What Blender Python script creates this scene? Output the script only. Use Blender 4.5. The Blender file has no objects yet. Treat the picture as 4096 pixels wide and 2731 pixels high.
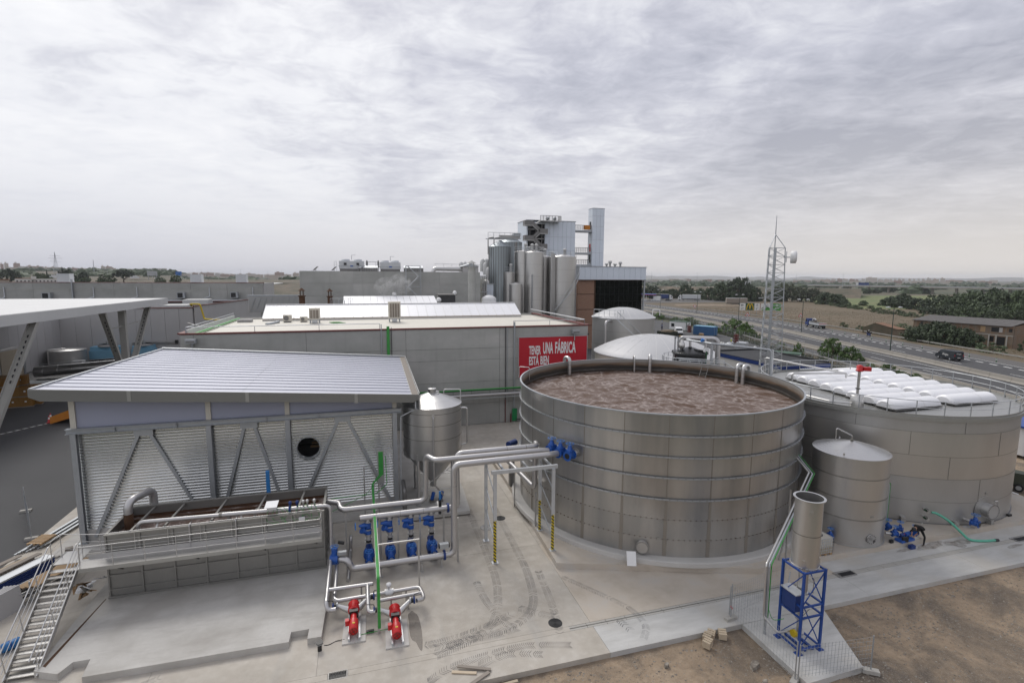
import bpy,math,random
from math import sin,cos,pi,radians,sqrt,atan2
from mathutils import Vector,Matrix,noise

scene=bpy.context.scene
C=scene.collection

# ------------------------------------------------------------------ camera
# site axes: X along the shed front (to the right), Y away from the camera, Z up; camera on a 16 m high deck
TH=radians(16.308);PITCH=0.1245;ROLL=0.0055
def site(x,y,z):
    return Vector((cos(TH)*x+sin(TH)*y,-sin(TH)*x+cos(TH)*y,z))
fwd=site(0,cos(PITCH),-sin(PITCH));rgt0=site(1,0,0);up0=rgt0.cross(fwd)
rgt=cos(ROLL)*rgt0+sin(ROLL)*up0;upv=-sin(ROLL)*rgt0+cos(ROLL)*up0
cam=bpy.data.cameras.new('camera');cam_o=bpy.data.objects.new('camera',cam);C.objects.link(cam_o)
cam.sensor_width=36.0;cam.sensor_fit='HORIZONTAL';cam.lens=2060/4096*36
cam.clip_start=0.5;cam.clip_end=30000
M=Matrix((rgt,upv,-fwd)).transposed().to_4x4();M.translation=(0,0,16);cam_o.matrix_world=M
scene.camera=cam_o

# ------------------------------------------------------------------ sky, sun, exposure
SUN_AZ=radians(-28)
SUN_EL=radians(48)
w=bpy.data.worlds.new('World');scene.world=w;w.use_nodes=True
nt=w.node_tree;N=nt.nodes;L=nt.links;N.clear()
def wn(t,**k):
    n=N.new(t)
    for a,b in k.items():setattr(n,a,b)
    return n
def wmath(op,a,b=None,c=None,clamp=False):
    n=N.new('ShaderNodeMath');n.operation=op;n.use_clamp=clamp
    for i,s in enumerate((a,b,c)):
        if s is None:continue
        if isinstance(s,(int,float)):n.inputs[i].default_value=s
        else:L.new(s,n.inputs[i])
    return n.outputs[0]
def wmix(f,a,b):
    n=N.new('ShaderNodeMix');n.data_type='RGBA'
    for i,s in((0,f),(6,a),(7,b)):
        if isinstance(s,tuple):n.inputs[i].default_value=(*s,1)
        elif isinstance(s,(int,float)):n.inputs[i].default_value=s
        else:L.new(s,n.inputs[i])
    return n.outputs[2]
def wramp(f,stops):
    n=N.new('ShaderNodeValToRGB');L.new(f,n.inputs[0]);e=n.color_ramp.elements
    while len(e)<len(stops):e.new(0.5)
    for i,(p,c)in enumerate(stops):e[i].position=p;e[i].color=(*c,1)if isinstance(c,tuple)else(c,c,c,1)
    return n.outputs[0]
tc=wn('ShaderNodeTexCoord')
rot=wn('ShaderNodeVectorRotate',rotation_type='Z_AXIS');L.new(tc.outputs['Generated'],rot.inputs['Vector']);rot.inputs['Angle'].default_value=TH
sep=wn('ShaderNodeSeparateXYZ');L.new(rot.outputs[0],sep.inputs[0])
dz=wmath('MAXIMUM',sep.outputs[2],0.0)
den=wmath('ADD',dz,0.10)
px=wmath('DIVIDE',sep.outputs[0],den);py=wmath('DIVIDE',sep.outputs[1],den)
def plane(sx,sy,oz):
    c=wn('ShaderNodeCombineXYZ');L.new(wmath('MULTIPLY',px,sx),c.inputs[0]);L.new(wmath('MULTIPLY',py,sy),c.inputs[1]);c.inputs[2].default_value=oz
    return c.outputs[0]
def wnoise(vec,scale,detail,rough=0.55,dist=0.0):
    n=wn('ShaderNodeTexNoise');L.new(vec,n.inputs['Vector']);n.inputs['Scale'].default_value=scale
    n.inputs['Detail'].default_value=detail;n.inputs['Roughness'].default_value=rough;n.inputs['Distortion'].default_value=dist
    return n.outputs[0]
big=wnoise(plane(0.55,0.30,3.7),0.9,3,0.5)
mid=wnoise(plane(0.8,0.75,8.1),2.2,7,0.6,0.5)
fin=wnoise(plane(1.0,1.25,1.3),6.0,6,0.62,0.6)
# the cloud deck thickens towards the right of the view axis
side=wmath('MULTIPLY',wmath('MAXIMUM',wmath('MINIMUM',px,3.0),-2.5),0.115)
cl=wmath('ADD',wmath('MULTIPLY',big,0.75),wmath('MULTIPLY',mid,0.75))
cl=wmath('ADD',cl,wmath('MULTIPLY',fin,0.40))
cl=wmath('ADD',cl,side)
cl=wmath('SUBTRACT',cl,1.0)
cl=wmath('MULTIPLY_ADD',cl,1.55,0.5,clamp=True)
cloudcol=wramp(cl,[(0.0,(0.74,0.74,0.75)),(0.30,(0.66,0.665,0.69)),(0.62,(0.45,0.455,0.51)),(1.0,(0.275,0.285,0.34))])
# air near the horizon: blue grey to the left, cream to the right
az=wmath('MULTIPLY_ADD',sep.outputs[0],0.75,0.45,clamp=True)
hor=wmix(az,(0.44,0.45,0.51),(0.60,0.565,0.53))
hf=wramp(dz,[(0.0,1.0),(0.05,0.82),(0.17,0.28),(0.34,0.0)])
decks=wmix(hf,cloudcol,hor)
sky=wn('ShaderNodeTexSky',sky_type='NISHITA');sky.sun_disc=False
sky.sun_elevation=SUN_EL;sky.sun_rotation=TH+SUN_AZ;sky.air_density=1.0;sky.dust_density=2.0
scl=wn('ShaderNodeVectorMath',operation='SCALE');L.new(decks,scl.inputs[0]);scl.inputs['Scale'].default_value=10.0
skc=wmix(0.95,sky.outputs[0],scl.outputs[0])
bg=wn('ShaderNodeBackground');L.new(skc,bg.inputs[0]);bg.inputs[1].default_value=0.1
wo=wn('ShaderNodeOutputWorld');L.new(bg.outputs[0],wo.inputs[0])

sun=bpy.data.lights.new('sun','SUN');sun.energy=1.3;sun.angle=radians(25);sun.color=(1.0,0.965,0.91)
sun_o=bpy.data.objects.new('sun',sun);C.objects.link(sun_o);sun_o.location=(0,0,80)
sd=site(sin(SUN_AZ)*cos(SUN_EL),cos(SUN_AZ)*cos(SUN_EL),sin(SUN_EL))
sun_o.rotation_euler=(-sd).to_track_quat('-Z','Y').to_euler()

vs=scene.view_settings;vs.view_transform='Standard';vs.look='None';vs.exposure=0.46;vs.gamma=1.0;vs.use_curve_mapping=False
scene.cycles.use_denoising=True
scene.cycles.max_bounces=6;scene.cycles.diffuse_bounces=3;scene.cycles.glossy_bounces=3
scene.cycles.transmission_bounces=4;scene.cycles.volume_bounces=0;scene.cycles.transparent_max_bounces=8
scene.cycles.caustics_reflective=False;scene.cycles.caustics_refractive=False
scene.cycles.sample_clamp_indirect=6

# ------------------------------------------------------------------ mesh helpers
rnd=random.Random(7)
def V(*a):return Vector(a)
class MB:
    def __init__(s):s.v=[];s.f=[];s.s=[];s.m=[]
    def add(s,vs_,fs,smooth=False,mi=0):
        b=len(s.v);s.v.extend([tuple(p)for p in vs_])
        for f in fs:s.f.append([b+i for i in f]);s.s.append(smooth);s.m.append(mi)
        return s
    def box(s,x0,y0,z0,x1,y1,z1,mi=0):
        if x0>x1:x0,x1=x1,x0
        if y0>y1:y0,y1=y1,y0
        if z0>z1:z0,z1=z1,z0
        return s.add([(x0,y0,z0),(x1,y0,z0),(x1,y1,z0),(x0,y1,z0),(x0,y0,z1),(x1,y0,z1),(x1,y1,z1),(x0,y1,z1)],
              [(0,3,2,1),(4,5,6,7),(0,1,5,4),(1,2,6,5),(2,3,7,6),(3,0,4,7)],mi=mi)
    def cb(s,cx,cy,cz,sx,sy,sz,mi=0,rz=0.0):
        if not rz:return s.box(cx-sx/2,cy-sy/2,cz-sz/2,cx+sx/2,cy+sy/2,cz+sz/2,mi)
        a,b=cos(rz),sin(rz);q=[]
        for z in(-sz/2,sz/2):
            for x,y in((-sx/2,-sy/2),(sx/2,-sy/2),(sx/2,sy/2),(-sx/2,sy/2)):q.append((cx+a*x-b*y,cy+b*x+a*y,cz+z))
        return s.add(q,[(0,3,2,1),(4,5,6,7),(0,1,5,4),(1,2,6,5),(2,3,7,6),(3,0,4,7)],mi=mi)
    def bar(s,p,q,w_,h_,up=(0,0,1),mi=0):
        p=Vector(p);q=Vector(q);d=(q-p).normalized();u=Vector(up)
        if abs(d.dot(u))>0.98:u=Vector((1,0,0))if abs(d.x)<0.9 else Vector((0,1,0))
        x=d.cross(u).normalized();y=x.cross(d).normalized();vv=[]
        for e in(p,q):
            for a,b in((-1,-1),(1,-1),(1,1),(-1,1)):vv.append(e+x*a*w_/2+y*b*h_/2)
        return s.add(vv,[(0,1,2,3),(7,6,5,4),(0,4,5,1),(1,5,6,2),(2,6,7,3),(3,7,4,0)],mi=mi)
    def ibeam(s,p,q,w_,h_,t=0.015,up=(0,0,1),mi=0):
        p=Vector(p);q=Vector(q);d=(q-p).normalized();u=Vector(up)
        if abs(d.dot(u))>0.98:u=Vector((0,1,0))
        x=d.cross(u).normalized();y=x.cross(d).normalized()
        for sg in(-1,1):
            o=y*sg*(h_-t)/2;s.bar(p+o,q+o,w_,t,y,mi)
        return s.bar(p,q,t,h_-2*t,y,mi)
    def tube(s,pts,r,n=10,caps=True,closed=False,mi=0,smooth=True):
        pts=[Vector(p)for p in pts];k=len(pts);rs=r if isinstance(r,(list,tuple))else[r]*k
        tang=[]
        for i in range(k):
            if closed:t=(pts[(i+1)%k]-pts[i]).normalized()+(pts[i]-pts[i-1]).normalized()
            elif i==0:t=pts[1]-pts[0]
            elif i==k-1:t=pts[-1]-pts[-2]
            else:t=(pts[i+1]-pts[i]).normalized()+(pts[i]-pts[i-1]).normalized()
            tang.append(t.normalized()if t.length>1e-9 else Vector((0,0,1)))
        t0=tang[0];a=Vector((0,0,1))if abs(t0.z)<0.9 else Vector((1,0,0))
        nx=t0.cross(a).normalized();vv=[]
        for i in range(k):
            t=tang[i];nx=(nx-t*nx.dot(t));nx=nx.normalized()if nx.length>1e-6 else t.orthogonal().normalized()
            ny=t.cross(nx)
            for j in range(n):
                an=2*pi*j/n;vv.append(pts[i]+(nx*cos(an)+ny*sin(an))*rs[i])
        fs=[]
        for i in range(k if closed else k-1):
            i2=(i+1)%k
            for j in range(n):fs.append((i*n+j,i*n+(j+1)%n,i2*n+(j+1)%n,i2*n+j))
        s.add(vv,fs,smooth,mi)
        if caps and not closed:
            s.add(vv[:n],[tuple(range(n))[::-1]],False,mi);s.add(vv[-n:],[tuple(range(n))],False,mi)
        return s
    def cyl(s,p,q,r,r2=None,n=14,caps=True,mi=0):
        return s.tube([p,q],[r,r if r2 is None else r2],n,caps,mi=mi)
    def pipe(s,pts,r,bend=None,n=12,seg=5,mi=0,caps=True):
        pts=[Vector(p)for p in pts];bend=bend if bend is not None else r*2.4;out=[pts[0]]
        for i in range(1,len(pts)-1):
            a,b,c=pts[i-1],pts[i],pts[i+1];d1=(a-b);d2=(c-b)
            ang=d1.angle(d2);off=min(bend/math.tan(ang/2),d1.length*0.49,d2.length*0.49)if ang<pi-0.02 else 0
            if off<=0:out.append(b);continue
            p0=b+d1.normalized()*off;p2=b+d2.normalized()*off
            for k in range(seg+1):
                t=k/seg;out.append((1-t)**2*p0+2*t*(1-t)*(b*0.88+(p0+p2)*0.06)+t*t*p2)
        out.append(pts[-1])
        return s.tube(out,r,n,caps,mi=mi)
    def lathe(s,prof,cx=0,cy=0,n=32,a0=0.0,a1=2*pi,smooth=True,mi=0,axis=None):
        full=abs(a1-a0-2*pi)<1e-6;m=n if full else n+1;vv=[]
        for r,z in prof:
            for j in range(m):
                a=a0+(a1-a0)*j/n;vv.append((cx+r*cos(a),cy+r*sin(a),z))
        fs=[]
        for i in range(len(prof)-1):
            for j in range(n):fs.append((i*m+j,i*m+(j+1)%m,(i+1)*m+(j+1)%m,(i+1)*m+j))
        return s.add(vv,fs,smooth,mi)
    def disc(s,cx,cy,z,r,n=32,mi=0,down=False):
        vv=[(cx+r*cos(2*pi*j/n),cy+r*sin(2*pi*j/n),z)for j in range(n)]
        f=tuple(range(n));return s.add(vv,[f[::-1]if down else f],mi=mi)
    def prism(s,poly,z0,z1,mi=0):
        n=len(poly);vv=[(x,y,z0)for x,y in poly]+[(x,y,z1)for x,y in poly]
        fs=[tuple(range(n))[::-1],tuple(range(n,2*n))]+[(i,(i+1)%n,n+(i+1)%n,n+i)for i in range(n)]
        return s.add(vv,fs,mi=mi)
    def extr(s,prof,p,x,y,z,ln,mi=0,smooth=False):
        """profile (a,b) in axes x,y at p, extruded along z by ln"""
        p,x,y,z=Vector(p),Vector(x),Vector(y),Vector(z);n=len(prof)
        vv=[p+x*a+y*b for a,b in prof]+[p+x*a+y*b+z*ln for a,b in prof]
        return s.add(vv,[tuple(range(n))[::-1],tuple(range(n,2*n))]+[(i,(i+1)%n,n+(i+1)%n,n+i)for i in range(n)],smooth,mi)
    def sphere(s,c,rx,ry=None,rz=None,n=12,k=8,mi=0):
        ry=rx if ry is None else ry;rz=rx if rz is None else rz;vv=[]
        for i in range(k+1):
            a=-pi/2+pi*i/k
            for j in range(n):b=2*pi*j/n;vv.append((c[0]+rx*cos(a)*cos(b),c[1]+ry*cos(a)*sin(b),c[2]+rz*sin(a)))
        return s.add(vv,[(i*n+j,i*n+(j+1)%n,(i+1)*n+(j+1)%n,(i+1)*n+j)for i in range(k)for j in range(n)],True,mi)
    def strip(s,left,right,z=None,mi=0):
        vv=[tuple(p)for p in left]+[tuple(p)for p in right];n=len(left)
        return s.add(vv,[(n+i,n+i+1,i+1,i)for i in range(n-1)],mi=mi)
    def flange(s,c,d,r,t=0.03,n=16,mi=0,bolts=True):
        c=Vector(c);d=Vector(d).normalized();s.cyl(c-d*t/2,c+d*t/2,r,n=n,mi=mi)
        return s
    def wheel(s,c,ax,r,tr=0.015,mi=0):
        c=Vector(c);ax=Vector(ax).normalized();x=ax.orthogonal().normalized();y=ax.cross(x)
        s.tube([c+(x*cos(2*pi*i/16)+y*sin(2*pi*i/16))*r for i in range(16)],tr,6,closed=True,mi=mi)
        for i in range(4):
            d=x*cos(2*pi*i/4+.3)+y*sin(2*pi*i/4+.3);s.tube([c,c+d*r],tr*0.8,5,mi=mi)
        return s.cyl(c-ax*0.03,c+ax*0.03,tr*2.4,n=8,mi=mi)
    def mesh(s,name,mats,off=(0,0,0)):
        me=bpy.data.meshes.new(name);ox,oy,oz=off
        me.from_pydata([(a-ox,b-oy,c-oz)for a,b,c in s.v],[],s.f)
        mats=mats if isinstance(mats,(list,tuple))else[mats]
        for m_ in mats:me.materials.append(MAT[m_]if isinstance(m_,str)else m_)
        me.polygons.foreach_set('use_smooth',s.s)
        if len(mats)>1:me.polygons.foreach_set('material_index',s.m)
        me.update();return me

def link(name,data,parent=None,loc=(0,0,0)):
    o=bpy.data.objects.new(name,data);C.objects.link(o);o.location=loc
    if parent is not None:o.parent=parent
    return o
def wloc(o):
    l=Vector((0,0,0))
    while o is not None:l+=Vector(o.location);o=o.parent
    return l
def tag(o,label,cat,group=None):
    o['label']=label;o['category']=cat
    if group:o['group']=group
    return o
def T(name,label,cat,loc=(0,0,0),group=None):
    o=link(name,None,None,loc);o.empty_display_size=0.3
    return tag(o,label,cat,group)
def P(name,mb,mats,parent,kind=None,label=None):
    """part: geometry given in world coordinates (before any rotation of its thing)"""
    o=link(name,mb.mesh(name,mats,wloc(parent)),parent)
    if kind:o['kind']=kind
    if label:o['label']=label
    return o
def S(name,mb,mats,label,cat,group=None,org=None):
    if org is None:
        xs=[v[0]for v in mb.v];ys=[v[1]for v in mb.v];org=((min(xs)+max(xs))/2,(min(ys)+max(ys))/2,min(v[2]for v in mb.v))
    return tag(link(name,mb.mesh(name,mats,org),None,org),label,cat,group)
def ST(name,mb,mats,kind='structure'):
    o=link(name,mb.mesh(name,mats),None);o['kind']=kind;return o
def place(o,me_src,parent,loc,rz=0.0,name=None):
    c=link(name or o,me_src,parent,Vector(loc)-wloc(parent));c.rotation_euler=(0,0,rz);return c
def dup(root,loc,rz=None,label=None,group=None,scale=None):
    def cp(o,par):
        c=o.copy();C.objects.link(c);c.parent=par
        for ch in list(o.children):cp(ch,c)
        return c
    r=cp(root,None);r.location=loc
    if rz is not None:r.rotation_euler=(0,0,rz)
    if scale is not None:r.scale=scale if isinstance(scale,(tuple,list))else(scale,)*3
    if label:r['label']=label
    if group:r['group']=group
    return r
def text(body,size,loc,rot,mat_,parent,ext=0.01,bold=0.0,sx=1.0,align='LEFT',shear=0.0):
    cu=bpy.data.curves.new('lettering','FONT');cu.body=body;cu.size=size;cu.extrude=ext;cu.offset=bold;cu.align_x=align;cu.shear=shear
    cu.resolution_u=3;cu.materials.append(MAT[mat_])
    o=bpy.data.objects.new('lettering',cu);C.objects.link(o);dg=bpy.context.evaluated_depsgraph_get();dg.update();me=bpy.data.meshes.new_from_object(o.evaluated_get(dg));bpy.data.objects.remove(o)
    o=link('lettering',me);o.parent=parent
    o.location=Vector(loc)-wloc(parent);o.rotation_euler=rot;o.scale=(sx,1,1);return o

# ------------------------------------------------------------------ materials
MAT={}
class MT:
    def __init__(s,name):
        s.m=bpy.data.materials.new(name);s.m.use_nodes=True;MAT[name]=s.m
        s.t=s.m.node_tree;s.b=s.t.nodes['Principled BSDF'];s.o=s.t.nodes['Material Output']
    def n(s,t,**k):
        x=s.t.nodes.new(t)
        for a,b in k.items():setattr(x,a,b)
        return x
    def l(s,a,b):s.t.links.new(a,b)
    def co(s,kind='Object',scale=(1,1,1),rot=(0,0,0)):
        mp=s.n('ShaderNodeMapping')
        if kind=='World':s.l(s.n('ShaderNodeNewGeometry').outputs['Position'],mp.inputs[0])
        else:s.l(s.n('ShaderNodeTexCoord').outputs[kind],mp.inputs[0])
        mp.inputs['Scale'].default_value=scale;mp.inputs['Rotation'].default_value=rot;return mp.outputs[0]
    def noise(s,vec,sc,det=4,ro=0.55,di=0.0):
        x=s.n('ShaderNodeTexNoise');s.l(vec,x.inputs['Vector']);x.inputs['Scale'].default_value=sc
        x.inputs['Detail'].default_value=det;x.inputs['Roughness'].default_value=ro;x.inputs['Distortion'].default_value=di
        return x.outputs[0]
    def math(s,op,a,b=None,c=None,clamp=False):
        x=s.n('ShaderNodeMath',operation=op);x.use_clamp=clamp
        for i,q in enumerate((a,b,c)):
            if q is None:continue
            if isinstance(q,(int,float)):x.inputs[i].default_value=q
            else:s.l(q,x.inputs[i])
        return x.outputs[0]
    def ramp(s,f,stops,interp='LINEAR'):
        x=s.n('ShaderNodeValToRGB');s.l(f,x.inputs[0]);e=x.color_ramp.elements;x.color_ramp.interpolation=interp
        while len(e)<len(stops):e.new(0.5)
        for i,(p,c)in enumerate(stops):e[i].position=p;e[i].color=(*c,1)if isinstance(c,tuple)else(c,c,c,1)
        return x.outputs[0]
    def mix(s,f,a,b,mode='MIX'):
        x=s.n('ShaderNodeMix',data_type='RGBA',blend_type=mode)
        for i,q in((0,f),(6,a),(7,b)):
            if isinstance(q,tuple):x.inputs[i].default_value=(*q,1)
            elif isinstance(q,(int,float)):x.inputs[i].default_value=q
            else:s.l(q,x.inputs[i])
        return x.outputs[2]
    def bump(s,h,st=0.3,di=0.02):
        x=s.n('ShaderNodeBump');s.l(h,x.inputs['Height']);x.inputs['Strength'].default_value=st;x.inputs['Distance'].default_value=di
        s.l(x.outputs[0],s.b.inputs['Normal']);return s
    def set(s,col=None,rough=None,metal=None):
        for k,q in(('Base Color',col),('Roughness',rough),('Metallic',metal)):
            if q is None:continue
            if isinstance(q,tuple):s.b.inputs[k].default_value=(*q,1)
            elif isinstance(q,(int,float)):s.b.inputs[k].default_value=q
            else:s.l(q,s.b.inputs[k])
        return s
def mk(name,col,rough=0.6,metal=0.0,var=0.12,sc=1.5,fine=0.0,fsc=40.0,stretch=(1,1,1),kind='Object',obr=0.0,bump=0.0,bsc=30.0,bd=0.01,rv=0.0):
    m=MT(name);v=m.co(kind,stretch);n1=m.noise(v,sc,5,0.6)
    f=m.math('MULTIPLY_ADD',n1,2*var,1-var)
    if fine:f=m.math('ADD',f,m.math('MULTIPLY_ADD',m.noise(v,fsc,3),2*fine,-fine))
    if obr:
        oi=m.n('ShaderNodeObjectInfo');f=m.math('ADD',f,m.math('MULTIPLY_ADD',oi.outputs['Random'],2*obr,-obr))
    x=m.n('ShaderNodeVectorMath',operation='SCALE');x.inputs[0].default_value=col;m.l(f,x.inputs['Scale'])
    m.set(x.outputs[0],rough,metal)
    if rv:m.set(None,m.math('MULTIPLY_ADD',n1,2*rv,rough-rv))
    if bump:m.bump(m.noise(v,bsc,3),bump,bd)
    return m
mk('steel',(0.58,0.57,0.555),0.36,0.9,0.10,0.7,0.03,14,(1,1,0.25),bump=0.05,bsc=3,bd=0.02,rv=0.05,obr=0.03)
mk('steel_bright',(0.56,0.555,0.55),0.33,0.9,0.07,1.2,0.03,20,rv=0.06)
mk('steel_matt',(0.47,0.465,0.455),0.45,0.8,0.12,0.9,0.04,18,(1,1,0.3),rv=0.05)
mk('steel_dark',(0.22,0.215,0.21),0.5,0.7,0.2,1.2)
mk('pipe_steel',(0.50,0.49,0.49),0.40,0.85,0.08,1.3,0.03,25,rv=0.05)
mk('galv',(0.42,0.44,0.46),0.45,0.65,0.12,3,0.05,25)
mk('army',(0.05,0.058,0.04),0.6,0,0.2,2)
mk('rail_zinc',(0.26,0.255,0.24),0.6,0.1,0.15,1.0)
mk('galv_light',(0.56,0.58,0.60),0.42,0.55,0.10,3)
mk('weld',(0.25,0.24,0.22),0.55,0.7,0.2,4)
mk('roof_metal',(0.42,0.43,0.49),0.40,0.5,0.06,0.35,0.03,9)
mk('wall_metal',(0.78,0.79,0.78),0.20,0.92,0.06,0.5,0.03,12)
mk('polycarb',(0.36,0.38,0.48),0.35,0.0,0.05,0.6)
mk('aluminium',(0.40,0.40,0.385),0.42,0.75,0.1,0.8,0.03,20)
mk('white_panel',(0.76,0.82,0.90),0.45,0.0,0.05,0.25,obr=0.02)
mk('white',(0.76,0.76,0.76),0.5,0,0.05,1.0,0.02,12)
mk('white_dirty',(0.62,0.62,0.61),0.6,0,0.10,0.5,0.04,8,(1,1,0.3))
mk('white_cover',(0.80,0.80,0.82),0.35,0,0.04,0.8,obr=0.02)
mk('cream',(0.60,0.57,0.50),0.6,0,0.08,1.0,0.03,12)
mk('tan',(0.42,0.36,0.27),0.6,0,0.08,1.0)
mk('dark',(0.035,0.035,0.038),0.6,0,0.2,2)
mk('black',(0.012,0.012,0.013),0.45,0,0.2,2)
mk('black_plastic',(0.016,0.017,0.018),0.32,0,0.2,1)
mk('rubber',(0.02,0.02,0.02),0.8,0,0.2,4)
mk('blue_valve',(0.015,0.085,0.36),0.4,0,0.15,5,rv=0.08)
mk('blue_wheel',(0.05,0.20,0.55),0.45,0,0.1,5)
mk('blue_deep',(0.010,0.035,0.16),0.5,0,0.15,3)
mk('blue_frame',(0.010,0.055,0.26),0.42,0,0.15,2)
mk('blue_bright',(0.02,0.16,0.42),0.45,0,0.1,2)
mk('blue_box',(0.05,0.14,0.30),0.55,0.1,0.15,0.8,0.05,9)
mk('blue_tank',(0.20,0.42,0.58),0.5,0,0.12,1.2,0.05,12)
mk('red',(0.50,0.012,0.014),0.38,0,0.12,4)
mk('red_sign',(0.46,0.008,0.022),0.5,0,0.04,0.7)
mk('red_cap',(0.13,0.028,0.022),0.6,0,0.15,1.0)
mk('green_cable',(0.045,0.30,0.055),0.5,0,0.25,4,0.08,30)
mk('green_dark',(0.015,0.09,0.03),0.5,0,0.15,3)
mk('green_panel',(0.01,0.22,0.07),0.5,0,0.1,3)
mk('hose',(0.11,0.42,0.30),0.55,0,0.15,3)
mk('yellow',(0.55,0.40,0.01),0.5,0,0.12,4)
mk('orange',(0.55,0.19,0.012),0.5,0,0.15,2)
mk('crate',(0.24,0.115,0.012),0.6,0,0.25,1.5,0.10,9,obr=0.12)
mk('wood',(0.36,0.24,0.13),0.75,0,0.25,2.0,0.08,30,(0.3,3,3),obr=0.15)
mk('wood_pale',(0.46,0.38,0.28),0.75,0,0.2,2.0,0.06,30,(0.3,3,3),obr=0.12)
mk('wood_grey',(0.24,0.21,0.18),0.8,0,0.25,2.0,0.08,30,(0.3,3,3),obr=0.12)
mk('cardboard',(0.30,0.19,0.10),0.8,0,0.15,3)
mk('rust',(0.075,0.035,0.016),0.85,0,0.5,2.5,0.2,18)
mk('asphalt',(0.070,0.070,0.072),0.9,0,0.22,0.12,0.12,9,kind='World',bump=0.2,bsc=30)
mk('road',(0.062,0.062,0.065),0.88,0,0.14,0.05,0.06,3,kind='World')
mk('road_light',(0.105,0.100,0.096),0.88,0,0.14,0.06,0.06,3,kind='World')
mk('paint',(0.78,0.78,0.76),0.6,0,0.15,0.6,0.08,9,kind='World')
mk('barrier',(0.34,0.315,0.28),0.85,0,0.16,0.25,0.07,4)
mk('kerb',(0.40,0.385,0.355),0.85,0,0.16,0.8,0.08,9)
mk('concrete_new',(0.50,0.485,0.46),0.85,0,0.12,0.9,0.05,14,bump=0.15)
mk('fascia_alu',(0.24,0.24,0.23),0.42,0.6,0.12,0.8,0.04,20,(0.3,1,1))
mk('basin_steel',(0.30,0.295,0.28),0.45,0.7,0.16,0.8,0.05,12,(1,1,0.3),rv=0.05)
mk('panel_grey',(0.46,0.45,0.445),0.75,0,0.08,0.25,0.03,6,(1,1,0.4),obr=0.02)
mk('render_white',(0.62,0.60,0.57),0.85,0,0.1,0.3)
mk('roof_dark',(0.026,0.027,0.030),0.8,0,0.25,0.5,0.08,5)
mk('tile',(0.20,0.11,0.065),0.85,0,0.25,0.8,0.15,6)
mk('roof_fibre',(0.105,0.098,0.095),0.9,0,0.25,0.8,0.1,7)
mk('trunk',(0.10,0.075,0.05),0.9,0,0.25,3)
mk('skin',(0.40,0.22,0.15),0.55,0,0.06,6)
mk('cloth_black',(0.010,0.010,0.011),0.85,0,0.25,6)
mk('cloth_navy',(0.012,0.018,0.05),0.85,0,0.2,6)
mk('cloth_vest',(0.55,0.62,0.03),0.7,0,0.1,6)
mk('boot',(0.06,0.042,0.03),0.8,0,0.2,6)
mk('car_glass',(0.012,0.015,0.018),0.08,0,0.1,1)
mk('van_grey',(0.030,0.036,0.044),0.3,0.2,0.06,1)
mk('van_white',(0.66,0.67,0.68),0.3,0,0.05,1)
mk('lamp_green',(0.03,0.055,0.045),0.5,0.2,0.1,1)
mk('sign_white',(0.72,0.72,0.70),0.5,0,0.05,1)
mk('sign_red',(0.52,0.02,0.03),0.5,0,0.05,1)
mk('sign_green',(0.06,0.26,0.045),0.5,0,0.05,1)
mk('sign_darkgreen',(0.02,0.075,0.035),0.5,0,0.05,1)
mk('sign_yellow',(0.75,0.50,0.01),0.5,0,0.05,1)
mk('sign_blue',(0.02,0.13,0.42),0.5,0,0.05,1)
m=MT('slope');v=m.co('World');n1=m.noise(v,0.012,6,0.7);n2=m.noise(v,0.12,5,0.7);m.set(m.mix(m.ramp(n2,[(0.42,0.8),(0.6,0.0)]),m.ramp(n1,[(0.38,(0.085,0.08,0.05)),(0.55,(0.15,0.115,0.082)),(0.7,(0.19,0.14,0.10))]),(0.06,0.062,0.038)),0.95)
mk('hill_far',(0.20,0.19,0.165),0.95,0,0.25,0.004,0.1,0.05,kind='World')

# ------------------------------------------------------------------ surface materials
m=MT('yard_concrete');v=m.co('World');n1=m.noise(v,0.22,5,0.6);n2=m.noise(v,1.6,6,0.65);n3=m.noise(v,30,3)
tr=m.co('World',(0.9,0.12,1));n4=m.noise(tr,1.3,4,0.6)
col=m.ramp(n1,[(0.30,(0.44,0.41,0.36)),(0.5,(0.54,0.505,0.45)),(0.72,(0.58,0.555,0.51))])
col=m.mix(m.math('MULTIPLY_ADD',n2,2.4,-1.05,clamp=True),m.mix(1.0,col,(0.80,0.78,0.76),'MULTIPLY'),col)
col=m.mix(m.ramp(n4,[(0.56,0.0),(0.74,0.35)]),col,(0.30,0.29,0.275))
oi=m.n('ShaderNodeObjectInfo');f=m.math('ADD',m.math('MULTIPLY_ADD',oi.outputs['Random'],0.14,0.93),m.math('MULTIPLY_ADD',n3,0.12,-0.06))
sc_=m.n('ShaderNodeVectorMath',operation='SCALE');m.l(col,sc_.inputs[0]);m.l(f,sc_.inputs['Scale'])
m.set(sc_.outputs[0],0.86);m.bump(n3,0.12,0.01)
m=MT('pour_concrete');v=m.co('World',(0.35,1.2,1));n2=m.noise(v,1.4,6,0.62);n3=m.noise(m.co('World'),0.35,4)
col=m.ramp(n2,[(0.3,(0.41,0.405,0.39)),(0.7,(0.545,0.54,0.525))]);col=m.mix(m.ramp(n3,[(0.5,0.0),(0.68,0.6)]),col,(0.46,0.43,0.38))
m.set(col,0.85)
m=MT('slab_concrete');v=m.co('World');n1=m.noise(v,0.5,6,0.65);n3=m.noise(v,22,4,0.6)
col=m.ramp(n1,[(0.32,(0.42,0.365,0.30)),(0.52,(0.50,0.445,0.38)),(0.7,(0.48,0.46,0.43))]);col=m.mix(m.math('MULTIPLY_ADD',n3,0.6,-0.15,clamp=True),col,(0.40,0.36,0.31))
m.set(col,0.88);m.bump(n3,0.12,0.01)
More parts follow.
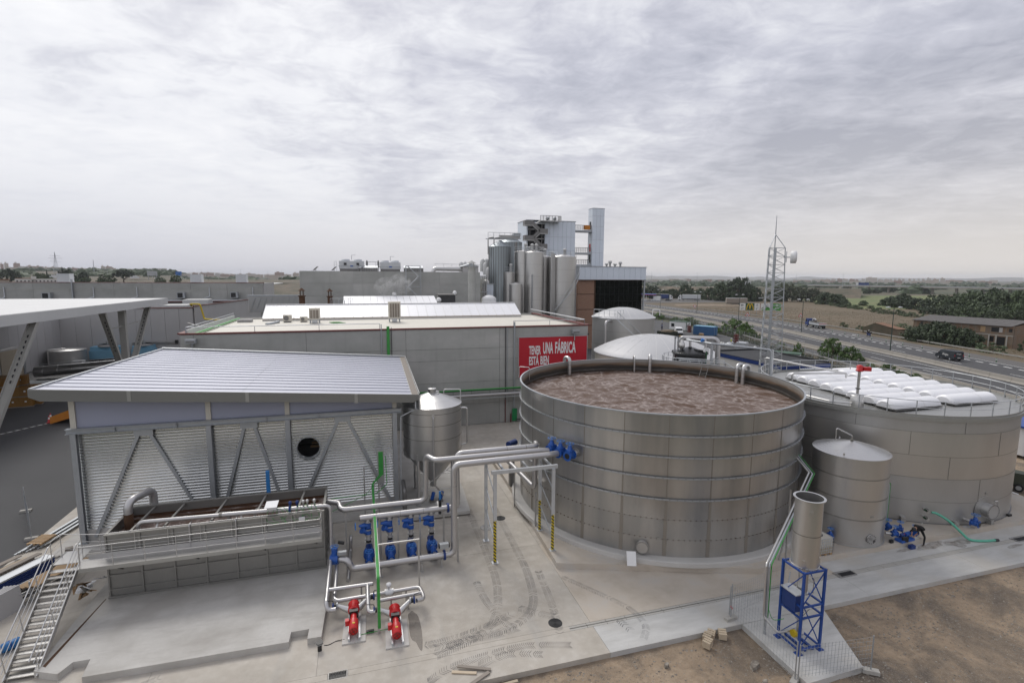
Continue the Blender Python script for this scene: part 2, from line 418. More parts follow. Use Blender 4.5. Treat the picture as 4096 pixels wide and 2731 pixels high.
m=MT('basin_concrete');v=m.co('World');n1=m.noise(v,0.35,6,0.6);n3=m.noise(v,18,4,0.6)
col=m.ramp(n1,[(0.35,(0.38,0.36,0.33)),(0.62,(0.54,0.525,0.495))]);col=m.mix(m.math('MULTIPLY_ADD',n3,0.7,-0.15,clamp=True),col,(0.36,0.345,0.325));n5=m.noise(m.co('World',(0.5,2.2,1),(0,0,.5)),0.8,6,0.65);col=m.mix(m.ramp(n5,[(0.5,0.0),(0.7,0.45)]),col,(0.31,0.29,0.265))
m.set(col,0.86);m.bump(n3,0.1,0.01)
m=MT('wall_concrete');v=m.co('World',(1,1,1.6));n1=m.noise(v,0.16,6,0.65);n2=m.noise(m.co('World',(0.25,0.25,2.2)),0.8,4);n3=m.noise(v,9,3);n5=m.noise(m.co('World',(1.6,1.6,0.22)),0.9,5,0.6)
col=m.ramp(n1,[(0.32,(0.33,0.335,0.315)),(0.55,(0.42,0.42,0.40)),(0.72,(0.50,0.49,0.47))])
col=m.mix(m.math('MULTIPLY_ADD',n2,1.3,-0.45,clamp=True),col,(0.37,0.37,0.35));col=m.mix(m.math('MULTIPLY_ADD',n5,1.6,-0.85,clamp=True),col,(0.27,0.27,0.255))
oi=m.n('ShaderNodeObjectInfo');f=m.math('ADD',m.math('MULTIPLY_ADD',oi.outputs['Random'],0.12,0.94),m.math('MULTIPLY_ADD',n3,0.1,-0.05))
sc_=m.n('ShaderNodeVectorMath',operation='SCALE');m.l(col,sc_.inputs[0]);m.l(f,sc_.inputs['Scale']);m.set(sc_.outputs[0],0.9)
m=MT('dirt');v=m.co('World');n1=m.noise(v,0.28,6,0.62,0.6);n2=m.noise(v,3.5,6,0.7);n3=m.noise(v,26,3,0.7)
col=m.ramp(n1,[(0.34,(0.13,0.108,0.09)),(0.45,(0.215,0.17,0.125)),(0.55,(0.36,0.275,0.19)),(0.64,(0.40,0.31,0.22)),(0.78,(0.22,0.19,0.16))])
col=m.mix(m.math('MULTIPLY_ADD',n2,2.6,-1.0,clamp=True),m.mix(1.0,col,(0.70,0.68,0.67),'MULTIPLY'),col)
col=m.mix(m.ramp(n3,[(0.52,0.0),(0.70,0.55)]),col,(0.36,0.32,0.27))
m.set(col,0.95);m.bump(m.math('ADD',n2,m.math('MULTIPLY',n3,0.35)),0.7,0.06)
m=MT('stone');oi=m.n('ShaderNodeObjectInfo');n1=m.noise(m.co('World'),7.0,2)
m.set(m.ramp(n1,[(0.3,(0.13,0.11,0.09)),(0.5,(0.22,0.195,0.165)),(0.7,(0.36,0.325,0.28))]),0.9)
m=MT('drygrass');v=m.co('World',(1,1,1));n1=m.noise(v,0.03,6,0.65);n2=m.noise(m.co('World',(1,0.35,1)),0.45,6,0.75);n3=m.noise(v,3.0,3,0.7)
col=m.ramp(n1,[(0.3,(0.11,0.088,0.052)),(0.5,(0.165,0.12,0.078)),(0.72,(0.205,0.155,0.105))])
col=m.mix(m.ramp(n2,[(0.42,0.75),(0.6,0.0)]),col,(0.085,0.072,0.040));col=m.mix(m.math('MULTIPLY',n3,0.35),col,(0.12,0.10,0.06))
m.set(col,0.95);m.bump(n2,0.6,0.4)
m=MT('greenfield');v=m.co('World',(1,1,1),(0,0,0.5));wv=m.n('ShaderNodeTexWave');m.l(v,wv.inputs[0]);wv.inputs['Scale'].default_value=0.035;wv.inputs['Distortion'].default_value=1.2;wv.inputs['Detail'].default_value=3
n2=m.noise(v,0.02,5);col=m.ramp(m.math('ADD',m.math('MULTIPLY',wv.outputs[1],0.45),m.math('MULTIPLY',n2,0.55)),[(0.3,(0.075,0.125,0.035)),(0.5,(0.115,0.155,0.05)),(0.7,(0.20,0.175,0.085))]);m.set(col,0.95)
m=MT('terrain');v=m.co('World');n1=m.noise(v,0.004,7,0.68);n2=m.noise(v,0.05,5,0.7)
col=m.ramp(n1,[(0.36,(0.045,0.062,0.032)),(0.5,(0.085,0.085,0.048)),(0.64,(0.16,0.125,0.085))]);col=m.mix(m.ramp(n2,[(0.4,0.6),(0.6,0.0)]),col,(0.05,0.055,0.032));m.set(col,0.95)
m=MT('brick_wall');v=m.co('Object',(1,1,1),(radians(90),0,0));bt=m.n('ShaderNodeTexBrick');m.l(v,bt.inputs['Vector']);bt.inputs['Scale'].default_value=2.2
for k,c in(('Color1',(0.36,0.20,0.135,1)),('Color2',(0.30,0.155,0.10,1)),('Mortar',(0.33,0.27,0.21,1))):bt.inputs[k].default_value=c
m.set(bt.outputs[0],0.9)
m=MT('old_brick');v=m.co('Object',(1,1,1),(radians(90),0,radians(90)));bt=m.n('ShaderNodeTexBrick');m.l(v,bt.inputs['Vector']);bt.inputs['Scale'].default_value=2.0
for k,c in(('Color1',(0.235,0.145,0.09,1)),('Color2',(0.17,0.115,0.075,1)),('Mortar',(0.21,0.17,0.13,1))):bt.inputs[k].default_value=c
n1=m.noise(m.co('Object'),0.5,5);m.set(m.mix(m.ramp(n1,[(0.46,0.0),(0.58,0.8)]),bt.outputs[0],(0.20,0.165,0.13)),0.95)
def foliage(name,c0,c1):
    m=MT(name);oi=m.n('ShaderNodeObjectInfo');n1=m.noise(m.co('Object'),1.3,3);n2=m.noise(m.co('World'),9.0,2)
    f=m.math('ADD',m.math('MULTIPLY',n1,0.6),m.math('MULTIPLY',n2,0.45));col=m.ramp(f,[(0.32,c0),(0.72,c1)])
    g=m.math('MULTIPLY_ADD',oi.outputs['Random'],0.5,0.75);x=m.n('ShaderNodeVectorMath',operation='SCALE');m.l(col,x.inputs[0]);m.l(g,x.inputs['Scale'])
    m.set(x.outputs[0],0.7)
foliage('leaf_dark',(0.028,0.044,0.020),(0.075,0.105,0.048))
foliage('leaf_mid',(0.042,0.064,0.028),(0.105,0.145,0.062))
foliage('leaf_fresh',(0.040,0.080,0.018),(0.115,0.19,0.045))
foliage('leaf_grey',(0.045,0.055,0.032),(0.10,0.115,0.07))
foliage('leaf_pine',(0.012,0.022,0.013),(0.035,0.052,0.026))
m=MT('wet');n1=m.noise(m.co('World'),2.0,4);m.set((0.19,0.165,0.14),0.5);m.b.inputs['Alpha'].default_value=0.62;m.l(m.math('MULTIPLY_ADD',n1,0.8,0.25,clamp=True),m.b.inputs['Alpha'])
m=MT('damp');n1=m.noise(m.co('World'),2.5,5,0.7);m.set((0.24,0.195,0.15),0.7);m.l(m.math('MULTIPLY_ADD',n1,1.4,-0.42,clamp=True),m.b.inputs['Alpha'])
m=MT('tyre');n1=m.noise(m.co('World'),1.1,5,0.7);m.set((0.09,0.092,0.105),0.9);m.l(m.math('MULTIPLY_ADD',n1,2.0,-0.58,clamp=True),m.b.inputs['Alpha'])

# ------------------------------------------------------------------ ground
RX=9500
b=MB();ring=[0,60,140,300,700,1500,3500,6500,RX];na=48
for i in range(len(ring)-1):
    for j in range(na):
        a0,a1=2*pi*j/na,2*pi*(j+1)/na;r0,r1=ring[i],ring[i+1]
        q=[(r1*cos(a0),r1*sin(a0),-0.45),(r1*cos(a1),r1*sin(a1),-0.45)]
        b.add(q+([(r0*cos(a1),r0*sin(a1),-0.45),(r0*cos(a0),r0*sin(a0),-0.45)]if r0 else[(0,0,-0.45)]),[(0,1,2,3)if r0 else(0,1,2)])
ST('terrain',b,'terrain')

def dz_dirt(x,y):
    p=Vector((x*0.35,y*0.35,1.7));q=Vector((x*1.6,y*1.6,5.0));h=-0.27+0.10*noise.noise(p)+0.035*noise.noise(q)
    e=min(1.0,max(0.0,(18.25-y)/1.2))if x>-20 else 1.0
    if x>43.5:e=1.0
    h=h*e+(-0.24)*(1-e)
    if 16.2<x<21.4 and y>14.2:h=min(h,-0.2)
    return min(h,-0.06)
b=MB()
def grid(x0,x1,y0,y1,nx,ny,fz):
    vv=[(x0+(x1-x0)*i/nx,y0+(y1-y0)*j/ny,fz(x0+(x1-x0)*i/nx,y0+(y1-y0)*j/ny))for j in range(ny+1)for i in range(nx+1)]
    b.add(vv,[(j*(nx+1)+i,j*(nx+1)+i+1,(j+1)*(nx+1)+i+1,(j+1)*(nx+1)+i)for j in range(ny)for i in range(nx)],True)
grid(-4,44,4,18.5,190,58,dz_dirt);grid(44,84,4,46,100,100,dz_dirt)
ST('dirt_ground',b,'dirt')
b=MB();R_=random.Random(3)
def stones(mb,cx0,cx1,cy0,cy1,n,s0,s1,fz,R_=R_,thr=None):
    k=0
    while k<n:
        x,y=R_.uniform(cx0,cx1),R_.uniform(cy0,cy1);k+=1
        if thr is not None and noise.noise(Vector((x*0.45,y*0.45,9.0)))<R_.uniform(-0.45,thr):continue
        s=s0*(s1/s0)**(R_.random()**2.2);z=fz(x,y);a=R_.uniform(0,6.28);ex=R_.uniform(0.7,1.4)
        q=[(x+s*ex*cos(a+i*pi/2)*R_.uniform(.7,1.2),y+s*sin(a+i*pi/2)*R_.uniform(.7,1.2),z+s*R_.uniform(-.05,.25))for i in range(4)]
        mb.add(q+[(x+R_.uniform(-.3,.3)*s,y+R_.uniform(-.3,.3)*s,z+s*R_.uniform(.5,.9))],[(0,1,4),(1,2,4),(2,3,4),(3,0,4)])
stones(b,3,42,12,18.1,26000,0.015,0.06,dz_dirt,thr=0.5)
stones(b,44,60,17,34,2500,0.03,0.10,dz_dirt,thr=0.45)
stones(b,3,42,12,18.1,45,0.05,0.10,dz_dirt)
o=ST('gravel',b,'stone','stuff');tag(o,'loose grey and beige gravel strewn over the brown dirt','gravel')

# concrete yard: cast bays with open joints
yard=ST('yard',MB().box(-19.4,20.5,-0.44,44,60,-0.03),'kerb')
def bay(x0,x1,y0,y1,mat_='yard_concrete',z=0.0,parent=None):
    g=0.006;P('concrete_bay',MB().box(x0+g,y0+g,-0.30,x1-g,y1-g,z),mat_,yard)
xs=[-19.4,-14.7,-8.6,-2.2,9.85,24.5,33,44]
for i in range(7):
    for y0,y1 in((20.36,27.7),(27.7,31.7),(31.7,38.2),(38.2,45.6),(45.6,53.6)):bay(xs[i],xs[i+1],y0,y1,'slab_concrete' if xs[i]==9.85 and y0<21 else('pour_concrete' if xs[i]>20 and y0<21 else 'yard_concrete'))
    bay(xs[i],xs[i+1],18.3,20.04,'yard_concrete' if xs[i]<9 else 'pour_concrete')
bay(-19.4,-1.75,20.04,20.36);bay(-.97,8.75,20.04,20.36)
bay(-19.4,-8.6,10.0,18.3);bay(-8.6,3.4,10.0,18.3)
ch=link('drain_channel',MB().box(-19.4,20.045,-0.4,44,20.355,-0.10).mesh('drain_channel','dark'));ch['kind']='structure'
me=MB().box(-0.49,-0.15,-0.12,0.49,0.15,-0.004).mesh('channel_block','kerb')
me2=MB();me2.box(-0.49,-0.15,-0.12,0.49,-0.03,-0.004);me2.box(-0.49,0.03,-0.12,0.49,0.15,-0.004);me2=me2.mesh('channel_block','kerb')
for i in range(63):
    x=-18.9+i
    if x<9.1 or 24.2<x<25.8 or 38.2<x<40:continue
    place('channel_block',me2 if 4<x<22 else me,ch,(x,20.2,0))
def grate(x,y,lx,ly,label,n=12,rows=2):
    t=T('drain_grate',label,'drain grate',(x,y,0),'drain grates')
    f=MB()
    for a in(-1,1):f.box(x-lx/2,y+a*ly/2-.02,-.05,x+lx/2,y+a*ly/2+.02,.006);f.box(x+a*lx/2-.02,y-ly/2+.02,-.05,x+a*lx/2+.02,y+ly/2-.02,.006)
    P('frame',f,'steel_dark',t);P('pit',MB().box(x-lx/2,y-ly/2,-.09,x+lx/2,y+ly/2,-.06),'black',t)
    s_=MB()
    for r in range(rows):
        for i in range(n):
            xx=x-lx/2+lx*(i+.5)/n;s_.box(xx-lx/n*.22,y-ly/2+ly*(r+.06)/rows,-.05,xx+lx/n*.22,y-ly/2+ly*(r+.94)/rows,.0)
    P('bars',s_,'dark',t)
grate(-1.36,20.2,0.72,0.42,'slotted drain grate in the concrete channel in front of the red pumps')
grate(24.95,20.2,1.2,0.5,'dark drain grate in the channel beside the small conical tank',20,1)
grate(39.0,20.2,1.3,0.5,'dark drain grate in the channel near the end of the green hose',20,1)
grate(-0.75,29.4,0.55,0.22,'slotted drain grate between the steel basin and the blue pumps',10,1)
def manhole(x,y,r,label,dark=True):
    t=T('manhole_cover',label,'manhole cover',(x,y,0),'manhole covers');mm='dark' if dark else 'steel_dark'
    P('lid',MB().lathe([(r,-0.02),(r,.008),(r*.98,.012),(0.001,.012)],x,y,32,smooth=False),mm,t)
    rb=MB()
    for k in range(1,6):rb.lathe([(r*k/5.5,.012),(r*k/5.5,.024),(r*k/5.5-.02,.024),(r*k/5.5-.02,.012)],x,y,32,smooth=False)
    P('ring',rb,'black' if dark else 'steel_matt',t)
manhole(8.25,20.75,.33,'black round manhole cover with rings beside the drain channel')
manhole(8.5,31.6,.34,'black round manhole cover beyond the galvanised pipe portal')
manhole(7.3,30.6,.40,'dull grey round manhole cover by the rear leg of the portal',False)
manhole(14.4,45.6,.42,'grey round manhole cover on the slab under the red billboard',False)
manhole(13.1,42.6,.45,'grey round manhole cover behind the rim of the open tank',False)

# raised slab under the tanks, slab under the basin, flare pad
b=MB();b.prism([(9.95,24.95),(20.4,21.45),(43,21.45),(46,24),(46,42),(10.45,42),(10.45,38.0)],-0.3,0.34);ST('tank_slab',b,'slab_concrete')
b=MB();b.prism([(-13.0,31.6),(-13.0,23.35),(-12.0,22.9),(-11.75,23.5),(-11.15,23.5),(-11.0,22.45),(-3.45,22.36),(-3.43,23.0),(-2.68,23.0),(-2.70,22.35),(-2.12,22.33),(-1.95,26.9),(-1.95,31.6)],-0.3,0.30);ST('basin_slab',b,'basin_concrete')
b=MB();b.prism([(-17.5,33.75),(6.7,33.75),(6.7,50.7),(-17.5,50.7)],-0.3,0.10);ST('shed_slab',b,'basin_concrete')
b=MB();b.prism([(2.6,32.6),(6.65,32.6),(6.9,36.2),(6.9,39),(2.6,39)],0.1,0.32);ST('silo_slab',b,'basin_concrete')
b=MB();b.prism([(16.62,14.6),(19.6,14.68),(21.3,18.28),(16.62,18.28)],-0.45,0.0);ST('flare_pad',b,'pour_concrete')
b=MB();b.prism([(-0.95,27.85),(4.6,27.7),(4.6,30.2),(-0.92,30.2)],-0.2,0.06);ST('pump_slab',b,'slab_concrete')
ST('expansion_joint',MB().prism([(-12.80,23.55),(-12.66,23.45),(-12.38,28.0),(-12.42,28.0)],.29,.306),'rust')
# asphalt
b=MB();b.prism([(-90,12),(-19.42,12),(-19.42,35.2),(-17.52,36.2),(-17.52,128),(-90,128)],-0.44,-0.012);ST('asphalt_yard',b,'asphalt')
b=MB();b.prism([(24.8,53.7),(46.5,42.2),(70,42.2),(92,92),(108,170),(112,260),(24.8,260)],-0.44,-0.02);ST('asphalt_service_yard',b,'asphalt')
b=MB();b.prism([(-90,128),(24.78,128),(24.78,73),(-17.5,73),(-17.5,127.9),(-90,127.9)],-0.44,-0.04);ST('asphalt_back_yard',b,'asphalt')
pts=[(-19.4,34.4),(-19.1,34.1),(-18.6,33.95),(-17.8,33.85),(-17.0,33.8)]
b=MB();b.prism([(x,y)for x,y in pts]+[(x+.03,y-.16)for x,y in pts[::-1]],-0.2,0.12);ST('kerb',b,'kerb')

# stains and tyre tracks
def blob(mb,cx,cy,rx,ry,a,z=.007,n=36,seed=0.0,amp=.35):
    q=[]
    for i in range(n):
        t=2*pi*i/n;k=1+amp*noise.noise(Vector((cos(t)*1.3+seed,sin(t)*1.3,seed*2.1)));x,y=rx*k*cos(t),ry*k*sin(t)
        q.append((cx+x*cos(a)-y*sin(a),cy+x*sin(a)+y*cos(a),z))
    mb.add(q,[tuple(range(n))])
b=MB();blob(b,1.95,22.2,.27,1.35,0.06,seed=2.3,amp=.45);blob(b,1.05,24.95,.55,.42,.3,seed=4.4,amp=.5)
o=ST('water_stain',b,'wet','stuff');tag(o,'dark wet stains on the concrete beside the red pumps','stain');b=MB();blob(b,32.6,21.1,1.0,.28,.05,seed=1.1,amp=.7);blob(b,34.6,20.9,.9,.35,-.2,seed=7.7,amp=.8);blob(b,37.6,19.7,.7,.14,.1,seed=3.4,amp=.5);blob(b,30.6,21.15,.7,.12,.05,seed=5.4,amp=.5)
o=ST('damp_stain',b,'damp','stuff');tag(o,'faint tan damp stains on the concrete below the covered tank','stain')
def track(mb,pts,w_=.20,step=.085,z=.005):
    pts=[Vector((x,y,0))for x,y in pts];out=[]
    for i in range(len(pts)-1):
        p0=pts[max(i-1,0)];p1=pts[i];p2=pts[i+1];p3=pts[min(i+2,len(pts)-1)];k=max(2,int((p2-p1).length/step))
        for j in range(k):
            t=j/k;out.append(0.5*((2*p1)+(-p0+p2)*t+(2*p0-5*p1+4*p2-p3)*t*t+(-p0+3*p1-3*p2+p3)*t**3))
    for i in range(len(out)-1):
        d=(out[i+1]-out[i]);
        if d.length<1e-6:continue
        d.normalize();s=Vector((d.y,-d.x,0));c=out[i];h=step*.34
        if rnd.random()<.12:continue
        for sg in(1,-1):
            a_=c+s*sg*.015;e_=c+s*sg*w_+d*.11;mb.add([(q.x,q.y,z)for q in(a_,e_,e_+d*h,a_+d*h)],[(0,1,2,3)if sg>0 else(3,2,1,0)])
b=MB()
for off in(-.9,.9):track(b,[(7.6+off,33.5),(7.5+off,28),(7.3+off,24.5),(6.6+off,22),(5.2+off*.6,20.9),(2.6,20.4+off*.3)],.22)
track(b,[(5.4,25),(5.5,23.4),(5.8,22),(6.2,20.9)]);track(b,[(6.9,22.3),(7.6,21.7),(8.4,21.2)],.24,.06);track(b,[(2.2,20.9),(3.6,21.0),(5.2,21.4),(6.4,21.9)],.24,.07)
track(b,[(2.1,18.8),(3.0,19.3),(4.6,19.6),(6.4,19.7),(8.4,19.2)]);track(b,[(9.9,24.2),(11.0,22.6),(11.9,21.2),(12.2,20.4),(12.2,19.4),(11.6,18.6)],.17);track(b,[(4.2,19.1),(5.6,19.4),(7.0,19.0)])
track(b,[(3.1,20.55),(4.2,20.75),(5.4,20.7),(6.5,20.9)],.22,.06);track(b,[(-9.5,21.4),(-8.9,21.7),(-8.2,22.0)],.15,.07);track(b,[(11.2,20.2),(11.4,19.3)],.2,.1);track(b,[(8.2,20.0),(8.6,22.2),(8.9,25)])
o=ST('tyre_tracks',b,'tyre','stuff');tag(o,'dark chevron tyre tracks across the pale concrete yard','tyre tracks')

# ------------------------------------------------------------------ highway
HC=[(60,-60),(82,8),(97.3,52.5),(107.3,80),(115,104),(122.6,125),(131,152),(138.6,191),(145.5,245),(153,330),(160,450),(168,700)]
def cr(pts,step):
    pts=[Vector((x,y,0))for x,y in pts];out=[]
    for i in range(len(pts)-1):
        p0=pts[max(i-1,0)];p1=pts[i];p2=pts[i+1];p3=pts[min(i+2,len(pts)-1)];k=max(2,int((p2-p1).length/step))
        for j in range(k):
            t=j/k;out.append(0.5*((2*p1)+(-p0+p2)*t+(2*p0-5*p1+4*p2-p3)*t*t+(-p0+3*p1-3*p2+p3)*t**3))
    return out+[pts[-1]]
HWY=cr(HC,1.5);HL=[0.0]
for i in range(1,len(HWY)):HL.append(HL[-1]+(HWY[i]-HWY[i-1]).length)
def hp(s,off=0.0,z=0.0):
    """point on the highway at arc length s, off metres to the right of the median"""
    s=max(0.0,min(s,HL[-1]-.01));lo,hi=0,len(HL)-1
    while hi-lo>1:
        mid_=(lo+hi)//2
        if HL[mid_]<=s:lo=mid_
        else:hi=mid_
    t=(s-HL[lo])/(HL[hi]-HL[lo]);p=HWY[lo].lerp(HWY[hi],t);d=(HWY[min(hi+1,len(HWY)-1)]-HWY[max(lo-1,0)]).normalized()
    return Vector((p.x+d.y*off,p.y-d.x*off,z)),d
def near_s(x,y):
    k=min(range(len(HWY)),key=lambda i:(HWY[i].x-x)**2+(HWY[i].y-y)**2);return HL[k]
def band(o0,o1,z0,s0=0,s1=None,st=4.0,z1=None):
    s1=s1 or HL[-1];n=max(1,int((s1-s0)/st));z1=z0 if z1 is None else z1
    return[tuple(hp(s0+(s1-s0)*i/n,o0,z0)[0])for i in range(n+1)],[tuple(hp(s0+(s1-s0)*i/n,o1,z1)[0])for i in range(n+1)]
b=MB();b.strip(*band(-18.5,23.8,-0.06));b.strip(*band(-19.4,-18.5,-0.46,z1=-0.06));b.strip(*band(23.8,25.2,-0.06,z1=-0.46));hw=ST('highway_verge',b,'drygrass')
b=MB();b.strip(*band(0.35,18.0,0.0));b.strip(*band(-10.6,-0.35,0.0));hw=ST('highway',b,'road')
P('shoulder',MB().strip(*band(14.3,19.6,0.006)),'road_light',hw);P('slip_road',MB().strip(*band(-17.0,-12.4,-0.03)),'road',hw)
P('median',MB().strip(*band(-0.34,0.34,0.0)),'road_light',hw)
pl=MB()
for o_ in(-1.9,13.9,1.2,-10.0):pl.strip(*band(o_-.09,o_+.09,0.012,st=3))
P('edge_line',pl,'paint',hw)
b0=near_s(97,52)-40
s_=b0;pl=MB()
while s_<b0+330:
    pl.strip(*band(5.95,6.10,0.012,s_,s_+4.5));pl.strip(*band(-6.2,-6.05,0.012,s_+3,s_+7.5));s_+=15
P('lane_dash',pl,'paint',hw,'stuff')
s_=b0;pl=MB()
while s_<b0+330:pl.strip(*band(11.35,11.75,0.012,s_,s_+1.7));s_+=3.1
P('merge_dash',pl,'paint',hw,'stuff')
pl=MB()
for s0 in(near_s(90,36),near_s(95,50)):
    for k in range(2):pl.strip(*band(-10.6-k*1.2,-9.4,0.013,s0+k*6,s0+k*6+5))
P('hatching',pl,'paint',hw)
for s0,o_ in((near_s(118,118),16.3),(near_s(113,100),16.3)):
    a=MB();p0,d=hp(s0,o_,.013);n_=Vector((d.y,-d.x,0))
    for q in([(-.1,0),(.1,0),(.1,2.4),(-.1,2.4)],[(-.45,2.4),(.45,2.4),(0,3.6)]):a.add([p0+n_*x+d*y for x,y in q],[tuple(range(len(q)))])
    P('arrow',a,'paint',hw)
# median barrier made of precast blocks, and the outer one towards the yard
def jersey(name,off,s0,s1,label,h=.85,L_=4.0):
    t=T(name,label,'barrier',tuple(hp((s0+s1)/2,off)[0]))
    n=int((s1-s0)/L_)
    for i in range(n):
        p,d=hp(s0+i*L_+.03,off);q,_=hp(s0+(i+1)*L_-.03,off);x=Vector((d.y,-d.x,0));ln=(q-p).length;dd=(q-p).normalized()
        pr=[(-.32,0),(.32,0),(.32,.08),(.17,.30),(.10,h),(-.10,h),(-.17,.30),(-.32,.08)]
        P('barrier_block',MB().extr(pr,p,x,(0,0,1),dd,ln),'barrier',t)
jersey('median_barrier',0.0,near_s(97,52)-22,near_s(146,250),'concrete median barrier between the two carriageways of the motorway')
jersey('edge_barrier',-11.3,near_s(107,80)-50,near_s(146,250),'concrete barrier along the motorway edge next to the slip road',.8)
def rail_line(name,off,s0,s1,label,gap=4.0,mat_='rail_zinc',h=.62):
    t=T(name,label,'guardrail',tuple(hp((s0+s1)/2,off)[0]));n=int((s1-s0)/gap)
    me=MB().box(-.05,-.03,-.3,.05,.03,h-.05).mesh('post',mat_)
    for i in range(n+1):
        p,d=hp(s0+i*gap,off);place('post',me,t,p,atan2(d.y,d.x))
    bm=MB();pts=[hp(s0+i*2.0,off-.08)[0]for i in range(int((s1-s0)/2.0)+1)]
    for k in range(len(pts)-1):
        for z0,z1,o1,o2 in((h-.30,h-.22,0,.05),(h-.22,h-.15,.05,0),(h-.15,h-.08,0,.05),(h-.08,h,.05,0)):
            a,c=pts[k],pts[k+1];d=(c-a).normalized();x=Vector((-d.y,d.x,0));bm.add([a+x*o1+V(0,0,z0),c+x*o1+V(0,0,z0),c+x*o2+V(0,0,z1),a+x*o2+V(0,0,z1)],[(0,1,2,3)])
    P('beam',bm,mat_,t)
rail_line('guardrail',23.2,near_s(97,52)-5,near_s(146,250)-10,'long steel guardrail between the motorway and the dry brown field')
rail_line('guardrail',-17.8,near_s(107,80)-60,near_s(131,152),'steel guardrail beside the slip road nearest the factory fence')
mp=MB().lathe([(.10,0),(.10,.75),(.06,.80),(.001,.80)],n=10).mesh('post','green_dark');mpw=MB()
for z in(.35,.55):mpw.lathe([(.104,z),(.104,z+.10)],n=10)
mpw=mpw.mesh('reflector','white')
s_=near_s(97,52)-2
while s_<near_s(138.6,191)+20:
    p,d=hp(s_,14.6);t=T('marker_post','green flexible marker post with white bands between lane and shoulder','marker post',tuple(p),'marker posts along the motorway');link('post',mp,t);link('band',mpw,t);s_+=6.2

# fields and slopes beyond
b=MB();b.strip([(c[0],c[1],-0.30)for c in band(24.6,30,0,st=12)[0]],[(c[0],c[1],-0.30)for c in band(30,175,0,st=12)[1]]);ST('dry_field',b,'drygrass')
b=MB();b.prism([(262,216),(330,196),(560,372),(430,400),(330,330)],-0.42,-0.24);ST('green_field',b,'greenfield')
b=MB();b.prism([(176,296),(262,296),(262,352),(176,352)],-0.42,-0.20);ST('lorry_park',b,'road_light')
b=MB();b.strip([(x,y,-0.22)for x,y in((178,262),(200,258),(222,248),(236,240))],[(x,y,-0.22)for x,y in((184,276),(205,274),(228,262),(240,252))]);ST('dirt_track',b,'dirt')
b=MB();b.prism([(-19,4),(-4,4),(3.4,10),(3.4,18.29),(-19,18.29)],-0.44,-0.31);ST('near_ground',b,'dirt')

# ------------------------------------------------------------------ open bolted tank
m=MT('tank_sheet');g_=m.co('World');st_=m.co('World',(1.3,1.3,0.12));n1=m.noise(st_,0.55,5,0.6);n2=m.noise(m.co('World',(1,1,0.5)),0.22,4,0.6,0.8);n3=m.noise(g_,14,3)
f=m.math('ADD',m.math('MULTIPLY',n1,0.55),m.math('MULTIPLY',n2,0.5));oi=m.n('ShaderNodeObjectInfo')
col=m.ramp(m.math('ADD',f,m.math('MULTIPLY_ADD',oi.outputs['Random'],0.10,-0.05)),[(0.36,(0.31,0.315,0.315)),(0.52,(0.43,0.42,0.405)),(0.68,(0.53,0.515,0.49))])
m.set(col,m.math('MULTIPLY_ADD',n2,0.22,0.20),0.8)
bn=m.noise(m.co('World',(1,1,0.7)),0.9,3);m.bump(bn,0.35,0.05)
m=MT('tank_inner');sp=m.n('ShaderNodeSeparateXYZ');m.l(m.co('World'),sp.inputs[0]);n1=m.noise(m.co('World',(0.5,0.5,5)),1.0,5,0.65)
hh=m.math('ADD',sp.outputs[2],m.math('MULTIPLY_ADD',n1,0.5,-0.25))
col=m.ramp(m.math('MULTIPLY_ADD',hh,1/1.2,-7.55/1.2,clamp=True),[(0.0,(0.10,0.055,0.025)),(0.16,(0.035,0.03,0.026)),(0.24,(0.13,0.12,0.11)),(0.30,(0.030,0.028,0.026)),(0.46,(0.045,0.038,0.032)),(0.60,(0.17,0.115,0.075)),(0.75,(0.27,0.25,0.225)),(0.9,(0.34,0.335,0.32))])
m.set(col,0.55,0.35)
m=MT('bolt_strip');mp_=m.co('Object',(1,1,1));ck=m.n('ShaderNodeTexChecker');m.l(mp_,ck.inputs[0]);ck.inputs['Scale'].default_value=16.0;ck.inputs[1].default_value=(0.20,0.165,0.125,1);ck.inputs[2].default_value=(0.36,0.345,0.32,1);m.set(ck.outputs[0],0.5,0.5)
m=MT('effluent');v=m.co('World',(1,1.0,1));wrp=m.n('ShaderNodeTexNoise');m.l(v,wrp.inputs['Vector']);wrp.inputs['Scale'].default_value=0.45;wrp.inputs['Detail'].default_value=4
off=m.n('ShaderNodeVectorMath',operation='SCALE');m.l(wrp.outputs[1],off.inputs[0]);off.inputs['Scale'].default_value=2.6;vv=m.n('ShaderNodeVectorMath',operation='ADD');m.l(v,vv.inputs[0]);m.l(off.outputs[0],vv.inputs[1])
vo=m.n('ShaderNodeTexVoronoi',feature='DISTANCE_TO_EDGE');m.l(vv.outputs[0],vo.inputs['Vector']);vo.inputs['Scale'].default_value=0.75
vo2=m.n('ShaderNodeTexVoronoi',feature='DISTANCE_TO_EDGE');m.l(vv.outputs[0],vo2.inputs['Vector']);vo2.inputs['Scale'].default_value=2.1
n1=m.noise(vv.outputs[0],0.55,6,0.68);n2=m.noise(v,3.0,5,0.7)
col=m.ramp(n1,[(0.34,(0.065,0.028,0.012)),(0.44,(0.095,0.055,0.036)),(0.56,(0.135,0.095,0.078)),(0.72,(0.165,0.122,0.105))])
foam=m.math('MULTIPLY',m.ramp(vo.outputs[0],[(0.0,1.0),(0.10,0.25),(0.25,0.0)]),m.ramp(n2,[(0.36,0.0),(0.6,1.0)]));foam2=m.math('MULTIPLY',m.ramp(vo2.outputs[0],[(0.0,0.55),(0.07,0.0)]),m.ramp(n1,[(0.45,0.0),(0.6,1.0)]))
